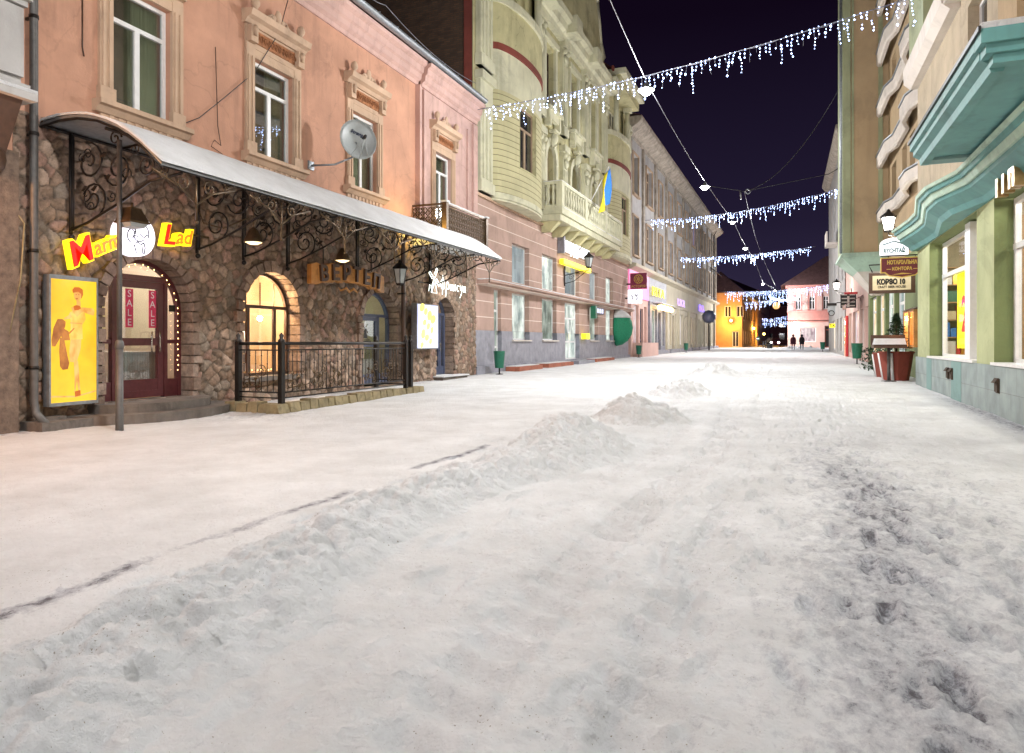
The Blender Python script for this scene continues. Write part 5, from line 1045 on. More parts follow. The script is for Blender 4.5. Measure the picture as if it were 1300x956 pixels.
m = MB(); b = XL-16; m.quad((XL-.03, YB0, -.1), (b, YB0, -.1), (b, YB0, 22), (XL-.03, YB0, 22)); m.build('brick_side_wall', 'brick', bank); m = MB(); m.quad((XL-.03, YB1, -.1), (b, YB1, -.1), (b, YB1, 18), (XL-.03, YB1, 18)); m.quad((b, YB0, -.1), (b, YB1, -.1), (b, YB1, 18), (b, YB0, 18)); m.quad((XL-.6, YB0, 17.9), (b, YB0, 17.9), (b, YB1, 17.9), (XL-.6, YB1, 17.9)); m.quad((XL-.95, YB0+.01, 0), (XL-.95, YB1-.01, 0), (XL-.95, YB1-.01, 17.8), (XL-.95, YB0+.01, 17.8)); m.build('rear_shell', 'bank', bank)
MB().box(XL-.35, XL-.05, YB0-.03, YB0-.002, 9.9, 22).build('red_corner_strip', 'redtrim', bank)
# stone balcony
Xk = XL+1.1; s0, s1 = 28.9, 40.8; zf, zr = 7.28, 8.43
t = thing('stone_balcony', 'long stone balcony with a balustrade and snow dusted rail on the bank front', 'balcony', (XL, (s0+s1)/2, zf)); m = MB(); m.box(XL, Xk, s0, s1, zf-.28, zf); m.box(XL, Xk-.12, s0+.12, s1-.12, zf-.55, zf-.28); m.build('slab', 'banklight', t); MB().box(Xk-.3, Xk+.01, s0, s1, zf+.002, zf+.03).build('snow_line', 'snow', t)
for k in range(8): y = s0+.55+(s1-s0-1.1)*k/7; m = MB(); m.frustum(XL, XL+.4, y-.16, y+.16, zf-1.0, XL, Xk-.25, y-.2, y+.2, zf-.55); m.build('corbel', 'bank', t)
m = MB(); m.box(Xk-.26, Xk-.0, s0, s1, zr-.13, zr); m.box(XL, Xk-.26, s0, s0+.24, zr-.13, zr); m.box(XL, Xk-.26, s1-.24, s1, zr-.13, zr); m.box(Xk-.24, Xk-.02, s0+.02, s1-.02, zf, zf+.12); m.box(XL, Xk-.26, s0+.02, s0+.22, zf, zf+.12)
for y in (s0+.13, (s0*2+s1)/3, (s0+2*s1)/3, s1-.13): m.box(Xk-.27, Xk+.01, y-.2 if y > s0+1 else s0-.01, y+.2 if y < s1-1 else s1+.01, zf, zr-.01)
m.build('rail', 'banklight', t); MB().box(Xk-.25, Xk-.01, s0, s1, zr+.002, zr+.035).box(XL, Xk-.26, s0+.01, s0+.22, zr+.002, zr+.035).build('rail_snow', 'snow', t)
bp = [(.07, .12), (.09, .18), (.055, .25), (.095, .42), (.1, .5), (.06, .75), (.055, .85), (.085, .93), (.085, 1.02)]
bal = [(Xk-.13, s0+.45+(s1-s0-.9)*k/27) for k in range(28)]+[(XL+.18+k*.24, s0+.12) for k in range(3)]
for x, y in bal: m = MB(); m.lathe(bp, (x, y, zf), 8); m.build('baluster', 'banklight', t)
# flag
t = thing('flag', 'blue and yellow flag drooping from a pole over the stone balcony', 'flag', (Xk, 37.6, 9)); sF = yx(757, Xk); p0, p1 = (Xk-.1, sF-.9, zx(757, 262, Xk)), (Xk+.8, sF-.5, zx(766, 224, Xk)); MB().tube([p0, p1], .025, 6).build('pole', 'white', t)
vs = []; fs = []; NU, NV = 10, 9; a, b = Vector(p0)*.35+Vector(p1)*.65, Vector(p1)
for j in range(NV):
    for i in range(NU):
        u, v = i/(NU-1), j/(NV-1); q = a.lerp(b, 0).lerp(b, 1-u*1.0)-Vector((0, 0, 1))*v*1.9*(1-.12*u); q += Vector((.12*math.sin(u*7+v*3), -.55*u*v+.1*math.cos(u*8), -.15*u)); vs.append(tuple(q))
for j in range(NV-1):
    for i in range(NU-1): fs.append((j*NU+i, j*NU+i+1, (j+1)*NU+i+1, (j+1)*NU+i))
m = MB(); m.add(vs, fs, 0, True); m.fm = [0 if (i % (NU-1)) < 3 else 1 for i in range(len(fs))]
o = m.build('cloth', ['blueflag', 'yellowflag'], t, False); md = o.modifiers.new('t', 'SOLIDIFY'); md.thickness = .006
# bank sign
s0, s1 = yx(716, XL+.25), yx(748, XL+.25); z = zx(716, 319, XL+.25); t = thing('bank_sign', 'white lit letters above a yellow light bar on the bank front', 'shop sign', T(s0, .2, z)); m = MB(T); body = 'ОЩАДБАНК'
for k, ch in enumerate(body): m.text(ch, .80, s0+(s1-s0)*(k+.5)/8, z, .2, .30, 0, 0, 0, -.008, 'CENTER', 1, 1.0)
m.build('letters', 'bankwhite', t)
MB(T).box(s0-.3, s0-.12, .02, .36, z-.12, z+.7).box(s0-.1, s1+.1, .04, .18, z+.1, z+.16).box(s0-.1, s1+.1, .04, .18, z+.45, z+.5).build('mount', 'granite', t); MB(T).box(s0-.2, s1+.2, .1, .3, z-.62, z-.38).build('light_bar', 'yellowbar', t)
lamp('sign_glow', T((s0+s1)/2, 1.2, z), 8, (1, .95, .8), .4, t)
# wall lantern on scroll bracket (px 715-745, y 328-357)
def bracket_lantern(Xw, y, z, reach, label, sc, lit, side=1, power=0, col=(1, .95, .86), grp=None):
    t = lantern('bracket_lantern', (Xw+side*reach, y, z+.55*sc), label, sc*1.3, 'iron', 'lampsoft' if lit else 'dishgrey', grp, power, col); m = MB(); d = side
    m.box(min(Xw, Xw+d*.05), max(Xw, Xw+d*.05), y-.06, y+.06, z-.45*sc, z+.4*sc); m.tube([(Xw, y, z), (Xw+d*reach*.5, y, z+.12*sc), (Xw+d*reach, y, z+.2*sc), (Xw+d*reach, y, z+.35*sc)], .018*sc, 5); m.tube([(Xw, y, z-.35*sc), (Xw+d*reach*.4, y, z-.25*sc), (Xw+d*reach*.9, y, z+.15*sc)], .016*sc, 5)
    for cx, cz, r in ((.28, -.08, .14), (.55, .02, .1)): m.tube([(Xw+d*(cx*reach+r*sc*(1-i/14)*math.cos(i*.7)), y, z+cz*sc+r*sc*(1-i/14)*math.sin(i*.7)) for i in range(14)], .012*sc, 4)
    m.build('scroll_arm', 'iron', t); return t
bracket_lantern(XL+.02, yx(716, XL), zx(716, 350, XL), 1.25, 'dark bracket lantern projecting in front of the lit bank letters', 1.15, False)
# cash machine sign
sA = yx(757, XL+.5); m = MB(T); m.box(sA, sA+2.0, .25, .45, 2.85, 3.25, 0)
for k in range(3): m.box(sA+.35+k*.5, sA+.72+k*.5, .45, .458, 2.93, 3.17, 1)
m.box(sA-.1, sA+.2, .2, .5, 2.6, 3.3, 2); tag(m.build('cash_machine_sign', ['black', 'lemonlit', 'binGreen']), 'small dark and green sign box under the bank ledge', 'sign')
tag(MB(T).box(yx(737, XL), yx(742, XL), .05, .3, 1.45, 1.75).build('yellow_notice', 'yellowsign'), 'small yellow notice box beside the white bank door', 'notice box')
# round green shop awning with snow at the end of the bank
sG = yx(793, XL+.6); t = thing('round_awning', 'bright green half dome shop awning with a snow cap at the end of the bank', 'awning', (XL, sG, 2.6)); m = MB(); R = 1.3; RS = .75; vs = []; fs = []
for i in range(9):
    ph = -PI/2+PI*i/8
    for j in range(11): th = PI*j/10; vs.append((XL+.04+R*.85*math.cos(ph)*math.sin(th), sG-RS*math.cos(ph)*math.cos(th), 2.2+R*.9*math.sin(ph)))
for i in range(8):
    for j in range(10): fs.append((i*11+j, i*11+j+1, (i+1)*11+j+1, (i+1)*11+j))
m.add(vs, fs, 0, True); o = m.build('canvas', 'awnGreen', t); o.modifiers.new('t', 'SOLIDIFY').thickness = .02
m = MB(); vs = []; fs = []
for i in range(5):
    ph = .55+.95*i/4
    for j in range(11): th = PI*j/10; vs.append((XL+.04+R*.88*math.cos(ph)*math.sin(th)*1.03, sG-RS*math.cos(ph)*math.cos(th)*1.03, 2.2+R*.9*math.sin(ph)+.05))
for i in range(4):
    for j in range(10): fs.append((i*11+j, i*11+j+1, (i+1)*11+j+1, (i+1)*11+j))
m.add(vs, fs, 0, True); o = m.build('snow_cap', 'snow', t); o.modifiers.new('t', 'SOLIDIFY').thickness = .05
# litter bins
def bin_(x, y, label, sc=1):
    z = gz(y); t = thing('litter_bin', label, 'litter bin', (x, y, z), 'green litter bins'); m = MB(); m.lathe([(.15*sc, .22*sc), (.20*sc, .78*sc), (.215*sc, .8*sc), (.2*sc, .79*sc), (.14*sc, .26*sc), (0, .24*sc)], (x, y, z), 12); m.build('bucket', 'binGreen', t)
    m = MB(); m.tube([(x, y, z), (x, y, z+.25*sc)], .03, 6); m.lathe([(.14, .0), (.14, .02), (.03, .04)], (x, y, z), 10); m.build('post', 'iron', t); return t
bin_(-9.55, yx(634, -9.55), 'green litter bin at the foot of the bank beside its narrow white door', 1.05); bin_(-9.4, yx(811, -9.4), 'green litter bin in front of the shop with the round green awning', 1.05)
bin_(-8.9, yx(871, -8.9), 'small green litter bin far along the grey building', 1.1)
# red slabs = shallow ramps at the foot of the bank
for (a, b), lab in (((yx(652, XL+.5), yx(682, XL+.5)), 'red slab lying against the bank plinth next to the litter bin'), ((yx(690, XL+.5), yx(722, XL+.5)), 'red slab lying against the bank plinth left of the white door'), ((yx(752, XL+.5), yx(775, XL+.5)), 'red slab lying against the bank plinth right of the white door')):
    m = MB(T); m.box(a, b, .17, .75, -.05, gz(a)+.18, 0); m.box(a+.03, b, .17, .6, gz(a)+.183, gz(a)+.21, 1); tag(m.build('entry_slab', ['redslab', 'snow']), lab, 'slab')
m = MB(T); m.box(lo[2][0]-.2, lo[2][1]+.3, .17, .8, -.05, .36); tag(m.build('doorstep', 'granite'), 'grey granite step below the white bank door', 'step')
# ================================================================== LONG GREY BUILDING
YG0, YG1, SL = 47.45, 101.0, .0157
TG = lambda s, n, z: (XL+SL*(s-YG0)+n, s, z)
grey = thing('grey_building', 'long weathered grey three storey building with a row of lit shops at street level', 'building', (XL-6, 74, 0))
NB = 11; bw = (YG1-YG0)/NB; wn = []
m1 = MB(TG)
for i in range(NB):
    c = YG0+bw*(i+.45); hw = .85 if i % 3 != 1 else 1.1; wn += [(c-hw, c+hw, 7.6, 10.4), (c-hw, c+hw, 12.0, 14.9)]
m1.wall(YG0, YG1, 6.72, 16.2, wn, depth=.35).build('upper_wall', 'grey', grey)
m = MB(TG)
for i in range(NB+1): s = YG0+bw*(i-.03); s = min(max(s, YG0+.3), YG1-.3); m.box(s-.3, s+.3, .002, .16, 6.75, 15.9)
m.build('pilasters', 'greyweather', grey); grey.children[-1].name = 'pilaster_strip'
for k, (a, b, z0, z1) in enumerate(wn):
    i = k//2; f = window(TG, a, b, z0, z1, -.3, grey, 'tanw', 'violetpane' if (i == 6 and k % 2) else ('darkglass', 'curtain', 'darkglass')[k % 3], [((a+b)/2, z0, z1)], [(z1-.8, a, b)], .09)
    m = MB(TG); m.box(a-.16, a, .002, .1, z0-.1, z1+.12); m.box(b, b+.16, .002, .1, z0-.1, z1+.12); m.box(a, b, .002, .1, z1, z1+.12); m.box(a-.2, b+.2, .002, .2, z0-.16, z0-.02); m.build('window_surround', 'tanw', f)
cp = [(0, 15.9), (.1, 15.9), (.15, 16.1), (.35, 16.25), (.7, 16.45), (.95, 16.7), (1.0, 16.95), (0, 17.0)]
MB(TG).sweep(cp, [YG0-.2, YG1+.4]).build('cornice', 'greyweather', grey)
MB(TG).sweep([(0, 6.45), (.1, 6.4), (.3, 6.5), (.55, 6.6), (.6, 6.8), (0, 6.9)], [YG0, YG1]).build('shop_cornice', 'cream', grey)
m = MB(TG); m.quad((YG0-.01, -.02, 0), (YG0-.01, -14, 0), (YG0-.01, -14, 17), (YG0-.01, -.02, 17)); m.quad((YG1, -.02, 0), (YG1, -14, 0), (YG1, -14, 17), (YG1, -.02, 17)); m.quad((YG0, -14, 0), (YG1, -14, 0), (YG1, -14, 17), (YG0, -14, 17)); m.quad((YG0, -.6, 0), (YG1, -.6, 0), (YG1, -.6, 17), (YG0, -.6, 17)); m.build('rear_shell', 'grey', grey)
MB(TG).add([(YG0-.2, 1.0, 17.0), (YG1+.4, 1.0, 17.0), (YG1+.4, -7, 19.6), (YG0-.2, -7, 19.6), (YG0-.2, -14, 17), (YG1+.4, -14, 17)], [(0, 1, 2, 3), (3, 2, 5, 4)]).build('roof', 'roof', grey)
m = MB(TG); s = yx(905, XL+1); m.tube([(YG1-4, .25, .4), (YG1-4, .25, 15.8), (YG1-4, .8, 16.8)], .09, 6); m.build('downpipe', 'iron', grey)
# shop fronts: (fascia material, pane material, width share, door?)
fronts = [('pinkb', 'panePink', 1.0), ('granite', 'paneMid', 1.15), ('cream', 'paneWarm', .95), ('cream', 'panePink', 1.05), ('cream', 'paneWarm', .9), ('cream', 'paneCool', 1.0), ('cream', 'panePink', 1.0), ('cream', 'paneWarm', 1.0)]
tot = sum(f[2] for f in fronts); s = YG0
for i, (fm, pm, w) in enumerate(fronts):
    e = s+(YG1-YG0)*w/tot; g0 = gz((s+e)/2); zt = 4.5
    m = MB(TG); m.box(s+.02, e-.02, -.1, .10, zt+.02, 6.4); m.build('shop_fascia', fm if i else 'pinkglow', grey)
    m = MB(TG); jm = ('pinkpale', 'granite', 'cream')[min(i, 2)]
    a, b = s+.9, e-.5; mid = a+(b-a)*.52
    m.wall(s, e, 0, zt, [(a, mid-.35, g0+.7, zt-.5), (mid+.1, mid+1.25, g0+.1, zt-.7), (mid+1.6, b, g0+.7, zt-.5)], n=.02, depth=.3); m.box(s+.02, s+.7, .022, .2, 0, zt); m.build('shop_wall', jm, grey)
    for a2, b2, fr in ((a, mid-.35, 'white'), (mid+1.6, b, 'white')): window(TG, a2, b2, g0+.7, zt-.5, -.24, grey, fr, pm, [((a2+b2)/2, g0+.7, zt-.5)], [], .08)
    window(TG, mid+.1, mid+1.25, g0+.12, zt-.7, -.2, grey, 'slateblue' if i < 2 else 'darkwood', pm if i > 1 else 'darkglass', [], [(g0+1.2, mid+.1, mid+1.25)], .12, fname='door')
    m = MB(TG); m.box(s+.5, e-.3, .05, .9 if i == 0 else .45, -.05, g0+(1.0 if i == 0 else .35)); m.build('shop_plinth', 'pinkpale' if i == 0 else 'granite', grey)
    lamp('shop_glow', TG((s+e)/2, 1.6, 3.6), 24, [(1, .72, .75), (1, .9, .7), (1, .85, .65), (1, .9, .8)][i % 4], .4)
    s = e
# signs along it
def boxsign(T, s, n0, n1, z0, z1, thick, case, label, name='projecting_sign'):
    t = thing(name, label, 'sign', T(s, n0, z0)); m = MB(T); m.box(s-thick/2, s+thick/2, n0, n1, z0, z1); m.build('panel', case, t)
    MB(T).tube([(s, 0, (z0+z1)/2), (s, n0, (z0+z1)/2)], .04, 5).build('arm', 'iron', t); return t
TF2 = TF(YG0+.2)
x0, x1 = -9.6, -8.0; sY = 46.9
def onplane(px, Y):   # world x on the plane y = Y
    k = (px-650)/FPX; d = Y/(SA*k+CA); return (CA*k-SA)*d, d
xa, d1 = onplane(800, sY); xb, d2 = onplane(821, sY); za, zb2 = HC+(HY-367)*d1/FPX, HC+(HY-347)*d1/FPX
t = thing('red_projecting_sign', 'square dark red projecting sign with a golden rosette on the corner of the grey building', 'sign', (xa, sY, za)); MB().box(xa, xb, sY, sY+.2, za, zb2).build('panel', 'signred', t); m = MB(TF(sY)); cx, cz = (xa+xb)/2, za+(zb2-za)*.62
for k in range(8): a = k*PI/4; m.tube([(cx+.17*math.cos(a)+.13*math.cos(w), .012, cz+.17*math.sin(a)+.13*math.sin(w)) for w in [2*PI*i/10 for i in range(10)]], .018, 4, 0, True)
m.tube([(cx+.3*math.cos(w), .012, cz+.3*math.sin(w)) for w in [2*PI*i/20 for i in range(20)]], .02, 4, 0, True); m.build('rosette', 'gold', t)
m = MB(TF(sY)); m.text('АСТОРІЯ', .22, cx, za+.1, .003, .02, 0, 0, 0, 0); m.build('lettering', 'gold', t); MB().box(XL-.02, xa, sY+.05, sY+.15, za+.3, za+.4).build('arm', 'iron', t)
xa, d1 = onplane(797, sY-.5); xb, _ = onplane(814, sY-.5); za, zb2 = HC+(HY-385)*d1/FPX, HC+(HY-368)*d1/FPX
t = thing('white_projecting_sign', 'square white lit sign with dark leaf marks below the red projecting sign', 'sign', (xa, sY-.5, za)); d = MB().box(xa, xb, sY-.5, sY-.2, za, zb2).build('panel', 'signwhite', t); m = MB(TF(sY-.5)); cx, cz = (xa+xb)/2, (za+zb2)/2
for a, b in (((-.28, .1), (-.1, -.12)), ((-.2, -.25), (-.1, -.1)), ((0, .22), (.04, 0)), ((.04, 0), (.28, .12)), ((.1, 0), (.2, -.1)), ((.2, -.1), (.1, -.28))): m.tube([(cx+a[0], .01, cz+a[1]), (cx+(a[0]+b[0])/2+.03, .01, cz+(a[1]+b[1])/2+.03), (cx+b[0], .01, cz+b[1])], [.012, .04, .012], 5)
m.build('leaf_marks', 'black', d); MB().box(XL, xa, sY-.4, sY-.3, za+.3, za+.4).build('arm', 'iron', t)
def facsign(px, py, hpx, n, mat, label, body, size, T2=TG):
    X = XL+.3; s, d = at_x(px, X+SL*25); z = HC+(HY-py)*d/FPX; h = hpx*d/FPX; t = thing('shop_sign', label, 'shop sign', T2(s, n, z)); m = MB(T2); m.text(body, h, s, z-h*.4, n, n+.06, 0, 0, 0, -.005, sx=2.3); m.build('letters', mat, t); MB(T2).box(s-h, s+h, n-.05, n-.01, z-.05, z+.02).build('rail', 'iron', t); return s
facsign(840, 371, 15, .25, 'yellowsign', 'pale yellow letter sign on the grey shop fascia', 'ВІТА', 1); facsign(866, 384, 13, .25, 'lilac', 'lilac letter sign on a cream shop fascia', 'UKR', 1); facsign(889, 391, 12, .25, 'violetglow', 'violet lit letter sign farther along the cream shop fascia', 'INA', 1)
s, d = at_x(840, XL+.6); m = MB(TG)
for k in range(9): m.ball((s-2.6+k*.7, .75, 4.05+.05*(k % 2)), .2, 0, 7, 5)
m.box(s-3, s+3.2, .3, 1.0, 4.3, 4.36, 1); m.box(s-3, s+3.2, .3, 1.02, 4.36, 4.42, 2); tag(m.build('awning', ['ledwarm', 'iron', 'snow']), 'small snow topped awning with warm amber lights on the grey building', 'awning')
s = 80.0; t = thing('advertising_column', 'blue round topped advertising sign on a post by the shops', 'sign', TG(s, 1.6, 0)); m = MB(TG); m.tube([(s, 1.6, .3), (s, 1.6, 3.4)], .09, 7); m.build('post', 'iron', t); m = MB(TG); m.lathe([(0, 4.9), (.5, 4.75), (.75, 4.3), (.75, 3.9), (.5, 3.5), (0, 3.4)], (s, 1.6, 0), 12); m.build('drum', 'slateblue', t)
for k in range(4):
    s = YG1-9+k*2.2; m = MB(TG); m.add([(s, .05, 11.2), (s+1.6, .05, 11.2), (s+1.6, .9, 10.6), (s, .9, 10.6), (s, .9, 10.45), (s+1.6, .9, 10.45)], [(0, 1, 2, 3), (3, 2, 5, 4)]); o = m.build('window_awning', 'black', grey); o.modifiers.new('t', 'SOLIDIFY').thickness = .02

# ================================================================== FAR END
YA = 118.0; xa, d1 = onplane(912, YA); xb, d2 = onplane(942, YA); zE = 9.4
far1 = thing('apricot_house', 'apricot two storey house glowing under sodium lamps past the grey building', 'house', (xa, YA, 0)); TA = TF(YA)
wf = [(xa+1.0+i*1.9, xa+2.0+i*1.9, 5.4, 7.2) for i in range(2)]
MB(TA).wall(xa-6, xb, -.1, zE, wf+[(xb-1.5, xb-.5, .5, 3)], depth=.3).build('front_wall', 'farorange', far1)
for a, b, c, d in wf+[(xb-1.5, xb-.5, .5, 3)]: window(TA, a, b, c, d, -.25, far1, 'white', 'darkglass', [((a+b)/2, c, d)], [], .08)
TS = lambda s, n, z: (xb+.03*(s-YA)+n, s, z); LS = 34; ws = [(YA+1.5+i*4.2, YA+3+i*4.2, 5.2, 7.4) for i in range(7)]+[(YA+1.2+i*4.2, YA+3.4+i*4.2, .9, 3.3) for i in range(7)]
MB(TS).wall(YA, YA+LS, -.1, zE, ws, depth=.3).build('side_wall', 'farorange', far1)
for i, (a, b, c, d) in enumerate(ws): window(TS, a, b, c, d, -.25, far1, 'white', 'paneWarm' if i > 6 else 'darkglass', [((a+b)/2, c, d)], [], .1)
MB(TS).sweep([(0, zE-.3), (.3, zE-.2), (.5, zE), (0, zE+.05)], [YA-.3, YA+LS]).build('cornice', 'cream', far1)
MB().add([(xa-6, YA-.5, zE), (xb+.5, YA-.5, zE), (xb+1.5, YA+LS, zE), (xa-3, YA+LS, zE), (xa, YA+5, zE+4), (xb-4, YA+5, zE+4), (xb-4, YA+LS, zE+4)], [(0, 1, 5, 4), (1, 2, 6, 5), (0, 4, 6, 3), (4, 5, 6)]).build('roof', 'roof', far1)
far2 = thing('cream_house', 'pale three storey house beyond the apricot house', 'house', (xb, YA+LS, 0)); TS2 = lambda s, n, z: (xb+1.0+.03*(s-YA-LS)+n, s, z); Yq = YA+LS+.1
ws = [(Yq+1+i*4, Yq+2.6+i*4, z, z+2) for i in range(11) for z in (1, 4.5, 8)]
m = MB(TS2); m.wall(Yq, Yq+46, -.1, 12, ws, depth=.3); m.quad((Yq, 0, 0), (Yq, -9, 0), (Yq, -9, 12), (Yq, 0, 12)); m.build('wall', 'pinkpale', far2)
m = MB(TS2)
for a, b, c, d in ws: m.box(a, b, -.28, -.22, c, d)
o = m.build('glazing', 'darkglass', far2); o['kind'] = 'stuff'; MB(TS2).add([(Yq-.3, .5, 12), (Yq+46, .5, 12), (Yq+46, -6, 15), (Yq-.3, -6, 15)], [(0, 1, 2, 3)]).build('roof', 'roof', far2)
far3 = thing('dark_house', 'distant dim house closing the end of the street', 'house', (0, 230, 0)); m = MB(TF(232)); ws = [(x, x+1.6, z, z+2) for x in (-6, -2.5, 1, 4.5, 8) for z in (2, 6)]; m.wall(-12, 22, -.1, 12.5, ws, depth=.3); m.build('wall', 'pinkb', far3); m = MB(TF(232))
for a, b, c, d in ws: m.box(a, b, -.28, -.22, c, d)
m.build('glazing', 'darkglass', far3)['kind'] = 'stuff'; MB(TF(232)).add([(-13, .6, 12.5), (23, .6, 12.5), (23, -8, 17), (-13, -8, 17)], [(0, 1, 2, 3)]).build('roof', 'roof', far3)
# rose corner house
YK = 106.0; xk0, dk = onplane(1000, YK); xk1 = xk0+22; zE = HC+(HY-362)*dk/FPX; zb = .42; TK = TF(YK)
ros = thing('rose_corner_house', 'rose pink two storey corner house with tiled hip roof at the street end', 'house', (xk0, YK, 0))
zof = lambda py: HC+(HY-py)*dk/FPX; xof = lambda px: onplane(px, YK)[0]
up = [(xof(a), xof(b), zof(393), zof(377)) for a, b in ((1010, 1016.5), (1027.5, 1034.5), (1045, 1052))]; gl = [(xof(1016), xof(1036), zof(434), zof(416)), (xof(1047), xof(1057), zb+.1, zof(414))]
MB(TK).wall(xk0, xk1, zof(408), zE, up, depth=.3).build('upper_wall', 'pinkpale', ros); MB(TK).wall(xk0, xk1, zb-.6, zof(408), gl, n=.05, depth=.3).build('lower_wall', 'pinkpale', ros)
for a, b, c, d in up: window(TK, a, b, c, d, -.25, ros, 'white', 'darkglass', [((a+b)/2, c, d)], [(d-.6, a, b)], .08); MB(TK).box(a-.3, b+.3, .002, .06, c-1.4, c-.1).box(a-.25, a-.02, .002, .06, c-.1, d+.3).box(b+.02, b+.25, .002, .06, c-.1, d+.3).build('window_surround', 'pinkb', ros)
window(TK, *gl[0], -.2, ros, 'white', 'panePink', [], [], .1, fname='shop_window'); window(TK, *gl[1], -.2, ros, 'redtrim', 'darkglass', [], [(3, gl[1][0], gl[1][1])], .14, fname='door')
m = MB(TK); m.box(xk0-.1, xk1, .052, .3, zof(397), zof(395)); m.box(xk0, xk1, .052, .2, zof(409), zof(407)); m.box(xk0-.3, xk1, 0, .6, zE-.5, zE-.1); m.build('string_course', 'pinkb', ros); MB(TK).box(xk0, xk1, .052, .2, zof(408), zof(397)).build('rose_band', 'pinkb', ros)
for px in (1003, 1022, 1040): x = xof(px); MB(TK).box(x-.35, x+.35, .002, .15, zof(395), zE-.5).build('pilaster', 'pinkpale', ros)
m = MB(); zR = HC+(HY-333)*dk/FPX+1.2; m.add([(xk0-.9, YK-.9, zE-.1), (xk1, YK-.9, zE-.1), (xk1, YK+5, zR), (xk0+5.2, YK+5, zR), (xk0-.9, YK+11, zE-.1), (xk1, YK+11, zE-.1)], [(0, 1, 2, 3), (0, 3, 4), (3, 2, 5, 4)]); m.build('roof', 'roof', ros); MB().quad((xk0, YK, 0), (xk0, YK+10, 0), (xk0, YK+10, zE), (xk0, YK, zE)).build('side_wall', 'pinkpale', ros)
# trees glimpsed at the end are bare and dark: skip; round orange lantern and light swirl over the cross street
xo, do = onplane(985.5, 130); zo = HC+(HY-388)*do/FPX
t = thing('round_street_light', 'round orange lit globe hanging over the far end of the street', 'street light', (xo, 130, zo)); MB().ball((xo, 130, zo), .62, 0, 14, 9).build('globe', 'globe', t); MB().tube([(xo, 130, zo+.6), (xo, 130, zo+3)], .04, 5).build('stem', 'iron', t)
m = MB(); x2, _ = onplane(1000, 104)
for k in range(40): a = 3.4+2.2*k/39; m.octa((x2-.4+1.9*math.cos(a)*1.1, 104, zof(374)+1.6*math.sin(a)*.6+random.uniform(-.15, .15)), .09)
m.tube([(x2-.4+2.1*math.cos(3.4+2.2*k/12), 104, zof(374)+.96*math.sin(3.4+2.2*k/12)) for k in range(13)], .02, 4); tag(m.build('light_swirl', ['led']), 'white crescent of lights hung at the corner of the rose house', 'light decoration')
# sodium street lamps on the apricot house, signs, car, far bits
for i, (px, py, Y, col) in enumerate(((928, 407, 116.5, 1), (940, 408, 119, 1), (957, 417, 140, 1), (970, 424, 150, 1))):
    x, d = onplane(px, Y); z = HC+(HY-py)*d/FPX; lab = ['brightest amber wall lamp on the front of the apricot house', 'amber wall lamp on the corner of the apricot house', 'amber lamp above the shop windows round the corner of the apricot house', 'small amber lamp farthest down the street'][i]
    t = thing('wall_lamp', lab, 'lamp', (x, Y, z), 'amber lamps at the far end'); MB().ball((x, Y, z), .24, 0, 8, 6).build('bulb', 'sodium', t); MB().tube([(x, Y, z), (x, Y+.3, z+.35), (x, Y+1.2, z+.4)], .04, 5).build('arm', 'iron', t); lamp('sodium_light', (x, Y-.7, z), 1500 if i < 2 else 900, (1, .5, .1), .2, t)
for px, py, Y, lab in ((1009, 410, 104.6, 'white wall lamp on the rose corner house'),):
    x, d = onplane(px, Y); z = HC+(HY-py)*d/FPX; t = thing('wall_lamp', lab, 'lamp', (x, Y, z)); MB().ball((x, Y, z), .16, 0, 8, 6).build('bulb', 'lampglow', t); MB().tube([(x, Y, z), (x, YK, z)], .03, 5).build('arm', 'iron', t); lamp('wall_light', (x, Y-.4, z), 420, (1, .8, .75), .2, t)
x, d = onplane(962, 112); z = HC+(HY-430)*d/FPX; t = thing('road_sign', 'small round road sign with a white bar on a thin pole', 'road sign', (x, 112, .45)); MB().tube([(x, 112, .4), (x, 112, z+.4)], .035, 6).build('pole', 'greymetal', t); m = MB(TF(112)); m.prism([(x+.32*math.cos(PI*i/10), z+.32*math.sin(PI*i/10)) for i in range(20)], .04, .07, 0); m.box(x-.2, x+.2, .07, .075, z-.06, z+.06, 1); m.build('disc', ['binGreen', 'signwhite'], t)
def car(x, y, z):
    t = thing('parked_car', 'dark plum hatchback with its headlights on at the far end of the street', 'car', (x, y, z)); prof = [(-2, .35), (2, .35), (2.05, .7), (1.9, .95), (1.1, 1.05), (.5, 1.48), (-.9, 1.5), (-1.7, 1.1), (-2.05, 1.0), (-2.1, .6)]
    R = lambda s, n, w: (x+n, y-s, z+w); m = MB(R); m.prism(prof, -.85, .85); o = m.build('body', 'plumcloth', t); b = o.modifiers.new('b', 'BEVEL'); b.width = .08; b.segments = 2
    m = MB(R); m.prism([(1.02, 1.07), (.5, 1.44), (-.85, 1.46), (-1.45, 1.12)], -.865, .865); m.build('glazing', 'darkglass', t)
    for k in (-.6, .6): MB(R).ball((2.05, k, .78), .14, 0, 8, 6, (.5, 1, 1)).build('headlight', 'lampglow', t)
    for s in (-1.25, 1.25):
        for k in (-.8, .8): w = MB(R); w.prism([(s+.33*math.cos(PI*i/9), .33+.33*math.sin(PI*i/9)) for i in range(18)], k-.1, k+.1); q = w.build('wheel', 'black', t); MB(R).prism([(s+.18*math.cos(PI*i/7), .33+.18*math.sin(PI*i/7)) for i in range(14)], k-.108, k+.108).build('rim', 'greymetal', q)
xc, dc = onplane(984, 128); car(xc, 128, .45)
x, d = onplane(977, 98); t = thing('flower_tub', 'low dark round tub with bare twigs standing in the middle of the far street', 'flower tub', (x, 98, .4)); MB().lathe([(.35, 0), (.45, .6), (.4, .62), (.36, .55), (0, .5)], (x, 98, .42), 12).build('tub', 'black', t); m = MB()
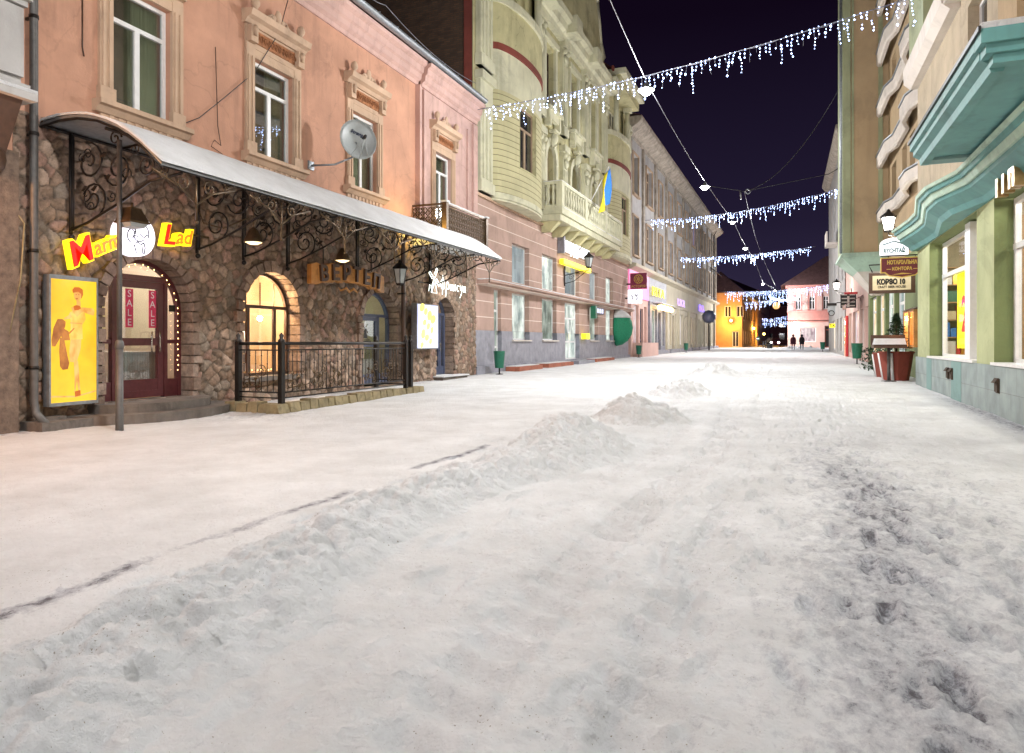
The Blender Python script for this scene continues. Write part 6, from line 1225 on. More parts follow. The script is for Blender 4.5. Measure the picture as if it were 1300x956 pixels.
for k in range(16): a = random.random()*6.3; m.tube([(x, 98, .9), (x+.3*math.cos(a), 98+.2*math.sin(a), 1.25), (x+.4*math.cos(a), 98+.3*math.sin(a), 1.5+.4*random.random())], .025, 4)
m.build('twigs', 'bark', t)
for k, px in enumerate((972, 969)): x, d = onplane(px, 99+3*k); t = tag(MB().lathe([(.09, 0), (.09, .85), (.12, .9), (.0, 1.0)], (x, 99+3*k, .42), 8).build('bollard', 'black'), ['dark bollard beside the low tub of twigs', 'second dark bollard just past the low tub of twigs'][k], 'bollard')
# people
def person(px, Y, feet, label, wide, coat):
    x, d = onplane(px, Y); z = gz(Y)+.01; t = thing('person', label, 'person', (x, Y, z)); me = bpy.data.meshes.new('person')
    V = [(0, 0, .95), (0, 0, 1.15), (0, 0, 1.38), (0, 0, 1.5), (0, 0, 1.62), (0, 0, 1.72), (.2, .0, 1.38), (.27, .03, 1.1), (.25, -.12, .88), (-.2, 0, 1.38), (-.27, .0, 1.1), (-.25, .1, .86), (.1, 0, .9), (.12, -.12, .5), (.12, .0, .08), (.12, -.14, .03), (-.1, 0, .9), (-.12, .1, .5), (-.12, .22, .1), (-.12, .1, .03)]
    E = [(0, 1), (1, 2), (2, 3), (3, 4), (4, 5), (2, 6), (6, 7), (7, 8), (2, 9), (9, 10), (10, 11), (0, 12), (12, 13), (13, 14), (14, 15), (0, 16), (16, 17), (17, 18), (18, 19)]; Rr = [.15, .15, .17, .065, .1, .08, .075, .06, .045, .075, .06, .045, .1, .075, .05, .045, .1, .075, .05, .045]
    me.from_pydata([(x+a, Y+b, z+c) for a, b, c in V], E, []); o = bpy.data.objects.new('body', me); C.objects.link(o); sk = o.modifiers.new('skin', 'SKIN')
    for i, r in enumerate(Rr): me.skin_vertices[0].data[i].radius = (r, r)
    me.skin_vertices[0].data[0].use_root = True; o.modifiers.new('s', 'SUBSURF').levels = 2; me.materials.append(M[coat]); adopt(o, t)
    m = MB(); m.lathe([(.27*wide, .62), (.25*wide, .9), (.2*wide, 1.1), (.23*wide, 1.36), (.12, 1.5), (.06, 1.54)], (x, Y, z), 14); m.build('coat', coat, t); m = MB(); m.ball((x, Y, z+1.66), .135, 0, 10, 7, (1, 1.05, 1.15)); m.build('hood', coat, t)
    return x, Y, z, t
x, y, z, t = person(1007, 87, 443, 'person in a dark plum coat walking with a hooded head, wider of the two walkers', 1.2, 'plumcloth'); person(1018, 88, 443, 'person in a long black pointed hood coat, slimmer of the two walkers', 1.0, 'darkcloth')
# ================================================================== RIGHT SIDE
TR1 = TR(XR)
# --- green shop house
gs = thing('green_shop_house', 'beige house with an apple green shop front and teal cornice on the near right', 'house', (XR+4, 14, 0))
n1 = (yx(1240, XR), yx(1180, XR)); n2 = (8.6, yx(1262, XR)); zt = 3.76; YGE = yx(1165, XR); pz = .9
MB(TR1).wall(3.0, YGE, pz, 4.62, [(n1[0], n1[1], pz, zt), (n2[0], n2[1], pz, zt), (4.0, 7.6, pz, zt)], depth=.38, mr=1).build('shop_wall', ['green', 'dgreen'], gs)
m = MB(TR1); m.wall(3.0, YGE, -.1, pz, [(yx(1278, XR), yx(1255, XR)-.4, -.2, -.15)], n=.05, depth=.02); m.quad((3, .05, pz), (YGE, .05, pz), (YGE, -.4, pz), (3, -.4, pz)); m.quad((YGE, .05, -.1), (YGE, -.6, -.1), (YGE, -.6, pz), (YGE, .05, pz)); m.build('tiled_plinth', 'tealplinth', gs)
MB(TR1).box(n1[0]+1.0, n1[0]+1.9, .05, .056, .02, pz-.01).build('plinth_panel', 'tealdark', gs); MB(TR1).box(n1[1]-.55, n1[1]+.05, .05, .056, .02, pz-.01).build('plinth_panel', 'tealdark', gs); MB(TR1).box(8.3, 9.75, .05, .058, .1, pz-.06).build('plinth_panel', 'dgreen', gs)
m = MB(); m.quad((XR, YGE, pz), (XR+.9, YGE, pz), (XR+.9, YGE, 4.6), (XR, YGE, 4.6)); m.build('return_wall', 'dgreen', gs)
# vents
def vent(px, py, label):
    s, d = at_x(px, XR-.05); z = HC+(HY-py)*d/FPX; t = thing('wall_vent', label, 'vent', (XR-.05, s, z), 'rusty vents in the tiled plinth'); m = MB(TR1); m.box(s-.09, s+.09, .05, .085, z-.10, z+.10); m.box(s-.11, s+.11, .05, .06, z-.12, z+.12); m.build('grille', 'bark', t)
    m = MB(TR1); m.frustum(s-.1, s+.1, .06, .13, z+.05, s-.1, s+.1, .06, .08, z+.13); m.build('hood', 'bark', t)
vent(1204, 474, 'small square vent nearest the olive pillar at the end of the tiled plinth'); vent(1209, 475, 'rusty vent with a hood below the yellow poster window'); vent(1267, 490, 'rusty hooded vent below the wide shop window')
# shop windows
def bigwin(s0, s1, vs, hs, label=None):
    m = MB(TR1); upvc(m, s0, s1, -.36, pz+.02, zt-.03, vs, hs, .09, .09); f = m.build('shop_window', 'white', gs); MB(TR1).box(s0+.05, s1-.05, -.325, -.315, pz+.06, zt-.07).build('pane', 'glass', f); MB(TR1).box(s0, s1, -.30, .07, pz-.002+.004, pz+.05).build('sill', 'white', f); return f
w1 = (yx(1240, XR+.3), yx(1203, XR+.3)); tr = 2.92
bigwin(n1[0]+.02, n1[1]-.05, [(n1[0]+1.25, pz, zt)], [(tr, n1[0], n1[1])]); bigwin(n2[0], n2[1]-.05, [(n2[0]+2.4, pz, zt)], [(tr, n2[0], n2[1])]); bigwin(4.05, 7.55, [(5.8, pz, zt)], [(tr, 4.05, 7.55)])
MB(TR1).box(n1[0]+1.0, n1[0]+1.42, -.27, -.10, pz+.05, zt-.04).build('white_mullion', 'white', gs)
m = MB(TR1); x1 = -4.2; m.quad((3.2, x1, .5), (YGE-.1, x1, .5), (YGE-.1, x1, 4.2), (3.2, x1, 4.2)); m.quad((3.2, x1, .8), (YGE-.1, x1, .8), (YGE-.1, -.40, .8), (3.2, -.40, .8), 1); m.quad((3.2, x1, 4.2), (YGE-.1, x1, 4.2), (YGE-.1, -.40, 4.2), (3.2, -.40, 4.2)); m.quad((3.2, x1, .5), (3.2, -.4, .5), (3.2, -.4, 4.2), (3.2, x1, 4.2)); m.quad((YGE-.1, x1, .5), (YGE-.1, -.4, .5), (YGE-.1, -.4, 4.2), (YGE-.1, x1, 4.2)); m.build('shop_room', ['beige', 'shelf'], gs)
for y in (6.5, 11.5, 17.5): lamp('shop_light', (XR+1.6, y, 3.9), 380, (1, .93, .82), .3)
# goods
t = thing('display_shelf', 'wooden shelf of boxes seen through the wide shop window', 'shelf', (XR+2.6, 11.5, .8)); m = MB(TR1)
for z in (1.0, 1.5, 2.0, 2.5): m.box(9.0, 13.6, -2.9, -2.5, z, z+.03)
for y in (9.0, 11.3, 13.57): m.box(y, y+.03, -2.9, -2.5, .8, 3.0)
m.build('boards', 'shelf', t); rs = random.Random(8)
for z in (1.03, 1.53, 2.03):
    y = 9.1
    while y < 13.3: w = rs.uniform(.15, .4); h = rs.uniform(.15, .38); MB(TR1).box(y, y+w-.03, -2.85, -2.55, z, z+h).build('boxed_goods', rs.choice(['redpaint', 'parch', 'sheerwhite', 'yellowflag', 'slateblue', 'wood', 'magenta']), t); y += w
t = thing('display_shelf', 'shelf with colourful goods behind the yellow poster', 'shelf', (XR+1.8, 17, .8)); m = MB(TR1)
for z in (1.0, 1.45, 1.9, 2.35, 2.8): m.box(15.4, 19.9, -2.2, -1.8, z, z+.03)
m.build('boards', 'shelf', t)
for z in (1.03, 1.48, 1.93, 2.38):
    y = 15.5
    while y < 19.7: w = rs.uniform(.15, .4); h = rs.uniform(.15, .36); MB(TR1).box(y, y+w-.03, -2.15, -1.85, z, z+h).build('boxed_goods', rs.choice(['redpaint', 'parch', 'sheerwhite', 'yellowflag', 'ornament', 'wood', 'magenta', 'white']), t); y += w
s = 12.2; t = thing('mannequin', 'headless shop bust in a white blouse behind the wide shop window', 'mannequin', TR1(s, -1.2, 1.0)); m = MB(TR1); m.lathe([(.2, .55), (.17, .8), (.22, 1.05), (.25, 1.25), (.2, 1.38), (.07, 1.44)], (s, -1.1, .9), 16); m.tube([(s-.22, -1.1, 2.2), (s-.32, -1.1, 1.9), (s-.28, -1.0, 1.55)], [.08, .07, .06], 8); m.tube([(s+.22, -1.1, 2.2), (s+.32, -1.1, 1.9), (s+.28, -1.0, 1.55)], [.08, .07, .06], 8); m.build('blouse', 'sheerwhite', t); MB(TR1).tube([(s, -1.1, .8), (s, -1.1, 1.5)], .03, 6).build('stand', 'darkwood', t)
tag(MB(TR1).box(10.6, 12.3, -3.9, -3.84, 2.95, 3.75).build('violet_screen', 'violetglow'), 'glowing violet screen high at the back of the wide shop window', 'screen')
MB(TR1).box(13.0, 13.2, -.7, -.66, 1.2, 3.6).build('curtain', 'awnGreen'); o = bpy.context.scene.objects['curtain']; tag(o, 'narrow green curtain strip inside the wide shop window', 'curtain')
MB().box(XR+.45, XR+4.1, 14.75, 14.85, .8, 4.2).build('partition', 'beige', gs)
for yy, lb in ((21.0, 'crowded shelf of goods against the far end wall of the green shop'), (14.7, 'crowded shelf of goods against the partition behind the white blouse')):
    t = thing('display_shelf', lb, 'shelf', (XR+1.6, yy, .8)); m = MB()
    for z in (.95, 1.4, 1.85, 2.3, 2.75, 3.2): m.box(XR+.5, XR+3.4, yy-.38, yy-.002, z, z+.03)
    for x in (XR+.47, XR+1.9, XR+3.4): m.box(x, x+.03, yy-.39, yy-.004, .8, 3.5)
    m.build('boards', 'shelf', t)
    for z in (.98, 1.43, 1.88, 2.33, 2.78):
        x = XR+.52
        while x < XR+3.3:
            w = rs.uniform(.08, .26); h = rs.uniform(.14, .38)
            if not (x < XR+1.93 and x+w > XR+1.88): MB().box(x, x+w-.02, yy-.34, yy-.08, z+.002, z+h).build('boxed_goods', rs.choice(['redpaint', 'parch', 'sheerwhite', 'yellowflag', 'ornament', 'wood', 'magenta', 'white', 'blueflag', 'binGreen']), t)
            x += w
y0, y1 = yx(1233, XR+.42), yx(1214, XR+.42); t = thing('sale_poster', 'bright yellow poster with a big red 2 inside the shop window', 'poster', TR1((y0+y1)/2, -.42, 1)); MB(TR1).box(y0, y1, -.45, -.44, pz+.25, 3.05).build('sheet', 'yellowpaper', t); MB(TR1).text('2', 1.15, (y0+y1)/2, 1.55, -.44, -.432, 0, 0, 0, .02, 'CENTER', -1, .95).build('numeral', 'redpaper', t)
m = MB(TR1)
for sy in (12.9, 12.3):
    for k in range(8): a = k*PI/4; m.prism([(sy+.02*math.cos(a+1.57), 1.55+.02*math.sin(a+1.57)), (sy+.13*math.cos(a), 1.55+.16*math.sin(a)), (sy+.02*math.cos(a-1.57), 1.55+.02*math.sin(a-1.57))], -.312, -.309)
m.build('snowflake_sticker', 'sheerwhite', gs)
# teal cornice over the shop, zigzag
zz = [3.0, 13.2, 14.3, 15.6, 16.6, 18.6, 19.6, YGE]; nn = [.0, .0, .0, .28, .28, .0, .0, .12]
def zig(prof, zz, nn, mat, name, parent, TT):
    k = len(prof); vs = [(s, n+o, z) for s, o in zip(zz, nn) for n, z in prof]; fs = []
    for i in range(len(zz)-1):
        for j in range(k): fs.append((i*k+j, i*k+(j+1) % k, (i+1)*k+(j+1) % k, (i+1)*k+j))
    fs += [tuple(range(k)), tuple(range((len(zz)-1)*k, len(zz)*k))[::-1]]
    m = MB(TT); m.add(vs, fs); return m.build(name, mat, parent)
zig([(-.3, 3.780), (.04, 3.780), (.10, 3.880), (.3, 4.030), (.32, 4.100), (-.3, 4.100)], zz, nn, 'teal', 'teal_cornice', gs, TR1)
zig([(-.3, 4.104), (.36, 4.104), (.40, 4.220), (-.3, 4.220)], zz, nn, 'teallight', 'cornice_light_band', gs, TR1); zig([(-.3, 4.224), (.44, 4.224), (.46, 4.300), (-.3, 4.300)], zz, nn, 'teal', 'cornice_top', gs, TR1); zig([(-.3, 4.304), (.50, 4.304), (.52, 4.360), (-.3, 4.380)], zz, nn, 'teallight', 'cornice_lip', gs, TR1)
# teal slab (balcony floor) 
s0, s1, Xo = 8.95, 13.7, 1.98; N0 = XR-Xo
pr = [(-.2, 4.420), (N0-.30, 4.420), (N0-.28, 4.360), (N0-.16, 4.360), (N0-.14, 4.460), (N0-.05, 4.520), (N0-.05, 4.600), (N0, 4.620), (N0, 4.760), (-.2, 4.800)]
t = thing('teal_balcony_slab', 'broad teal balcony slab jutting over the green shop with snow on its top', 'balcony slab', (XR, 11, 4.400)); m = MB(TR1); m.sweep(pr, [s0+.3, s1]); m.build('slab', 'teal', t)
m = MB(TR1); m.box(s0, s0+.298, -.2, N0-.002, 4.600, 4.758); m.box(s0+.06, s0+.298, -.2, N0-.06, 4.500, 4.600); m.box(s0+.12, s0+.298, -.2, N0-.14, 4.400, 4.500); m.build('end_moulding', 'teal', t); MB(TR1).box(s0+.01, s1-.02, -.15, N0-.01, 4.762, 4.830).build('snow_cover', 'snow', t); MB(TR1).box(s0-.02, s1+.02, N0+.002, N0+.03, 4.730, 4.785).build('drip_edge', 'black', t); MB(TR1).box(s1-.3, s1+.02, .2, N0-.2, 4.370, 4.415).build('soffit_strip', 'tealdark', t)
# lettering of the shop
t = thing('shop_lettering', 'large bronze faced letters on the green wall under the teal slab', 'shop sign', TR1(12, .1, 3.8)); yl = yx(1268, XR-.12)
for ch, o_, sz in (('l', 0, .62), ('i', .34, .62), ('h', .68, .62)): MB(TR1).text(ch, sz, yl-o_, 3.66, .02, .17, 0, 0, 0, .03, 'LEFT', -1, 1.1).build('letter', 'bronzelit', t)
# beige upper wall with pilasters and white bands
m = MB(TR1); m.wall(3.0, YGE, 4.62, 17, [(14.5, 15.9, 5.6, 7.9), (9.7, 11.2, 5.2, 7.6), (16.8, 18.2, 9.4, 11.8)], depth=.3); m.quad((YGE, 0, 4.62), (YGE, -6, 4.62), (YGE, -6, 17), (YGE, 0, 17)); m.build('upper_wall', 'beige', gs)
for a, b, c, d in ((14.5, 15.9, 5.6, 7.9), (9.7, 11.2, 5.2, 7.6), (16.8, 18.2, 9.4, 11.8)): window(TR1, a, b, c, d, -.25, gs, 'white', 'darkglass', [((a+b)/2, c, d)], [(d-.6, a, b)])
for a, b in ((YGE-2.2, YGE-.1), (16.0, 17.1)): MB(TR1).box(a, b, .002, .22 if a > 17 else .12, 8.9, 17).build('pilaster', 'sage', gs)
MB(TR1).box(12.4, 13.4, .002, .1, 4.62, 17).build('pilaster', 'tan', gs)
m = MB(TR1); m.sweep([(.0, 8.2), (.18, 8.2), (.34, 8.35), (.36, 8.72), (0, 8.8)], [16.55, YGE-.03]); m.sweep([(.0, 8.55), (.25, 8.55), (.40, 8.7), (.42, 9.1), (0, 9.2)], [13.45, 16.3]); m.box(16.3, 16.548, .002, .3, 8.3, 8.95); m.build('white_sill_band', 'whiteband', gs)
MB().box(XR+.9, XR+9, 3.01, YGE-.01, 4.6, 16.9).build('rear_shell', 'beige', gs)
# --- tan house with projecting bay
TR2 = TR(XR2); tn = thing('tan_corner_bay_house', 'ochre rendered house with a tall projecting bay and green flared base', 'house', (XR2+4, 30, 0))
YE = 38.0; wv = [4.2]; dk1 = [(24.2+i*2.3, 25.9+i*2.3, .55, 3.4) for i in range(6)]
ops = [(26.6, 28.9, .6, 3.4), (29.3, 31.6, .6, 3.4), (32.0, 34.3, .6, 3.4), (34.7, 37.2, .6, 3.4)]
MB(TR2).wall(YGE, YE, -.1, 4.2, ops, depth=.3).build('shop_wall', 'dgreen', tn)
for i, (a, b, c, d) in enumerate(ops): window(TR2, a, b, c, d, -.2, tn, 'white', ('paneBlue', 'paneCool', 'paneWarm', 'paneWarm')[i], [((a+b)/2, c, d)], [(2.7, a, b)], .1, fname='shop_window')
ow = [(24.6, 25.6, 6.4, 8.0), (26.2, 27.2, 6.4, 8.0), (28.6, 29.8, 6.4, 8.0), (28.6, 29.8, 10.5, 12.1), (24.6, 25.6, 10.5, 12.1), (28.6, 29.8, 14, 16)]
MB(TR2).wall(YGE, YE, 4.2, 19, ow, depth=.3).build('upper_wall', 'tan', tn)
for a, b, c, d in ow: window(TR2, a, b, c, d, -.25, tn, 'darkwood', 'darkglass', [((a+b)/2, c, d)], [], .08)
zz2 = [YGE, 22.4, 23.2, 24.4, 25.2, 27.4, 28.2, 30.66]; n2_ = [.12, .12, .33, .33, .12, .12, .30, .30]
for z, h in ((6.0, .34), (8.15, .42), (10.2, .34), (12.2, .45), (14.2, .34)): zig([(-.05, z), (.06, z), (.12, z+.06), (.14, z+h), (-.05, z+h+.04)], zz2, n2_, 'whiteband', 'white_sill_band', tn, TR2); zig([(-.05, z+h+.042), (.16, z+h+.042), (.17, z+h+.075), (-.05, z+h+.09)], zz2, n2_, 'greymetal', 'sill_flashing', tn, TR2)
yb0, yb1, xb0 = 30.7, 33.5, 2.13
m = MB(); m.box(xb0, XR2+.1, yb0, yb1, 4.85, 20); m.build('bay', 'tan', tn); m = MB(); m.box(xb0-.06, xb0+.22, yb0-.06, yb1+.05, 4.88, 20); m.box(xb0+.26, xb0+.34, yb0-.045, yb0-.002, 4.88, 20); m.box(XR2-.36, XR2-.2, yb0-.05, yb0-.002, 4.88, 20); m.build('bay_corner', 'sage', tn)
m = MB(); m.frustum(xb0+.5, XR2, yb0+.35, yb1, 4.15, xb0-.1, XR2, yb0-.1, yb1+.1, 4.7); m.box(xb0-.16, XR2, yb0-.16, yb1+.15, 4.702, 4.80); m.box(xb0-.1, XR2, yb0-.1, yb1+.1, 4.80, 4.878); m.build('flared_base', 'teallight', tn)
m = MB(); m.frustum(XR2-.35, XR2, yb0+.9, yb1-.1, 3.3, xb0+.5, XR2, yb0+.36, yb1, 4.148); m.build('white_corbel', 'whiteband', tn); m = MB(); m.tube([(xb0-.1, yb0+.25, 4.9), (xb0-.1, yb0+.25, 20)], .07, 8); m.build('downpipe', 'greymetal', tn)
MB().box(XR2+.5, XR2+9, YGE+.02, YE, 0, 19).build('rear_shell', 'tan', tn)
# --- farther shops on the right
TR3 = TR(3.9); r3 = thing('pink_white_shop_house', 'pale house with lilac white shop fronts beyond the ochre bay', 'house', (8, 46, 0)); ops = [(38.8, 41.6, .6, 3.2), (42.6, 44.4, .4, 3.2), (45.2, 49, .6, 3.2), (50.0, 52.0, .6, 3.2)]; up = [(40, 41.3, 5.5, 7.8), (44, 45.3, 5.5, 7.8), (48, 49.3, 5.5, 7.8)]
MB(TR3).wall(YE+.02, 55, -.1, 12, ops+up, depth=.3).build('wall', 'pinkpale', r3)
for i, (a, b, c, d) in enumerate(ops): window(TR3, a, b, c, d, -.2, r3, 'white', ('panePink', 'paneCool', 'panePink', 'paneWarm')[i], [((a+b)/2, c, d)], [], .12, fname='shop_window')
for a, b, c, d in up: window(TR3, a, b, c, d, -.2, r3, 'white', 'darkglass', [((a+b)/2, c, d)])
MB().box(4.5, 12, YE+.03, 55, 0, 11.9).build('rear_shell', 'pinkpale', r3); m = MB(TR3); m.add([(42.3, .03, 3.9), (44.8, .03, 3.9), (44.8, .9, 3.4), (42.3, .9, 3.4), (44.8, .9, 3.15), (42.3, .9, 3.15)], [(0, 1, 2, 3), (3, 2, 4, 5)]); o = m.build('door_awning', 'signmaroon', r3); o.modifiers.new('t', 'SOLIDIFY').thickness = .02
TR4 = TR(3.85); r4 = thing('grey_cornered_house', 'tall grey house with an orange and red door board farther down the right', 'house', (8, 65, 0)); ops = [(57, 60, .6, 3.2), (61.5, 64, .4, 3.2), (66, 70, .6, 3.2)]; up = [(57, 58.3, 6, 8.2), (61, 62.3, 6, 8.2), (66, 67.3, 6, 8.2), (57, 58.3, 11, 13), (66, 67.3, 11, 13)]
MB(TR4).wall(55.02, 76, -.1, 17, ops+up, depth=.3).build('wall', 'grey', r4)
for i, (a, b, c, d) in enumerate(ops+up): window(TR4, a, b, c, d, -.2, r4, 'white', 'paneWarm' if i < 3 else 'darkglass', [((a+b)/2, c, d)], [], .12)
MB().box(4.4, 12, 55.03, 76, 0, 17).build('rear_shell', 'grey', r4); MB(TR4).sweep([(0, 16.4), (.3, 16.5), (.6, 16.9), (.6, 17.1), (0, 17.2)], [55, 76.4]).build('cornice', 'greyweather', r4); m = MB(TR4); m.box(62, 64.5, .02, .9, 9.3, 9.5); m.box(62, 64.5, .8, .9, 9.5, 10.4); m.build('balcony', 'whiteband', r4)
m = MB(TR3); m.box(52.4, 53.2, .02, .16, .3, 3.1, 0); m.box(53.3, 54.2, .02, .14, .3, 3.0, 1); tag(m.build('door_boards', ['redpaint', 'orangebox']), 'tall red and orange boards beside a far shop door', 'board')
# menu boxes
def menubox(Xc, y, z0, z1, label, w=.62):
    t = thing('menu_box', label, 'menu box', (Xc, y, z0), 'orange lit menu boxes'); m = MB(); m.box(Xc-.03, Xc+.06, y-w/2, y+w/2, z0, z1); m.box(Xc-.06, Xc-.03, y-w/2, y-w/2+.06, z0, z1); m.box(Xc-.06, Xc-.03, y+w/2-.06, y+w/2, z0, z1); m.box(Xc-.06, Xc-.03, y-w/2+.06, y+w/2-.06, z0, z0+.06); m.box(Xc-.06, Xc-.03, y-w/2+.06, y+w/2-.06, z1-.06, z1); m.build('case', 'wood', t)
    MB().box(Xc-.045, Xc-.031, y-w/2+.06, y+w/2-.06, z0+.06, z1-.06).build('lit_panel', 'orangebox', t); MB().add([(Xc-.1, y-w/2-.03, z1), (Xc-.1, y+w/2+.03, z1), (Xc+.06, y+w/2+.03, z1+.08), (Xc+.06, y-w/2-.03, z1+.08), (Xc+.06, y-w/2-.03, z1), (Xc+.06, y+w/2+.03, z1)], [(0, 1, 2, 3), (0, 3, 4), (1, 2, 5), (0, 1, 5, 4)]).build('little_roof', 'darkwood', t)
menubox(3.28, 22.0, 1.15, 2.2, 'orange lit wooden menu box nearer the green shop pillar', .75); menubox(3.42, 24.0, 1.1, 2.25, 'orange lit wooden menu box farther from the green shop pillar', 1.0)
lamp('menu_glow', (2.9, 22.6, 1.7), 6, (1, .45, .12), .15)
# planters and fir
def planter(x, y, r, h, label):
    z = gz(y); t = thing('planter', label, 'planter', (x, y, z)); m = MB(); m.lathe([(r*.72, 0), (r, h), (r*1.06, h), (r*1.06, h+.05), (r*.9, h+.05), (r*.88, h-.06), (0, h-.06)], (x, y, z), 8, smooth=False); m.build('tub', 'redpot', t); m = MB()
    for k in (2, 4): a = PI*k/4+PI/8+PI/4; m.tube([(x+r*.75*math.cos(a), y+r*.75*math.sin(a), z), (x+r*1.03*math.cos(a), y+r*1.03*math.sin(a), z+h)], .045, 4)
    m.build('white_stave', 'white', t); return z
zp = planter(3.0, 23.2, .46, .82, 'dark red tapered tub with white staves holding the small fir'); planter(2.95, 25.0, .38, .75, 'dark red tapered tub half hidden behind the fir tub')
def fir(x, y, z, h, r, label):
    t = thing('fir_tree', label, 'fir tree', (x, y, z)); MB().tube([(x, y, z), (x, y, z+h*.95)], [.04, .008], 6).build('trunk', 'bark', t); m = MB(); rs = random.Random(5)
    for i in range(2600):
        u = rs.random()**.8; a = rs.random()*6.283; rr = r*(1-u)**.8*(.75+.25*math.sin(u*40+a*3))*rs.random()**.5; c = Vector((x+rr*math.cos(a), y+rr*math.sin(a), z+.12*h+u*h*.9-rr*.25)); d = Vector((math.cos(a), math.sin(a), rs.uniform(-.5, .6)))*rs.uniform(.05, .10); w = Vector((-math.sin(a), math.cos(a), rs.uniform(-1, 1)))*.012
        m.add([tuple(c-w), tuple(c+w), tuple(c+d)], [(0, 1, 2)])
    m.build('needles', 'needle', t, False)
fir(3.0, 23.2, zp+.82, 1.15, .5, 'small dark fir tree growing in the red tub')
tb = thing('menu_stand', 'dark stand with a snow covered slanted top in front of the red tubs', 'stand', (2.72, 22.5, .15)); m = MB(); m.tube([(2.72, 22.5, .12), (2.72, 22.5, 1.15)], .045, 8); m.lathe([(.2, 0), (.2, .03), (.04, .05)], (2.72, 22.5, .14), 14); m.build('post', 'pipe', tb); m = MB(); m.frustum(2.3, 3.15, 22.2, 22.8, 1.12, 2.3, 3.15, 22.25, 22.8, 1.22); m.box(2.28, 3.17, 22.76, 22.82, 1.2, 1.5); m.build('tray', 'darkwood', tb); MB().frustum(2.32, 3.13, 22.22, 22.75, 1.222, 2.36, 3.1, 22.3, 22.72, 1.40).build('snow_cover', 'snow', tb)
m = MB(); rs = random.Random(3)
for i in range(500):
    a = rs.random()*6.3; r = .45*rs.random()**.5; c = Vector((2.72+r*math.cos(a), 25.6+r*math.sin(a)*.6, .35+.75*rs.random())); d = Vector((rs.uniform(-1, 1), rs.uniform(-1, 1), rs.uniform(-.3, 1)))*.09; w = Vector((rs.uniform(-1, 1), rs.uniform(-1, 1), rs.uniform(-1, 1)))*.04; m.add([tuple(c-w), tuple(c+d*.5+w), tuple(c+d), tuple(c+d*.4-w)], [(0, 1, 2, 3)])
t = thing('shrub', 'small leafy shrub beside the red tubs', 'shrub', (2.72, 25.6, .2)); m.build('foliage', 'needle', t, False); m = MB()
for k in range(6): m.tube([(2.72, 25.6, .15), (2.72+.25*math.cos(k), 25.6+.15*math.sin(k), .9)], .012, 4)
m.build('stems', 'bark', t)
# signs on the right
def xsign(pxa, pxb, py0, py1, Y): xa, d = onplane(pxa, Y); xb, d2 = onplane(pxb, Y); return xa, xb, HC+(HY-py1)*d/FPX, HC+(HY-py0)*d/FPX
Y = 21.55; a, b, z0, z1 = xsign(1117.5, 1173, 327.5, 353.6, Y); t = thing('notary_sign', 'maroon hanging board with gold notary lettering and a scalloped lower edge', 'sign', (a, Y, z0)); TS_ = TF(Y); w, h = b-a, z1-z0
sh = lambda g: [(a+g, z1-g), (b-g, z1-g), (b-g, z0+.25*h+g), (b-.1*w-g*.5, z0+.25*h+g), (b-.2*w, z0+.1*h+g), ((a+b)/2, z0+g), (a+.2*w, z0+.1*h+g), (a+.1*w+g*.5, z0+.25*h+g), (a+g, z0+.25*h+g)]
MB(TS_).prism(sh(0), -.03, .02).build('gold_edge', 'gold', t); bd = MB(TS_).prism(sh(.03), -.034, .024).build('board', 'signmaroon', t); m = MB(TS_); m.text('НОТАРІАЛЬНА', .145, (a+b)/2, z1-.19, .024, .03, 0, 0, 0, .006, sx=.68); m.text('— КОНТОРА —', .125, (a+b)/2, z1-.36, .024, .03, 0, 0, 0, .004, sx=.8); m.prism([((a+b)/2-.25, z0+.09), ((a+b)/2+.25, z0+.11), ((a+b)/2-.0, z0+.14)], .024, .03); m.build('lettering', 'gold', bd); MB(TS_).tube([(a, 0, z1+.05), (b+.35, 0, z1+.05)], .018, 5).tube([(a+.2, 0, z1), (a+.2, 0, z1+.05)], .01, 4).tube([(b-.2, 0, z1), (b-.2, 0, z1+.05)], .01, 4).build('hanger', 'iron', t)
Y = 24.0; a, b, z0, z1 = xsign(1103, 1162, 347, 373, Y); t = thing('beer_house_sign', 'dark framed parchment coloured hanging board of the beer house', 'sign', (a, Y, z0)); TS_ = TF(Y); MB(TS_).box(a, b, -.05, .03, z0, z1).build('frame', 'darkwood', t); bd = MB(TS_).box(a+.1, b-.12, .03, .036, z0+.1, z1-.09).build('panel', 'parch', t); m = MB(TS_); m.text('КОРЗО 10', .21, (a+b)/2-.03, z0+.285, .036, .043, 0, 0, 0, .014, sx=.78); m.text('CRAFT BEER HOUSE', .10, (a+b)/2-.01, z0+.165, .036, .042, 0, 0, 0, .002, sx=.85); m.build('lettering', 'black', bd); MB(TS_).tube([(a+.1, 0, z1+.02), (a, 0, z1+.25), (b+.1, 0, z1+.3)], .02, 5).build('hanger', 'iron', t)
Y = 22.7; a, b, z0, z1 = xsign(1117, 1153, 302, 325, Y); t = thing('arched_white_sign', 'white arched lit sign with teal lettering hanging under the wall lantern', 'sign', (a, Y, z0)); TS_ = TF(Y); w = b-a; MB(TS_).prism([(a, z0), (b, z0), (b, z1-.2)]+[((a+b)/2+w/2*math.cos(PI*i/10), z1-.2+.18*math.sin(PI*i/10)) for i in range(1, 10)]+[(a, z1-.2)], -.04, .04).build('panel', 'signwhite', t); m = MB(TS_); m.text('RYCHTAŘ', .17, (a+b)/2, z0+.08, .04, .05, 0, 0, 0, .008, sx=.72); m.tube([((a+b)/2-.3, .05, z1-.22), ((a+b)/2, .05, z1-.12), ((a+b)/2+.3, .05, z1-.24)], .02, 5); m.build('lettering', 'tealdark', t); m = MB(TS_)
m.tube([(b, 0, z1-.1), (b+.3, 0, z1), (b+.5, 0, z1)], .02, 5)
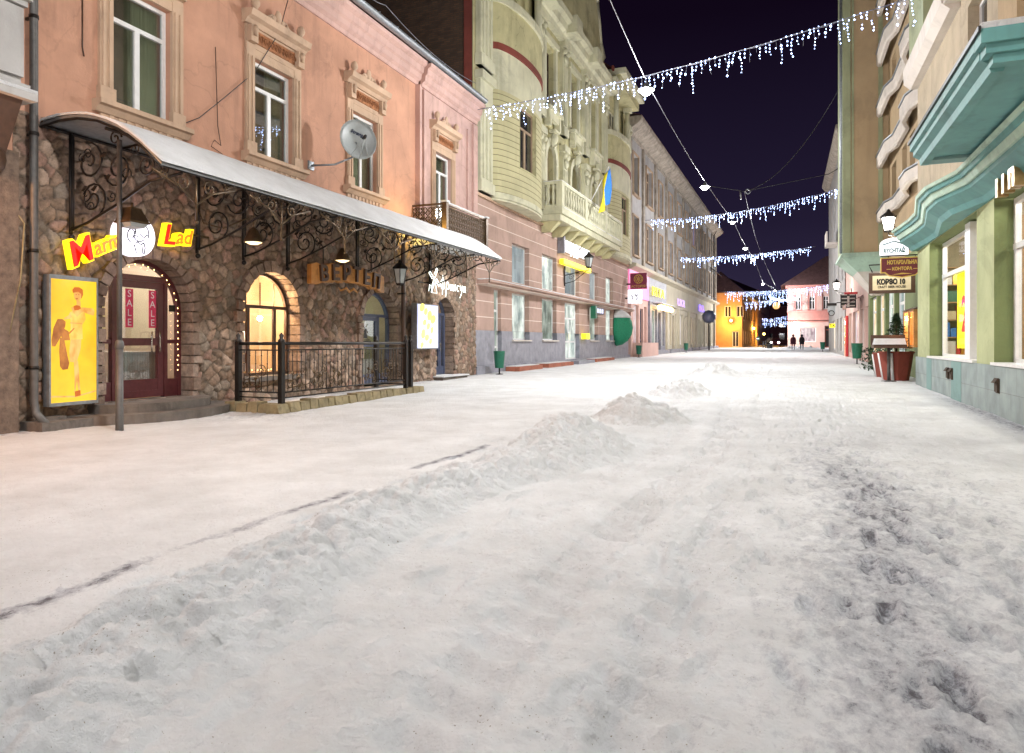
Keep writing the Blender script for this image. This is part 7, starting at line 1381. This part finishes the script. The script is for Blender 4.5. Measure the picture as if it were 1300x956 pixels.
for cx, cz, r in ((.25, -.2, .2), (.3, .12, .14), (-.4, .22, .12)): m.tube([(b+cx+r*(1-i/16)*math.cos(i*.6), 0, z1+cz+r*(1-i/16)*math.sin(i*.6)) for i in range(16)], .014, 4)
m.build('scroll_hanger', 'iron', t)
Y = 23.4; xl, d = onplane(1128, Y); zl = HC+(HY-290)*d/FPX; bracket_lantern(XR2, Y, zl-.4, XR2-xl, 'bright white bracket lantern above the arched white sign', 1.0, True, -1, 110, (1, .96, .88))
Y = 33; a, b, z0, z1 = xsign(1100, 1109, 338, 347, Y); t = thing('camera_box', 'dark scrolled bracket with a spotlight under the flared green base', 'bracket', (a, Y, z0)); MB().box(a, b, Y, Y+.4, z0, z1).build('spotlight', 'black', t); m = MB()
for cx, r in ((0, .16), (.3, .13), (.55, .1)): m.tube([(a+cx+r*(1-i/14)*math.cos(i*.6), Y, z1+.3+r*(1-i/14)*math.sin(i*.6)) for i in range(14)], .018, 4)
m.build('scroll_bracket', 'iron', t)
Y = 46; a, b, z0, z1 = xsign(1067, 1087, 374, 391, Y); t = thing('directory_sign', 'dark directory board with rows of pale lettering and a red top strip', 'sign', (a, Y, z0)); MB(TF(Y)).box(a, b, -.06, .0, z0, z1).build('board', 'black', t); MB(TF(Y)).box(a+.2, b+.1, -.05, .01, z1+.01, z1+.14).build('red_strip', 'redpaint', t); m = MB(TF(Y))
for k in range(4):
    for x0, x1 in ((a+.06, a+.36), (b-.36, b-.06)): m.box(x0, x1, .0, .006, z0+.1+k*.22, z0+.16+k*.22)
m.build('lettering', 'whiteband', t); MB(TF(Y)).box((a+b)/2-.06, (a+b)/2+.06, 0, .012, z0+.05, z1-.1).box(b, 3.9, -.04, -.02, z1-.2, z1-.14).build('divider', 'whiteband', t)
Y = 58; a, b, z0, z1 = xsign(1049, 1062, 385, 401, Y); t = thing('hanging_sign', 'grey shield shaped hanging sign with a hooded top beyond the directory board', 'sign', (a, Y, z0)); MB(TF(Y)).prism([(a+.1, z1-.2), (b-.1, z1-.2), (b-.1, z0+.3), ((a+b)/2, z0), (a+.1, z0+.3)], -.05, .05).build('panel', 'dishgrey', t); MB(TF(Y)).box(a, b, -.12, .12, z1-.2, z1).tube([((a+b)/2+.2*math.cos(w), .07, z0+.2+.2*math.sin(w)) for w in [2*PI*i/12 for i in range(12)]], .03, 4, 0, True).box(b, 3.9, -.03, .0, z1, z1+.06).build('hood', 'iron', t)
Y = 66; a, b, z0, z1 = xsign(1053, 1065, 411, 416, Y); t = thing('yellow_sign', 'small yellow lit sign board near the end of the street', 'sign', (a, Y, z0)); bd = MB(TF(Y)).box(a, b, -.08, .0, z0, z1).build('panel', 'yellowsign', t); MB(TF(Y)).text('TAXI', .34, (a+b)/2, z0+.06, 0, .01, 0, 0, 0, .01).build('lettering', 'black', bd); MB(TF(Y)).box(b, 3.9, -.06, -.02, z0+.1, z0+.16).build('arm', 'iron', t)
Y = 50; xl, d = onplane(1062, Y); zl = HC+(HY-369)*d/FPX; bracket_lantern(3.9, Y, zl-.3, max(.4, 3.9-xl), 'bright bracket lantern in front of the rose corner house', 1.1, True, -1, 110, (1, .95, .88))
bin_(3.15, yx(1088, 3.15), 'green litter bin by the lilac white shop fronts on the right', 1.3); bin_(3.2, 74, 'green litter bin near the end of the street on the right', 1.2)

bracket_lantern(XL+.05, 3.6, 3.6, .6, 'assumed unseen amber bracket lantern on the brown house at the edge of the street', 1.0, True, 1, 480, (1, .44, .16))  # lantern is out of view, assumed, to warm the snow on the left
# ================================================================== WIRES, LAMPS, LIGHT GARLANDS
LP = [(-3.6, -6, 8.3), (-3.0, 5.0, 8.2), (-3.5, 18.3, 8.14), (-3.5, 32.3, 8.5), (-3.7, 52, 10.1), (-3.27, 60, 9.2), (-2.9, 66.5, 9.0), (-3.0, 95, 9.0), (-1.6, 101, 8.5)]  # first two lamps are out of view, assumed along the cable to light the foreground
m = MB(); cp = []
for (x0, y0, z0), (x1, y1, z1) in zip(LP[:-1], LP[1:]):
    for i in range(8): u = i/8; cp.append((x0+(x1-x0)*u, y0+(y1-y0)*u, z0+(z1-z0)*u+.12-.10*math.sin(PI*u)))
m.tube(cp, .011, 6); tag(m.build('lamp_cable', 'wirewhite'), 'pale cable strung down the middle of the street carrying the hanging lamps', 'cable')
lab = ['assumed unseen hanging street lamp behind the viewpoint', 'assumed unseen hanging street lamp overhead', 'brightest hanging street lamp beside the widest light garland', 'hanging street lamp alone against the black sky', 'hanging street lamp in the middle of the second light garland', 'hanging street lamp just past the second light garland', 'hanging street lamp on the third light garland', 'hanging street lamp in the black sky above the fourth light garland', 'hanging street lamp in the middle of the fourth light garland']
POW = [2900, 1900, 2900, 2900, 2500, 1700, 1700, 3000, 3000]
for (x, y, z), l, p in zip(LP, lab, POW):
    t = thing('street_lamp', l, 'street lamp', (x, y, z), 'lamps hanging over the street'); m = MB(); m.lathe([(0, .16), (.06, .15), (.09, .06), (.22, .0), (.23, -.03), (.2, -.03)], (x, y, z-.1), 14); m.tube([(x, y, z+.05), (x, y, z+.12)], .02, 5); m.build('housing', 'greymetal', t)
    MB().ball((x, y, z-.17), .13, 0, 12, 8, (1, 1, .75)).build('bulb', 'lampglow', t); cl = (1, .985, .975) if y < 12 else (.975, .98, 1); lamp('street_light', (x, y, z-.42), p*.62, cl, .22, t); lamp('street_beam', (x, y, z-.44), p*.5, cl, .22, t, math.radians(150))
def wire(pts, label, r=.014, sag=0, mat='wirewhite'):
    P = []
    for a, b in zip(pts[:-1], pts[1:]):
        for i in range(12): u = i/12; P.append((a[0]+(b[0]-a[0])*u, a[1]+(b[1]-a[1])*u, a[2]+(b[2]-a[2])*u-sag*4*u*(1-u)))
    P.append(pts[-1]); return tag(MB().tube(P, r, 5).build('span_wire', mat), label, 'wire')
def wpt(px, py, Y): x, d = onplane(px, Y); return (x, Y, HC+(HY-py)*d/FPX)
wire([wpt(945, 243, 44), (3.6, 36, 16)], 'thin wire curving from the small pulley up to the ochre bay', .02, 1.6, 'black'); wire([wpt(945, 243, 44), wpt(962, 310, 75), wpt(984, 362, 100)], 'second thin wire running down the street from the small pulley', .014, .2); wire([wpt(900, 236, 44), wpt(945, 243, 44), wpt(1052, 221, 44), (3.9, 44, 12)], 'thin cross wire with the small pulley high over the street', .02, .0, 'black')
x, y, z = wpt(945, 243, 44); t = thing('pulley', 'small dark pulley hanging on the wires against the black sky', 'pulley', (x, y, z)); MB().tube([(x-.22, y, z), (x-.2, y, z-.45)], .05, 6).tube([(x+.2+.14*math.cos(w), y, z-.02+.14*math.sin(w)) for w in [2*PI*i/12 for i in range(12)]], .035, 5, 0, True).build('wheel', 'greymetal', t)
wire([(XL+.3, 21.6, 9.5), wpt(640, 117, 27), (XL, 30, 10.8)], 'dark slack cable crossing from the terracotta house to the bank', .016, .15, 'black'); wire([(XL+.3, 13.5, 10.6), (XL+.2, 16, 10.45), (XL, 22.3, 10.55)], 'thin cable above the gutter of the terracotta house', .012, .25, 'wirewhite')
def garland(p0, p1, sag, step, drops, br, label, r=.006, seed=0, gap=.085):
    rs = random.Random(seed); led = 'led' if br < .03 else 'ledfar'; t = thing('light_garland', label, 'light garland', tuple(p0), 'light garlands across the street'); f = lambda u: Vector(p0).lerp(Vector(p1), u)-Vector((0, 0, sag*4*u*(1-u))); L = (Vector(p1)-Vector(p0)).length
    m = MB(); m.tube([tuple(f(i/30)) for i in range(31)], r*1.6, 5); m.tube([tuple(f(i/30)+Vector((0, .02, .03*math.sin(i*1.7)))) for i in range(31)], r, 4); m.build('carrier_cable', 'wirewhite', t)
    n = min(98, int(L/step))
    for i in range(n):
        u = (i+.5)/n
        if u < .035 or u > .975: continue
        ln = drops[i % len(drops)]*rs.uniform(.75, 1.2); c = f(u); m = MB(); pts = []; k = max(2, int(ln/gap)); x = 0
        for j in range(k+1): x += rs.uniform(-.025, .025); pts.append(Vector((c.x+x, c.y+rs.uniform(-.03, .03), c.z-ln*j/k)))
        m.tube([tuple(q) for q in pts], r*.7, 3, 0)
        for q in pts[::1]:
            if rs.random() < .78: m.octa((q.x+rs.uniform(-.02, .02), q.y-.01, q.z), br*rs.choice((.55, .7, .8, 1.0, 1.0, 1.5)), 1)
        m.build('icicle_strand', ['wirewhite', led], t)
    return t
D = (.45, .25, .7, .35, .9, .3, .5, .2, .6, .3)
garland((XL+.25, 21.6, 9.35), (3.2, 19.6, 9.98), .32, .138, [q*.85 for q in D], .019, 'widest light garland of white icicle lights hung nearest across the street', seed=1)
for px, lbl in ((820, 1),):
    p = LP[2]; wire([p, (p[0], p[1], p[2]+.01)], 'short drop wire at the brightest street lamp', .012)
garland((XL+.15, 52.4, 10.6), (3.9, 52.2, 12.0), .55, .16, D, .024, 'second light garland of white icicle lights across the street', .011, 2)
garland((XL+.4, 66.6, 9.3), (2.3, 66.4, 9.0+.75), .25, .16, D, .028, 'third light garland of white icicle lights across the street', .012, 3)
garland((-8.6, 100, 8.3), (5.5, 99.5, 8.9), .35, .17, (.7, .4, 1.0, .5, 1.3), .036, 'fourth light garland in front of the rose corner house', .016, 4); garland((-6, 103.5, 7.0), (xk0-.3, 103.5, 7.7), .3, .2, (.7, .4, 1.1), .036, 'short light garland just behind and below the fourth one', .016, 5)
garland((xb+2, 140, 5.8), (onplane(1000, 140)[0], 140, 6.2), .25, .3, (.7, .5, 1.2),   .05, 'small far light garland second from the end of the street', .02, 6); garland((onplane(966, 165)[0], 165, 5.6), (onplane(1000, 165)[0], 165, 5.9), .2, .35, (.8, .5, 1.1), .055, 'small far light garland at the very end of the street', .02, 7)
bracket_lantern(XR, 2.6, 4.0, .85, 'added unseen bright bracket lantern on the green shop beside the viewpoint', 1.0, True, -1, 200, (.97, .98, 1)); bracket_lantern(XR, -3.5, 4.0, .85, 'added unseen bright bracket lantern on the green shop behind the viewpoint', 1.0, True, -1, 190, (.97, .98, 1))  # both lanterns are unseen, added to brighten the near snow
# ================================================================== CAMERA, WORLD, VIEW
cam = bpy.data.cameras.new('camera'); co = bpy.data.objects.new('camera', cam); C.objects.link(co); SC.camera = co
co.location = (0, 0, HC); co.rotation_euler = (PI/2, 0, A); cam.sensor_width = 36; cam.lens = 36*FPX/1300; cam.shift_y = -(478-HY)/1300; cam.clip_end = 2000; cam.clip_start = .05
w = bpy.data.worlds.new('World'); SC.world = w; w.use_nodes = True; nd, lk = w.node_tree.nodes, w.node_tree.links; bg = nd['Background']
sky = N(nd, 'ShaderNodeTexSky'); sky.sky_type = 'NISHITA'; sky.sun_disc = False; sky.sun_elevation = math.radians(-4); sky.sun_rotation = math.radians(200)
tc = N(nd, 'ShaderNodeTexCoord'); sx = N(nd, 'ShaderNodeSeparateXYZ'); lk.new(tc.outputs['Generated'], sx.inputs[0]); r = N(nd, 'ShaderNodeValToRGB'); lk.new(sx.outputs[2], r.inputs[0])
r.color_ramp.elements[0].position = 0.0; r.color_ramp.elements[0].color = (.030, .024, .056, 1); r.color_ramp.elements[1].position = .42; r.color_ramp.elements[1].color = (.0045, .0020, .0075, 1); e = r.color_ramp.elements.new(.16); e.color = (.014, .010, .028, 1)
ad = N(nd, 'ShaderNodeMix', data_type='RGBA', blend_type='ADD'); ad.inputs[0].default_value = .004; lk.new(r.outputs[0], ad.inputs[6]); lk.new(sky.outputs[0], ad.inputs[7]); lk.new(ad.outputs[2], bg.inputs[0]); bg.inputs[1].default_value = 1.0
SC.view_settings.view_transform = 'Standard'; SC.view_settings.look = 'None'; SC.view_settings.exposure = .14; SC.view_settings.gamma = 1; SC.view_settings.use_curve_mapping = False
SC.render.engine = 'CYCLES'; cy = SC.cycles; cy.use_denoising = True; cy.denoiser = 'OPENIMAGEDENOISE'; cy.max_bounces = 6; cy.diffuse_bounces = 3; cy.transparent_max_bounces = 12; cy.sample_clamp_indirect = 4; cy.use_light_tree = True
